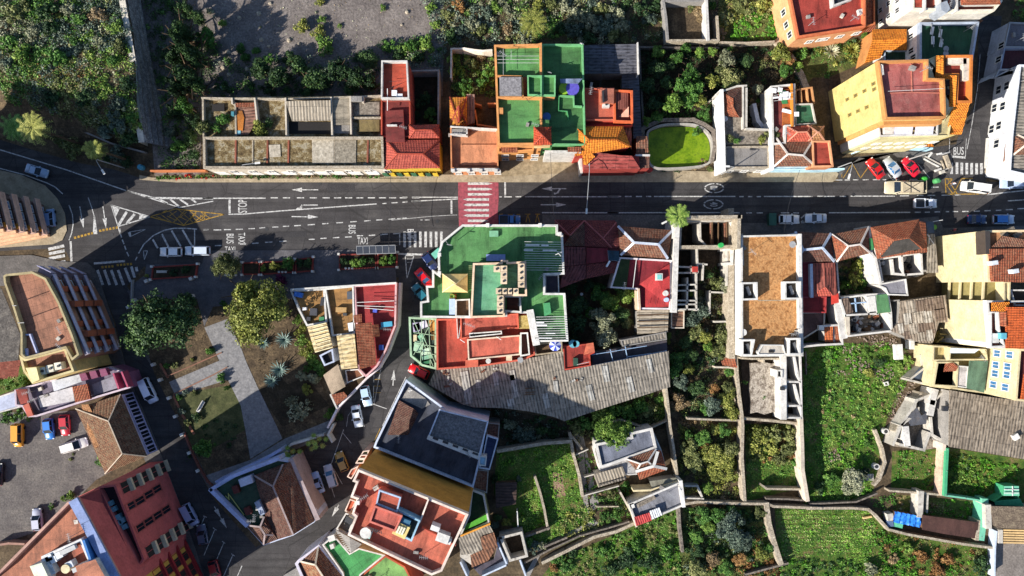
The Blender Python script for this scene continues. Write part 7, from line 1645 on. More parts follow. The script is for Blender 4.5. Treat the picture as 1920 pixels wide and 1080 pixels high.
# --- public garden
PX()
plot([(245,552),(545,552),(618,760),(615,790),(395,905),(290,700)],.15,DIRT)
plot([(330,740),(440,720),(470,800),(385,850),(360,840)],.16,ground("mossy_soil",[(.3,"33351f"),(.5,"4c5030"),(.7,"6b6845")],.4,3,.4))
plot([(480,730),(560,690),(618,760),(530,800)],.16,DSOIL);plot([(455,570),(545,560),(590,700),(540,720),(470,650)],.165,DIRT)
LP=ground("light_slab_paving",[(.3,"6f6e6e"),(.5,"858383"),(.7,"9a9795")],1.0,2.5,.3)
struct("path",[(384,614),(427,598),(452,650),(463,680),(482,722),(520,800),(530,822),(470,860),(462,812),(452,760),(428,712),(330,742),(318,716),(412,676)],.19,LP)
struct("path",[(470,862),(535,822),(618,788),(622,812),(400,912),(384,892)],.2,LP)
struct("path",[(238,545),(545,545),(548,560),(400,575),(384,612),(370,560),(250,560)],.185,ground("dark_paving",[(.3,"4f4d50")],.6))
TL(0,2)
gwall([(1160,630),(1210,720)],.35,.4,paint("94604a",.3),"terracotta kerb beside the garden ramp upper part");gwall([(1255,860),(1320,1000),(1400,1130)],.35,.4,paint("94604a",.3),"terracotta kerb along the lower garden beside the street")
gwall([(1210,715),(1543,570),(1600,545)],.35,.2,paint("8a6250",.3),"thin terracotta edging on the upper side of the paved ramp");gwall([(1255,845),(1543,705),(1640,650)],.35,.2,paint("8a6250",.3),"thin terracotta edging on the lower side of the paved ramp")
for i,(x,y) in enumerate(((1122,628),(1172,738),(1236,868),(1282,1000),(1330,1130),(1383,1262),(1445,1390),(985,165),(945,215),(1403,135),(1075,28),(1395,10))):
    c=P(x,y);o=MB().box((0,0,.1),.55,.55,1.0).build("bollard_block",WR);o.location=(c.x,c.y,0);o.rotation_euler.z=R(25);meta(o,"white square pillar along the street side of the public garden","pillar","white pillars around the public garden")
gwall([(1330,1130),(1383,1262),(1445,1390),(1500,1480),(1560,1530)],.7,.3,paint("7a4a40",.2),"dark red low kerb continuing down the shaded garden corner");gwall([(985,165),(945,215),(950,20)],.9,.15,GREYM,"thin grey rail at the top of the public garden")
tree(1150,320,235,11,"dark","filling the street corner of the public garden",big=True,look="huge dense dark green tree")
tree(1310,360,90,6,"dark","behind the huge dark tree");tree(1330,170,90,5,"dark","below the paving by the planters")
TL(1,2)
tree(380,240,215,9,"yellow","in the middle of the public garden",big=True,look="large rounded olive green tree");tree(300,120,115,8.5,"yellow","attached to the large olive tree",look="smaller top lobe tree")
tree(540,250,70,5,"mid","right of the olive yellow tree");bush(555,25,55,"purple","behind the villa's top left corner",2.5)
for x,y,r in ((590,450,85),(440,475,62),(555,665,90),(500,745,75)): rosette(x,y,r,"blue grey spiky agave " +{590: "nearest the villa hedge",440: "beside the paved path",555: "in the shaded lower bed, the larger one",500: "in the shaded lower bed, half in shadow"}[x],"blue",.15,34,w=.28)
for x,y,r,k in ((700,400,50,"yellow"),(720,460,55,"lime"),(745,540,55,"yellow"),(690,310,40,"lime"),(730,370,40,"yellow"),(780,600,60,"lime"),(830,640,60,"mid"),(770,500,45,"yellow"),(760,660,40,"mid")): bush(x,y,r,k,"in the hedge along the villa wall",2)
for x,y,r,k in ((720,715,50,"pale"),(800,740,60,"pale"),(750,810,50,"yellow"),(850,690,50,"mid"),(130,728,42,"mid"),(60,540,35,"mid"),(150,190,28,"mid"),(200,530,1,"mid"),(915,990,40,"lime"),(940,960,30,"mid"),(985,1010,45,"dark"),(1148,700,22,"mid"),(900,170,18,"mid"),(1085,250,14,"mid"),(175,800,25,"mid")):
    if r > 5: bush(x,y,r,k,"in the lower public garden near the villa",1.6)
bush(700,960,110,"pale","in the dark lower bed by the path",2.2,look="leafless pale grey shrub",sparse=True);bush(640,900,60,"pale","in the dark lower bed above the first",2,look="smaller leafless pale grey shrub",sparse=True)
cover([(350,440),(650,370),(720,560),(640,700),(430,760),(350,560)],"dry twigs and fallen palm leaves between the agaves",.5,(.2,.5),18,(("dry",3),("pale",1),("rust",1)),5,("dry",),name="dry_litter",hgt=.3)
TL(0,2)
cover([(1290,400),(1500,370),(1520,520),(1300,560),(1260,500)],"fan of dry straw coloured litter beside the huge dark tree",.4,(.2,.5),18,(("dry",1),),8,("dry",),name="dry_litter",hgt=.2)
bushes([(1200,640,30,"mid"),(1260,640,35,"olive"),(1390,600,20,"yellow"),(1500,540,30,"mid"),(1290,870,30,"mid"),(1340,830,30,"grey"),(1400,840,30,"olive"),(1310,960,35,"grey"),(1350,1050,35,"olive"),(1420,1010,40,"dark")],"in the beds beside the paved ramp",.15)
t=Thing("bench","white bench near the paved ramp of the public garden","bench",1450,935);t.box("seat",1450,935,.6,2.3,.5,.58,WR,-30);t.box("backrest",1442,930,.08,2.3,.58,1.0,WR,-30);t.box("leg",1440,960,.5,.1,.15,.5,GREYM,-30);t.box("leg",1460,910,.5,.1,.15,.5,GREYM,-30)
TL(0,3);tree(1460,140,88,4.5,"mid","rounded and clipped beside the dark path corner")
cover([(1350,250),(1400,20),(1560,-60),(1800,20),(1850,60),(1560,190)],"dark ground cover in the shaded garden corner",.4,(.3,.7),20,(("dark",3),("mid",1)),3,("dark",),name="ground_cover")
TL(1,3)
for i,(x,y) in enumerate(((590,200),(640,215),(580,250),(690,215),(660,175),(615,165),(780,110),(820,90),(850,130),(800,160),(870,110),(740,120),(820,50),(880,150),(700,260),(570,180))):
    pass
for gx,gy,lab in ((625,205,"cluster of bright green yucca heads above the tile roofed corner house"),(815,115,"cluster of bright green yucca heads beside the low white wall and cars")):
    e=P(gx,gy,3.2);r=bpy.data.objects.new("yucca_tree",None);COL.objects.link(r);r.location=(e.x,e.y,0);meta(r,lab,"yucca")
    t1=MB()
    for i in range(9):
        a=i*2.4;q=.35*math.sqrt(i)*1.0;hx,hy,hz=q*1.9*math.cos(a),q*1.5*math.sin(a),3.4 - .12*i
        t1.tube([(0,0,0),(hx*.4,hy*.4,hz*.5),(hx,hy,hz)],[.22,.14,.09],6);m=MB()
        for k in range(22): strip_frond(m,Vector((hx,hy,hz)),k*2.4,.8*(1 - .3*k/22),.2+.5*k/22,.2,.14,3,False)
        o=m.build("leaf_head",LEAF["yellow" if i % 2 else "lime"],r);at=o.data.attributes.new("tone",'FLOAT','POINT');at.data.foreach_set("value",RG.uniform(.3,1,len(o.data.vertices)).astype(np.float32))
    t1.build("trunk",BARK,r)
TL(0,3)
bushes([(745,240,60,"mid",2),(760,270,45,"lime",1.6),(500,500,40,"lime",1.5),(460,520,30,"lime"),(370,580,30,"mid"),(510,240,18,"olive",.4),(530,200,14,"olive",.3)],"at the edge of the gravel car park")
TL(0,2)
plot([(-60,660),(150,640),(240,760),(0,850),(-60,850)],.02,GRSS);cover([(-40,745),(160,700),(235,760),(-40,835)],"bright lawn strip left of the purple edged house",.8,(.2,.4),16,(("lime",2),("mid",2)),14,("grass","lime"),name="grass");cover([(-40,985),(170,935),(200,1010),(300,1020),(-40,1060)],"bright hedge strip above the gravel car park",1.4,(.3,.6),24,(("lime",2),("mid",2)),6,("grass",),name="hedge_plants");bush(185,760,40,"lime","by the white stair room of the violet banded block",1.6)
plot([(-60,600),(150,600),(130,720),(-60,750)],.022,ground("reddish_paving",[(.3,"6e3a30"),(.5,"8a4e40"),(.7,"9a6454")],.8,3));plot([(-60,80),(10,80),(150,420),(130,600),(-60,620)],.024,ground("grey_dirt",[(.3,"4a4846"),(.5,"66625e"),(.7,"8a857d")],.7,3))
# --- centre garden behind the green building
TL(2,2)
plot([(1150,20),(1543,-60),(1700,80),(1740,400),(1350,545),(1170,470)],.02,DIRT)
W="in the dark garden behind the green building"
for x,y,r,h,k in ((1400,120,80,3.5,"mid"),(1480,180,80,3.5,"lime"),(1420,300,110,5,"pale"),(1450,430,90,5,"pale"),(1350,260,60,3,"mid"),(1250,200,80,3.5,"dark"),(1260,340,90,4,"dark"),(1220,420,60,3,"dark"),(1540,60,60,3,"mid"),(1600,130,70,3,"lime"),(1560,260,70,3,"dark"),(1500,330,60,3,"olive"),(1530,20,50,2.5,"dark"),(1200,60,60,3,"dark"),(1330,60,60,3,"dark"),(1600,330,50,2,"olive")): tree(x,y,r,h,k,W)
t=Thing("lantern","round white garden lamp in the dark garden by the green building","lamp",1275,122);t.cyl("post",1275,122,.06,0,1.6,GREYM);t.cyl("globe",1275,122,.28,1.6,2.1,WR)
# below warehouse
TL(2,2)
plot([(620,940),(1150,1035),(1560,900),(1900,790),(1920,1080),(1500,1180),(1150,1190),(700,1180),(640,1100)],.02,DSOIL)
cover([(640,950),(1150,1040),(1180,1180),(690,1250),(680,1100)],"dark and silvery shrubs in the shaded plot below the warehouse roof",.8,(.3,.8),26,(("grey",2),("dark",2),("pale",1)),2,("grey",))
bushes([(800,1130,60,"grey",1.6),(880,1150,60,"grey",1.6),(760,1080,50,"pale",1.2),(980,1100,50,"dark",1.5),(1060,1130,50,"dark",1.5),(1000,1010,40,"dark")],"in the shaded plot below the warehouse roof")
cover([(1180,1045),(1560,910),(1890,800),(1900,1020),(1600,1080),(1240,1200)],"dense green bushes between the warehouse roof and the white cottage",.9,(.4,1.1),30,(("mid",3),("lime",2),("olive",2),("dark",2)),3,("olive",))
bushes([(1400,1000,90,"lime",2.4),(1500,960,90,"mid",2.6),(1600,980,80,"mid",2.4),(1700,920,80,"mid",2.4),(1780,960,70,"olive",2),(1300,1060,70,"mid",2),(1240,1100,60,"olive",2),(1830,880,40,"mid")],"between the warehouse roof and the white cottage")
TL(3,3);tree(40,50,140,6,"lime","against the white cottage",big=True,look="bright yellow green rounded tree")
# shrub plots right of the warehouse
TL(3,2)
plot([(440,240),(930,0),(960,1080),(985,1600),(520,1600),(450,1000)],.018,DIRT)
K1=(("dark",3),("mid",2),("olive",3),("grey",2),("dry",2),("yellow",1))
cover([(560,240),(735,160),(740,20),(905,30),(925,540),(940,700),(955,1020),(450,1020),(440,560)],"tangled mixed scrub in the long plot below the roofless ruin",.8,(.4,1.2),30,K1,3,("olive","dry"),hgt=.8)
W="in the long plot below the roofless ruin"
for x,y,r,h,k in ((600,320,80,3.5,"grey"),(680,260,80,3.5,"grey"),(640,400,80,3.5,"olive"),(710,440,60,4,"yellow"),(720,510,50,3.5,"lime"),(840,420,80,4,"olive"),(870,340,60,3.5,"olive"),(800,520,80,3.5,"olive"),(500,600,85,3.5,"mid"),(480,680,70,3,"mid"),(590,660,55,2.5,"yellow"),(530,760,70,3,"grey"),(520,900,85,3,"dry"),(640,800,70,3,"dark"),(760,910,90,3.5,"grey"),(700,960,60,2.5,"mid"),(850,900,90,3,"yellow"),(880,690,50,2,"mid"),(780,800,50,2,"rust"),(870,800,60,2.5,"olive"),(900,980,60,3,"yellow"),(600,560,60,3,"dark"),(560,470,60,3,"dark"),(500,290,30,2,"olive")): tree(x,y,r,h,k,W)
TL(3,1);cover([(660,920),(860,900),(890,1080),(900,1240),(740,1260),(650,1240)],"bushes sprouting inside the roofless ruin",.8,(.4,.9),28,(("olive",3),("dark",1),("pale",1)),2,("olive",),z=.5)
for x,y,r,k in ((780,1040,60,"olive"),(850,1070,55,"pale"),(900,1030,40,"olive"),(720,980,40,"dark")): tree(x,y,r,4,k,"inside the roofless whitewashed ruin",z=.4)
TL(3,2);bushes([(480,110,28,"yellow",1.5),(590,120,38,"lime",1.5),(510,180,26,"olive")],"in the cell rooms of the roofless ruin",2.2);bushes([(440,420,30,"lime",1.6),(435,470,26,"yellow",1.4)],"at the right end of the stepped yard")
TL(3,3)
cover([(510,-50),(955,-50),(960,200),(985,540),(700,540),(560,480),(510,300)],"low mixed shrubs in the middle of the left walled plot",.8,(.4,1.1),30,(("olive",3),("yellow",3),("dark",2),("dry",1)),3,("olive",))
W="in the lower half of the left walled plot"
for x,y,r,h,k in ((600,160,85,3,"olive"),(680,80,70,3,"mid"),(740,190,90,3,"yellow"),(840,240,90,3,"yellow"),(640,270,80,3,"olive"),(780,330,80,2.6,"yellow"),(890,160,70,3,"olive"),(700,150,50,2.4,"rust"),(880,340,70,2.6,"yellow"),(720,440,50,2,"lime"),(560,230,50,2.4,"olive"),(840,30,60,2.4,"mid"),(580,60,40,2,"mid"),(780,20,50,2,"yellow")): tree(x,y,r,h,k,W)
plot([(990,-40),(1400,-10),(1405,440),(1000,540)],.02,GRSS)
cover([(1000,-40),(1390,0),(1395,250),(1200,270),(1010,240)],"yellow green bushes in the upper part of the right walled plot",.8,(.4,1.1),30,(("yellow",3),("olive",3),("rust",1)),3,("olive",))
cover([(1010,240),(1395,220),(1400,440),(1130,430),(1000,560)],"rough grass in the lower part of the right walled plot",.5,(.2,.4),16,(("mid",2),("lime",2)),16,("grass","lime","mid"),name="grass")
bushes([(1100,40,90,"yellow",2.6),(1200,60,90,"olive",2.6),(1180,140,80,"yellow",2.4),(1290,160,80,"olive",2.4),(1060,130,70,"yellow",2),(1310,50,70,"olive",2.4),(1240,230,60,"olive"),(1320,200,40,"rust"),(1350,130,40,"rust"),(1370,260,50,"mid")],"in the upper part of the right walled plot")
# big green plot
TL(4,3)
plot([(-60,-620),(150,-620),(640,-560),(700,-400),(560,-100),(500,200),(450,480),(320,545),(-50,560)],.02,GRSS)
B=[(-60,-560),(230,-600),(560,-620),(700,-560),(730,-420),(640,-200),(560,-60),(480,60),(450,240),(430,480),(300,540),(-50,550)]
cover(B,"lush grass and weeds of the big green plot with rubbish heaps",.8,(.2,.55),18,(("grass",4),("lime",2),("mid",3),("dry",1)),14,("grass","lime","mid"),name="grass")
TL(4,2)
for p,lab in (([(220,500),(340,490),(400,600),(480,640),(560,580),(600,700),(540,790),(440,700),(300,680),(230,600)],"pinkish heap of garden rubble in the big green plot"),([(90,680),(200,670),(300,700),(190,720)],"thin scatter of pink rubble left of the main heap"),([(560,1080),(640,780),(760,760),(760,860),(640,1000)],"grey brown debris slope beside the broken white cells"),([(330,430),(600,410),(640,500),(480,500)],"strip of stones and litter under the white open house"),([(80,1280),(160,1260),(260,1180),(280,1220),(200,1330),(60,1340)],"pink brown litter patch lower in the big green plot")):
    W=PP(p,0);xs=[q.x for q in W];ys=[q.y for q in W];n=int((max(xs)-min(xs))*(max(ys)-min(ys))*5);X=RG.uniform(min(xs),max(xs),n);Y=RG.uniform(min(ys),max(ys),n);k=inpoly(X,Y,[(q.x,q.y) for q in W]);m=MB()
    for a,b in zip(X[k],Y[k]): m.box((a,b,.02),rnd.uniform(.1,.42),rnd.uniform(.06,.2),rnd.uniform(.03,.25),rnd.uniform(0,3))
    o=m.build("rubble",ground("pink_rubble",[(.3,"5e4c40"),(.45,"8c7668"),(.55,"b8a696"),(.7,"7c6a5a")],3,8));meta(o,lab,"rubble",None,"stuff")
bush(425,700,50,"yellow","on the rubble heap",1,look="yellowish spiky weed");t=Thing("crate","small white crate lying below the rubble heap","crate",545,768);t.add("frame",MB().ring(ccw(PP([(528,760),(558,752),(566,778),(536,786)],.4)),offset(ccw(PP([(528,760),(558,752),(566,778),(536,786)],.4)),.15),0,.5),WR)
bushes([(500,620,50,"dark",1),(640,640,60,"lime",1),(700,600,50,"lime",1),(400,560,60,"lime",.8),(120,560,60,"mid",1),(60,290,50,"lime",2),(170,290,35,"mid",1.6),(130,350,25,"mid")],"among the rubble heaps and sheds")
TL(4,3);tree(300,400,110,3.5,"pale","in the bottom corner of the big green plot",look="silvery leafed tree");bushes([(130,400,60,"mid",1.6),(60,440,50,"dark",1.4),(180,380,50,"mid"),(400,330,40,"dark"),(400,120,40,"mid")],"at the bottom of the big green plot")
t=Thing("pallet_stack","pale pallet lying at the end of the big green plot","pallet",425,365);m=MB()
for i in range(5): m.bar(P(400,345+i*10,.3),P(455,345+i*10,.3),.18,.1)
t.add("slats",m,OLDW)
for x,y in ((545,35),(478,290)):
    t=Thing("barrel","round open white barrel " +("near the broken cells" if x == 545 else "at the rubble line of the plot"),"barrel",x,y);t.cyl("drum",x,y,.55,0,1.0,WR);t.cyl("opening",x,y,.35,1.0,1.02,DARKM)
# patio gardens
TL(4,1);plot([(195,880),(440,830),(500,1060),(210,1140)],.02,DIRT)
cover([(200,880),(440,840),(490,1060),(440,1140),(210,1130)],"patio greenery below the cream ridged tile roof",1.0,(.3,.8),28,(("mid",2),("yellow",2),("dark",1),("dry",1)),3,("olive",),name="garden_plants")
bushes([(270,865,25,"lime",2),(390,865,40,"mid",2.4),(345,920,60,"yellow",2.4),(320,1020,60,"yellow",2.4),(260,1070,50,"lime",2),(380,1050,40,"mid",2)],"in the patio below the cream ridged roof")
# allotments
TL(4,3)
plot([(590,175),(965,160),(940,480),(580,465)],.022,GRSS);cover([(620,180),(955,160),(935,480),(590,455),(630,260)],"weedy small allotment plot left of the green netting",.6,(.2,.45),16,(("grass",2),("mid",2),("dry",2)),10,("grass","dry"),name="grass")
plot([(995,150),(1560,240),(1560,560),(1250,540),(985,495)],.022,GRSS);cover([(1000,180),(1390,250),(1520,280),(1500,420),(1400,430),(1330,540),(1000,490)],"leafy vegetable rows right of the green netting",1.3,(.25,.6),20,(("grass",3),("yellow",2),("lime",2),("dark",1)),10,("grass","yellow"),name="vegetable_bed",rows=6)
plot([(620,490),(1262,545),(1212,690),(800,640),(610,612)],.022,GRSO);cover([(630,500),(1240,555),(1210,680),(860,630),(620,605)],"trampled long grass between the two terrace walls",.6,(.2,.5),16,(("grass",3),("dry",2),("pale",1)),10,("grass","dry"),name="grass")
cover([(430,510),(610,480),(610,610),(540,640),(430,580)],"weeds around the drums left of the blue tarpaulin",.8,(.2,.6),18,(("olive",2),("mid",2)),6,("grass",),name="weeds")
# mown field and lower gardens
plot([(-260,590),(430,600),(560,750),(1330,880),(1330,1140),(-230,1140)],.02,GRSS)
cover([(-255,600),(410,605),(470,700),(440,900),(-200,960)],"even mown green field at the lower right",.15,(.15,.3),10,(("grass",1),),30,("grass","mid","olive"),name="grass",rows=7)
cover([(230,770),(440,740),(440,930),(400,1000),(260,960)],"brighter green patch of young crop in the mown field",.3,(.15,.3),12,(("lime",1),),40,("lime","grass"),name="crop",rows=9)
cover([(450,720),(580,760),(1320,890),(1330,1110),(440,1110)],"rusty, yellow and green weeds across the lowest terrace",.8,(.3,.8),22,(("grass",3),("rust",2),("olive",2),("yellow",1),("dark",1)),8,("grass","rust","dry"),name="weeds")
cover([(-240,960),(440,950),(440,1110),(-240,1110)],"dark hedge strip along the bottom edge of the field",.9,(.3,.8),24,(("dark",2),("mid",2),("grass",2)),5,("grass",),name="hedge_plants")
bushes([(430,1040,70,"pale",1.8),(1000,970,60,"rust"),(800,950,60,"rust"),(920,1040,60,"rust"),(1240,1000,90,"dark",2),(700,880,60,"lime"),(600,960,50,"dry")],"on the lowest weedy terrace")
t=Thing("log","pale cut log lying at the corner of the mown field","log",410,656);t.add("trunk_piece",MB().tube([P(378,660,.25),P(440,650,.25)],.22,8),paint("d8b880",.2))
TL(3,3)
plot([(540,585),(1150,575),(1250,1000),(1240,1140),(530,1140)],.02,GRSO)
cover([(545,590),(1140,580),(1200,800),(1250,1000),(1240,1110),(520,1110)],"dense green and brown bushes of the square plot left of the wide stone wall",.9,(.4,1.1),30,(("mid",4),("dark",2),("rust",1),("olive",2),("grey",1)),3,("grass","dry"),hgt=.8)
W="in the square plot by the wide wall"
for x,y,r,h,k in ((880,740,130,4,"grey"),(960,830,100,3,"grey"),(700,640,80,3,"mid"),(800,620,70,3,"mid"),(640,800,60,2,"mid"),(900,620,70,2,"mid"),(1100,620,60,2,"olive"),(720,720,60,2,"lime"),(620,1020,80,2.4,"olive"),(850,1030,70,2,"mid"),(1120,930,70,2.4,"yellow"),(950,960,60,2,"rust"),(760,960,60,2,"dry"),(1170,880,50,2,"mid"),(650,900,60,2,"dark")): tree(x,y,r,h,k,W)
plot([(-520,1140),(-380,960),(100,760),(300,620),(520,590),(540,1140)],.02,GRSS)
cover([(-480,1120),(-300,930),(0,790),(210,720),(300,660),(510,610),(530,1110)],"sloping green meadow below the red and white panelled outbuilding",.9,(.25,.6),20,(("grass",4),("mid",3),("olive",2),("dry",1)),10,("grass","mid","olive"),name="grass")
bushes([(-50,900,60,"mid",1.4),(120,960,90,"dark",1.8),(300,980,80,"dark",1.6),(420,900,60,"mid"),(20,1040,70,"dark",1.6),(-380,960,50,"mid",1.4),(-250,900,50,"dark"),(200,860,50,"mid")],"on the sloping green meadow")
TL(2,3)
plot([(660,180),(1190,110),(1280,500),(1400,740),(1040,900),(870,880),(640,480)],.02,GRSS)
cover([(680,190),(1190,120),(1270,500),(1330,640),(1200,800),(1020,860),(820,720),(810,400),(660,400)],"sunny grass plot with soil patches right of the white rimmed house",.45,(.2,.45),16,(("grass",4),("lime",2),("mid",2)),15,("grass","lime","mid"),name="grass")
cover([(1180,600),(1330,560),(1440,700),(1200,830),(1090,830)],"yellowish bushes by the cottage steps",1.0,(.3,.8),26,(("yellow",2),("olive",2),("mid",1)),4,("olive",))
plot([(1065,330),(1130,330),(1160,500),(1080,520)],.03,ground("bare_pink_soil",[(.3,"7a5c4a"),(.5,"9c7c66"),(.7,"b59680")],.8,4))
bushes([(730,690,40,"yellow",1.8),(850,690,50,"lime",1.4),(660,650,40,"dark"),(820,375,26,"grey",1),(650,380,40,"dark",1.2),(930,870,60,"grey",1.4),(900,830,40,"mid",1.2),(990,860,40,"pale"),(1130,940,50,"mid"),(1170,1010,60,"mid",1.4),(650,720,40,"grey"),(1070,1020,40,"rust")],"around the plank shed and square ruin")
cover([(1220,180),(1400,160),(1420,560),(1300,640),(1290,380)],"weeds and stones along the cottage path",.8,(.2,.5),16,(("mid",2),("dry",2),("dark",1)),5,("dry","grass"),name="weeds")
struct("path",[(1215,40),(1280,40),(1400,560),(1330,640),(1400,700),(1000,880),(900,1080),(860,1080),(980,860),(1350,680),(1290,560),(1270,360)],.05,CONC)
TL(3,3)
cover([(-100,460),(90,440),(190,460),(100,520),(180,680),(0,740),(-80,600)],"kitchen garden plants between the cottage and the panelled outbuilding",.9,(.3,.7),24,(("mid",3),("dark",1),("olive",1)),4,("grass",),name="garden_plants");bushes([(130,440,60,"mid",2),(20,480,50,"olive"),(-30,640,50,"mid"),(60,640,50,"mid"),(70,580,40,"dark")],"in the kitchen garden below the cottage")
for i in range(3):
    pass
# roof-side strips and street verge weeds
TL(1,1);cover([(0,258),(1285,262),(1285,290),(0,290)],"weeds in the narrow strip before the old terrace house",1.2,(.15,.35),14,(("mid",2),("dark",1),("dry",1)),8,("mid","dry"),name="weeds",z=.13)
TL(0,1);cover([(1120,268),(1490,262),(1543,262),(1543,292),(1140,298)],"pink and green flowering weeds in the kerb bed before the retaining wall",2.0,(.15,.3),16,(("red",1),("mid",3),("dark",1)),8,("mid",),name="flower_bed",z=.13);gwall([(1090,232),(1480,230)],1.2,.3,paint("c87a4a",.2),"orange topped wall at the foot of the retaining wall");gwall([(1110,300),(1480,292),(1543,292),(2940,292)],.3,.2,TANP,"long low kerb of the flower bed and weed strip by the main road")
# ================================================================ vehicles and street furniture
PX()
SV,WH2,RD="a9b4c4","e8e8e8","c01818"
car(67,320,-17,"9fb4cc","pale blue estate car driving round the shaded road bend","sedan",4.3,group=None)
car(319,472,180,WH2,"white hatchback, left one of the pair parked at the bus lane","hatch",4.2);car(369,470,180,"c9d2de","pale silver estate car, right one of the pair parked at the bus lane","estate",4.8)
car(956,412,0,"3a70b0","bright blue pickup parked above the green roofed building","pickup",4.0)
car(1481,411,0,WH2,"white hatchback parked left of the striped bay marking","hatch",3.9);car(1531,409,180,"d2dae4","pale grey saloon parked right of the striped bay marking","sedan",4.0)
car(1643,315,127,RD,"bright red saloon, leftmost in the angled parking bay","sedan",4.2);car(1675,313,127,"b4b8bc","silver saloon between the two red cars in the angled bay","sedan",4.2,glass=GLASSB);car(1709,312,130,"d01830","crimson coupe, rightmost in the angled parking bay","sedan",4.0)
car(1698,351,180,"c9bda0","beige flatbed truck with a tied down load on the main road","pickup",7.6,2.5,group=None)
t=Thing("cargo","tied beige load with straps on the bed of the beige flatbed truck","cargo",1710,351,1.0)
t.box("load",1712,351,3.9,1.9,1.05,1.9,paint("c4b498",.4));t.bars("strap",[((1695,342,1.95),(1725,360,1.95)),((1725,342,1.95),(1695,360,1.95)),((1708,341,1.95),(1708,361,1.95))],.1,.06,DARKM)
car(1737,381,0,"dfe4ec","white pickup driving right below the beige truck","pickup",4.4,group=None);car(1829,351,172,"f0ede6","white van on the yellow box junction","van",5.0,1.9,group=None);car(1900,344,180,"a8b8d4","silver blue estate car at the right edge of the main road","estate",4.6,group=None)
car(1834,411,0,"27406e","dark blue saloon in the shade in front of the cream building","sedan",3.6);car(1884,411,0,"a8b8d0","silver car with bright blue roof in front of the cream building","estate",4.1,roofc="3f7fc8")
car(277,733,-65,"ccd2e4","white van in the narrow shaded side street","van",4.9,1.9,group=None)
car(33,817,-90,"d8951c","amber yellow van in the gravel car park","van",4.4,1.7);car(90,805,-84,"2f78c8","bright blue hatchback in the gravel car park","hatch",4.0);car(120,798,-86,"b8202c","red hatchback in the gravel car park","hatch",4.0);car(137,836,17,"dcd8d0","long white van parked askew below the blue and red cars","estate",5.2,1.9);car(68,975,95,"a8aab8","silver hatchback in the shade beside the terracotta tower roof","hatch",4.2);car(-6,890,90,"2c2c34","dark car cut by the left edge of the car park","hatch",4.2)
car(355,966,-62,"a0a4c4","lilac silver van parked beside the red tower front","van",4.4,1.8);car(378,1003,100,"565c70","slate grey hatchback below the lilac van","hatch",3.8);car(402,1072,-75,"8a1824","dark red car in the lower parking bays","hatch",4.0)
car(795,522,-50,"d81018","bright red saloon against the green apartment building corner","sedan",4.2,glass=GLASSB,group=None);car(787,548,130,"2a7080","teal car behind the bright red saloon","hatch",3.6);car(806,490,-55,"22305c","dark navy car ahead of the bright red saloon","hatch",3.6)
car(785,697,155,"e01414","red car half under the lean-to by the warehouse roof corner","hatch",4.0)
car(686,743,-78,"b8d0e8","pale silver hatchback nearest the pink wall","hatch",3.9);car(669,781,-80,"dfe6ee","white saloon below the pale silver hatchback","sedan",4.2);car(594,906,110,"9ab4e0","pale blue saloon, left of the pair beside the tile roofed house","sedan",4.2);car(619,893,108,"b8bcc8","silver estate, right of the pair beside the tile roofed house","estate",4.4,glass=GLASSB);car(640,866,112,"a8843c","old mustard yellow hatchback in the angled bays","hatch",3.8)
car(93,408,95,"7f9cc4","small pale blue van squeezed beside the balcony block","van",3.4,1.5)
def lamp(bx,by,hx,hy,h,label):
    """street lamp: base pixel on the ground, head pixel at height h"""
    a,b=P(bx,by),P(hx,hy,h);t=Thing("street_lamp",label,"street lamp",bx,by);L=Vector((a.x,a.y,0));mid=Vector((a.x,a.y,h - .6));d=(b - mid);d.z=0
    t.add("pole",MB().tube([L,L+Vector((0,0,h*.5)),mid],[.13,.1,.08],8),GREYM);t.add("arm",MB().tube([mid,mid+d*.15+Vector((0,0,.5)),mid+d*.5+Vector((0,0,.65)),b],.06,6),GREYM)
    n=d.normalized();t.add("lamp_head",MB().bar(b - n*.2,b+n*.75,.32,.16),FRAME)
lamp(233,315,192,320,9,"curved street lamp on the inner side of the road bend");lamp(1096,322,1100,393,9,"tall street lamp whose arm reaches across the main road by the green building")
lamp(1352,327,1366,312,8,"street lamp in front of the white walled ruin");lamp(1560,318,1593,328,8,"street lamp at the start of the angled parking bay");lamp(1700,300,1746,288,8,"street lamp under the yellow building awning");lamp(1238,420,1248,416,7,"short lamp at the foot of the tall palm");lamp(478,322,480,306,7,"slim lamp before the old terrace house");lamp(705,326,704,322,7,"slim lamp at the left end of the orange house pavement")
t=Thing("waste_container","dark green waste container left of the parked white hatchback","container",1449,411);t.box("body",1449,411,1.3,2.2,.05,1.2,plain("container_green","24463a",.5));t.box("lid",1449,411,1.35,2.25,1.2,1.32,plain("container_lid","2f5c4a",.4))
for x,y,c,l in ((1759,338,"4f9a5c","pale green recycling container at the corner by the beige truck"),(1752,426,"7fb83c","lime green glass container outside the patched corner house"),(1735,335,"3fa83c","small bright green bin behind the beige truck"),(262,313,"3f8fa8","teal and green recycling pod at the end of the flower bed")):
    t=Thing("recycling_container",l,"container",x,y);t.cyl("body",x,y,.5,.05,1.1,plain("recycling_paint",c,.45));t.cyl("dome",x,y,.48,1.1,1.5,plain("recycling_paint",c,.45),r2=.3)
t=Thing("parasol","pale teal street awning frame at the corner of the green building","awning",817,478);t.plane("canopy",[(808,476,2.8),(822,464,3.0),(826,476,2.8),(816,486,2.6)],plain("teal_cloth","5fa894",.8),.05);t.cyl("pole",817,476,.05,0,2.7,GREYM)
t=Thing("corner_terrace","raised paved corner with pale steps beside the side road","terrace",1765,305)
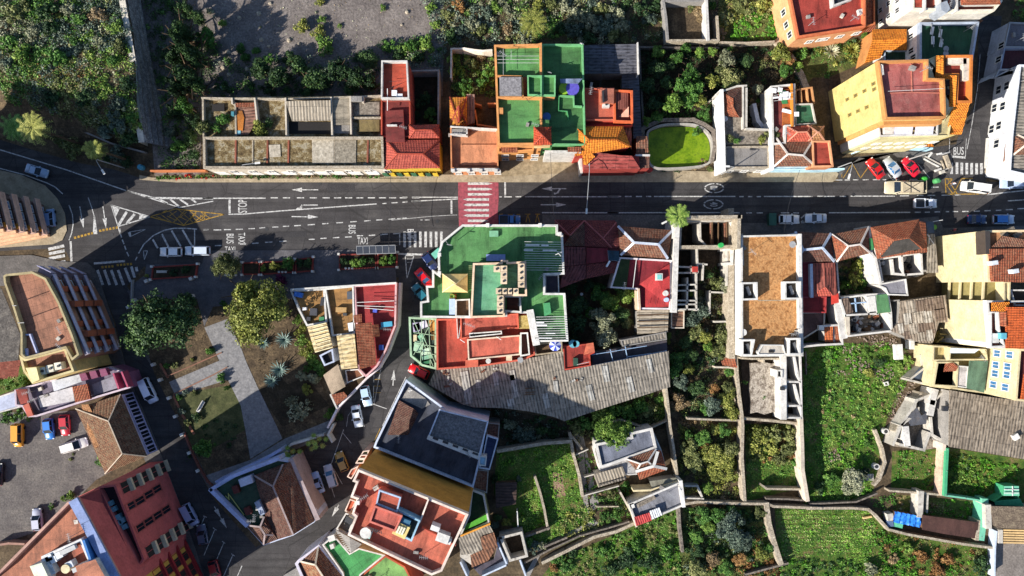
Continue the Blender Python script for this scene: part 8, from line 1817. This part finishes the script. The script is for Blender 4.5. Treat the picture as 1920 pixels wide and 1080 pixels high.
for i,(x,y,w,d) in enumerate(((1750,301,3.4,.2),(1747,305,3.2,.2),(1770,312,.2,2.4),(1777,316,1.4,.2),(1760,318,1.2,.4),(1778,303,.7,2.6),(1768,322,.8,.6))): t.box("step",x,y,w,d,.13,.35+.06*i,[OLDW,WR,STONEW][i % 3],-28 if i < 2 else 20)
lamp(1766,290,1764,288,3,"white sign post on the raised corner");
# scaffolding bars at the lower left parking and road rail
gwall([(470,540)] and [(500,468),(672,462)],.0001,.01,GREYM,"x") if False else None
# people
def person(x,y,ang,top,legs,skin,label,pose=0):
    c=P(x,y,.9);e=bpy.data.objects.new("person",None);COL.objects.link(e);e.location=(c.x,c.y,.04);e.rotation_euler=(0,0,R(ang));meta(e,label,"person")
    V=[(0,0,.95),(0,0,1.15),(0,0,1.38),(0,0,1.5),(.03,0,1.62),(0,.09,.92),(.14,.1,.5),(.02,.1,.06),(.14,.1,.03),(0,-.09,.92),(-.02,-.1,.5),(-.28,-.1,.1),(-.18,-.1,.04),(0,.19,1.4),(-.08,.24,1.12),(.06,.25,.88),(.1,.25,.8),(0,-.19,1.4),(.1,-.24,1.13),(.28,-.22,.95),(.34,-.21,.9)]
    E=[(0,1),(1,2),(2,3),(3,4),(0,5),(5,6),(6,7),(7,8),(0,9),(9,10),(10,11),(11,12),(2,13),(13,14),(14,15),(15,16),(2,17),(17,18),(18,19),(19,20)]
    rad=[.15,.13,.15,.055,.105,.1,.065,.045,.04,.1,.065,.045,.04,.065,.048,.035,.035,.065,.048,.035,.035]
    me=bpy.data.meshes.new("body");me.from_pydata(V,E,[]);o=bpy.data.objects.new("body",me);COL.objects.link(o);o.parent=e
    m=o.modifiers.new("skin",'SKIN');me.skin_vertices.new() if not me.skin_vertices else None
    for i,q in enumerate(rad): me.skin_vertices[0].data[i].radius=(q,q)
    me.skin_vertices[0].data[0].use_root=True;o.modifiers.new("sub",'SUBSURF').levels=1
    for mt in (plain("skin_tone",skin,.6),): me.materials.append(mt)
    sh=MB();n=12
    for z,a,b in ((.88,.2,.15),(1.1,.18,.13),(1.38,.24,.14),(1.5,.1,.08)): sh.v += [(b*math.cos(2*math.pi*i/n),a*math.sin(2*math.pi*i/n),z) for i in range(n)]
    for k in range(3):
        for i in range(n): j=(i+1) % n;sh.f.append([k*n+i,k*n+j,k*n+n+j,k*n+n+i])
    sh.f.append([3*n+i for i in range(n)]);sh.build("shirt",plain("shirt_cloth",top,.9),e)
    tr=MB();tr.tube([(0,.09,.95),(.14,.1,.5),(.02,.1,.08)],[.13,.1,.07],8);tr.tube([(0,-.09,.95),(-.02,-.1,.5),(-.28,-.1,.12)],[.13,.1,.07],8);tr.build("trousers",plain("trouser_cloth",legs,.9),e)
    MB().tube([(.0,0,1.66),(-.01,0,1.74),(-.01,0,1.78)],[.125,.11,.04],10).build("hair",plain("hair","2a1c14",.9),e)
person(1788,344,60,"c8ccd8","54586a","c09070","pedestrian in a pale top crossing the yellow box junction");person(1789,431,160,"c4545c","3a3a44","c09070","pedestrian in a pinkish red top on the pavement below the parked dark blue saloon")
# ================================================================ labels: tell look-alikes apart by their place
def ordinals():
    O=["first","second","third","fourth","fifth","sixth","seventh","eighth","ninth","tenth","eleventh","twelfth"]
    for lab,obs in list(LABELS.items()):
        obs=[o for o in obs if o.name in bpy.data.objects]
        if len(obs) < 2 or obs[0].get("category") not in ("tree","shrub"): continue
        xs=[o.location.x for o in obs];ys=[o.location.y for o in obs]
        hor=(max(xs) - min(xs)) > (max(ys) - min(ys));obs.sort(key=lambda o: o.location.x if hor else -o.location.y);n=len(obs)
        for i,o in enumerate(obs):
            if n == 2: pre=("left" if hor else "upper","right" if hor else "lower")[i]
            elif i == n - 1: pre="rightmost" if hor else "lowest"
            elif i == 0: pre="leftmost" if hor else "topmost"
            else: pre=O[i]+(" from left" if hor else " from top")
            if i > n/2 and i < n - 1: pre=O[n - 1 - i]+(" from right" if hor else " from bottom")
            w=(lab+", " +pre).split();o["label"]=" ".join(w)
ordinals()
PX();palm(28,238,9,2.8,"dark green palm at the left edge overlapping the brighter one","mid",40,w=.6)
gwall([(1371,395),(1371,530),(1373,668)],4.6,1.0,STONEW,"rough grey wall running along the left side of the orange roofed building")
# worn patches and covers set into the roads
for x,y,w,d,a in ((640,352,5,1.4,0),(760,436,7,1.2,3),(300,395,3,1.6,-20),(215,415,2.6,1.8,10),(1650,372,9,.7,2),(1420,346,5,1,0),(820,352,3,1.8,0),(545,440,6,1.0,3),(720,640,1.4,5,-20),(690,800,1.6,4,-20),(1845,260,1.4,6,5)):
    c=P(x,y);o=MB().box((c.x,c.y,.02),w,d,.014+.002*(int(x) % 3),R(a)).build("road_patch",ground("road_repair",[(.3,"373536"),(.6,"413f40"),(.7,"4b4849")],.5,5,.25));o["kind"]="structure"
for x,y in ((600,345),(820,415),(500,430),(210,440),(1310,328),(700,720),(1600,365),(660,850),(1100,350),(250,470)):
    c=P(x,y);o=MB().cyl((c.x,c.y,.02),.33,.03,14).build("manhole_cover",plain("cast_iron","2a2a2c",.6));o["kind"]="structure"
for (x0,y0,z0,x1,y1,z1),l in (((1032,282,8.5,1040,424,13.5),"thin dark cable sagging across the road to the green apartment building"),((732,322,7,728,470,5),"thin dark cable crossing the road left of the red crossing"),((1500,318,6,1470,440,7.5),"thin cable crossing the road to the orange roofed building"),((1135,118,6,1092,300,8),"thin dark cable over the red and orange house")):
    a,b=P(x0,y0,z0),P(x1,y1,z1);o=MB().tube([a.lerp(b,k/8) - Vector((0,0,1.1*(1 - (k/4 - 1) ** 2))) for k in range(9)],.035,5).build("overhead_cable",DARKM,None,Vector((a.x,a.y,0)));meta(o,l,"cable",None,"thing")
# rooftop aerials on the flat roofs
def roof_aerials():
    g=random.Random(3)
    for o in list(COL.objects):
        if o.type != 'EMPTY' or o.get("category") not in ("house","building") or "ruin" in o.name or "derelict" in o.name: continue
        R_=[c for c in o.children if c.name.split(".")[0] == "roof" and c.type == 'MESH' and len(c.data.polygons) == 1]
        if not R_: continue
        r=max(R_,key=lambda c: c.data.polygons[0].area);f=r.data.polygons[0]
        if f.area < 25: continue
        for k in range(1 if f.area < 90 else 2):
            v=r.data.vertices[g.choice(list(f.vertices))].co;p=v.lerp(f.center,g.uniform(.25,.45));h=g.uniform(1.8,2.8);a=g.uniform(0,3.1);d=Vector((math.cos(a),math.sin(a),0));n=Vector((-d.y,d.x,0));t=p+Vector((0,0,h));m=MB().bar(p,t,.06,.06)
            m.bar(t - d*.7,t+d*.7,.05,.05)
            for q in (-.6,-.3,0,.3,.6): m.bar(t+d*q - n*.3,t+d*q+n*.3,.035,.035)
            m.build("aerial",GREYM,o)
            q=p+d*g.uniform(1.0,1.8);MB().box((q.x,q.y,q.z),g.uniform(.5,.9),g.uniform(.4,.7),g.uniform(.3,.7),a).build("vent_box",[CONC,OLDW,GREYM][k % 3],o)
roof_aerials()
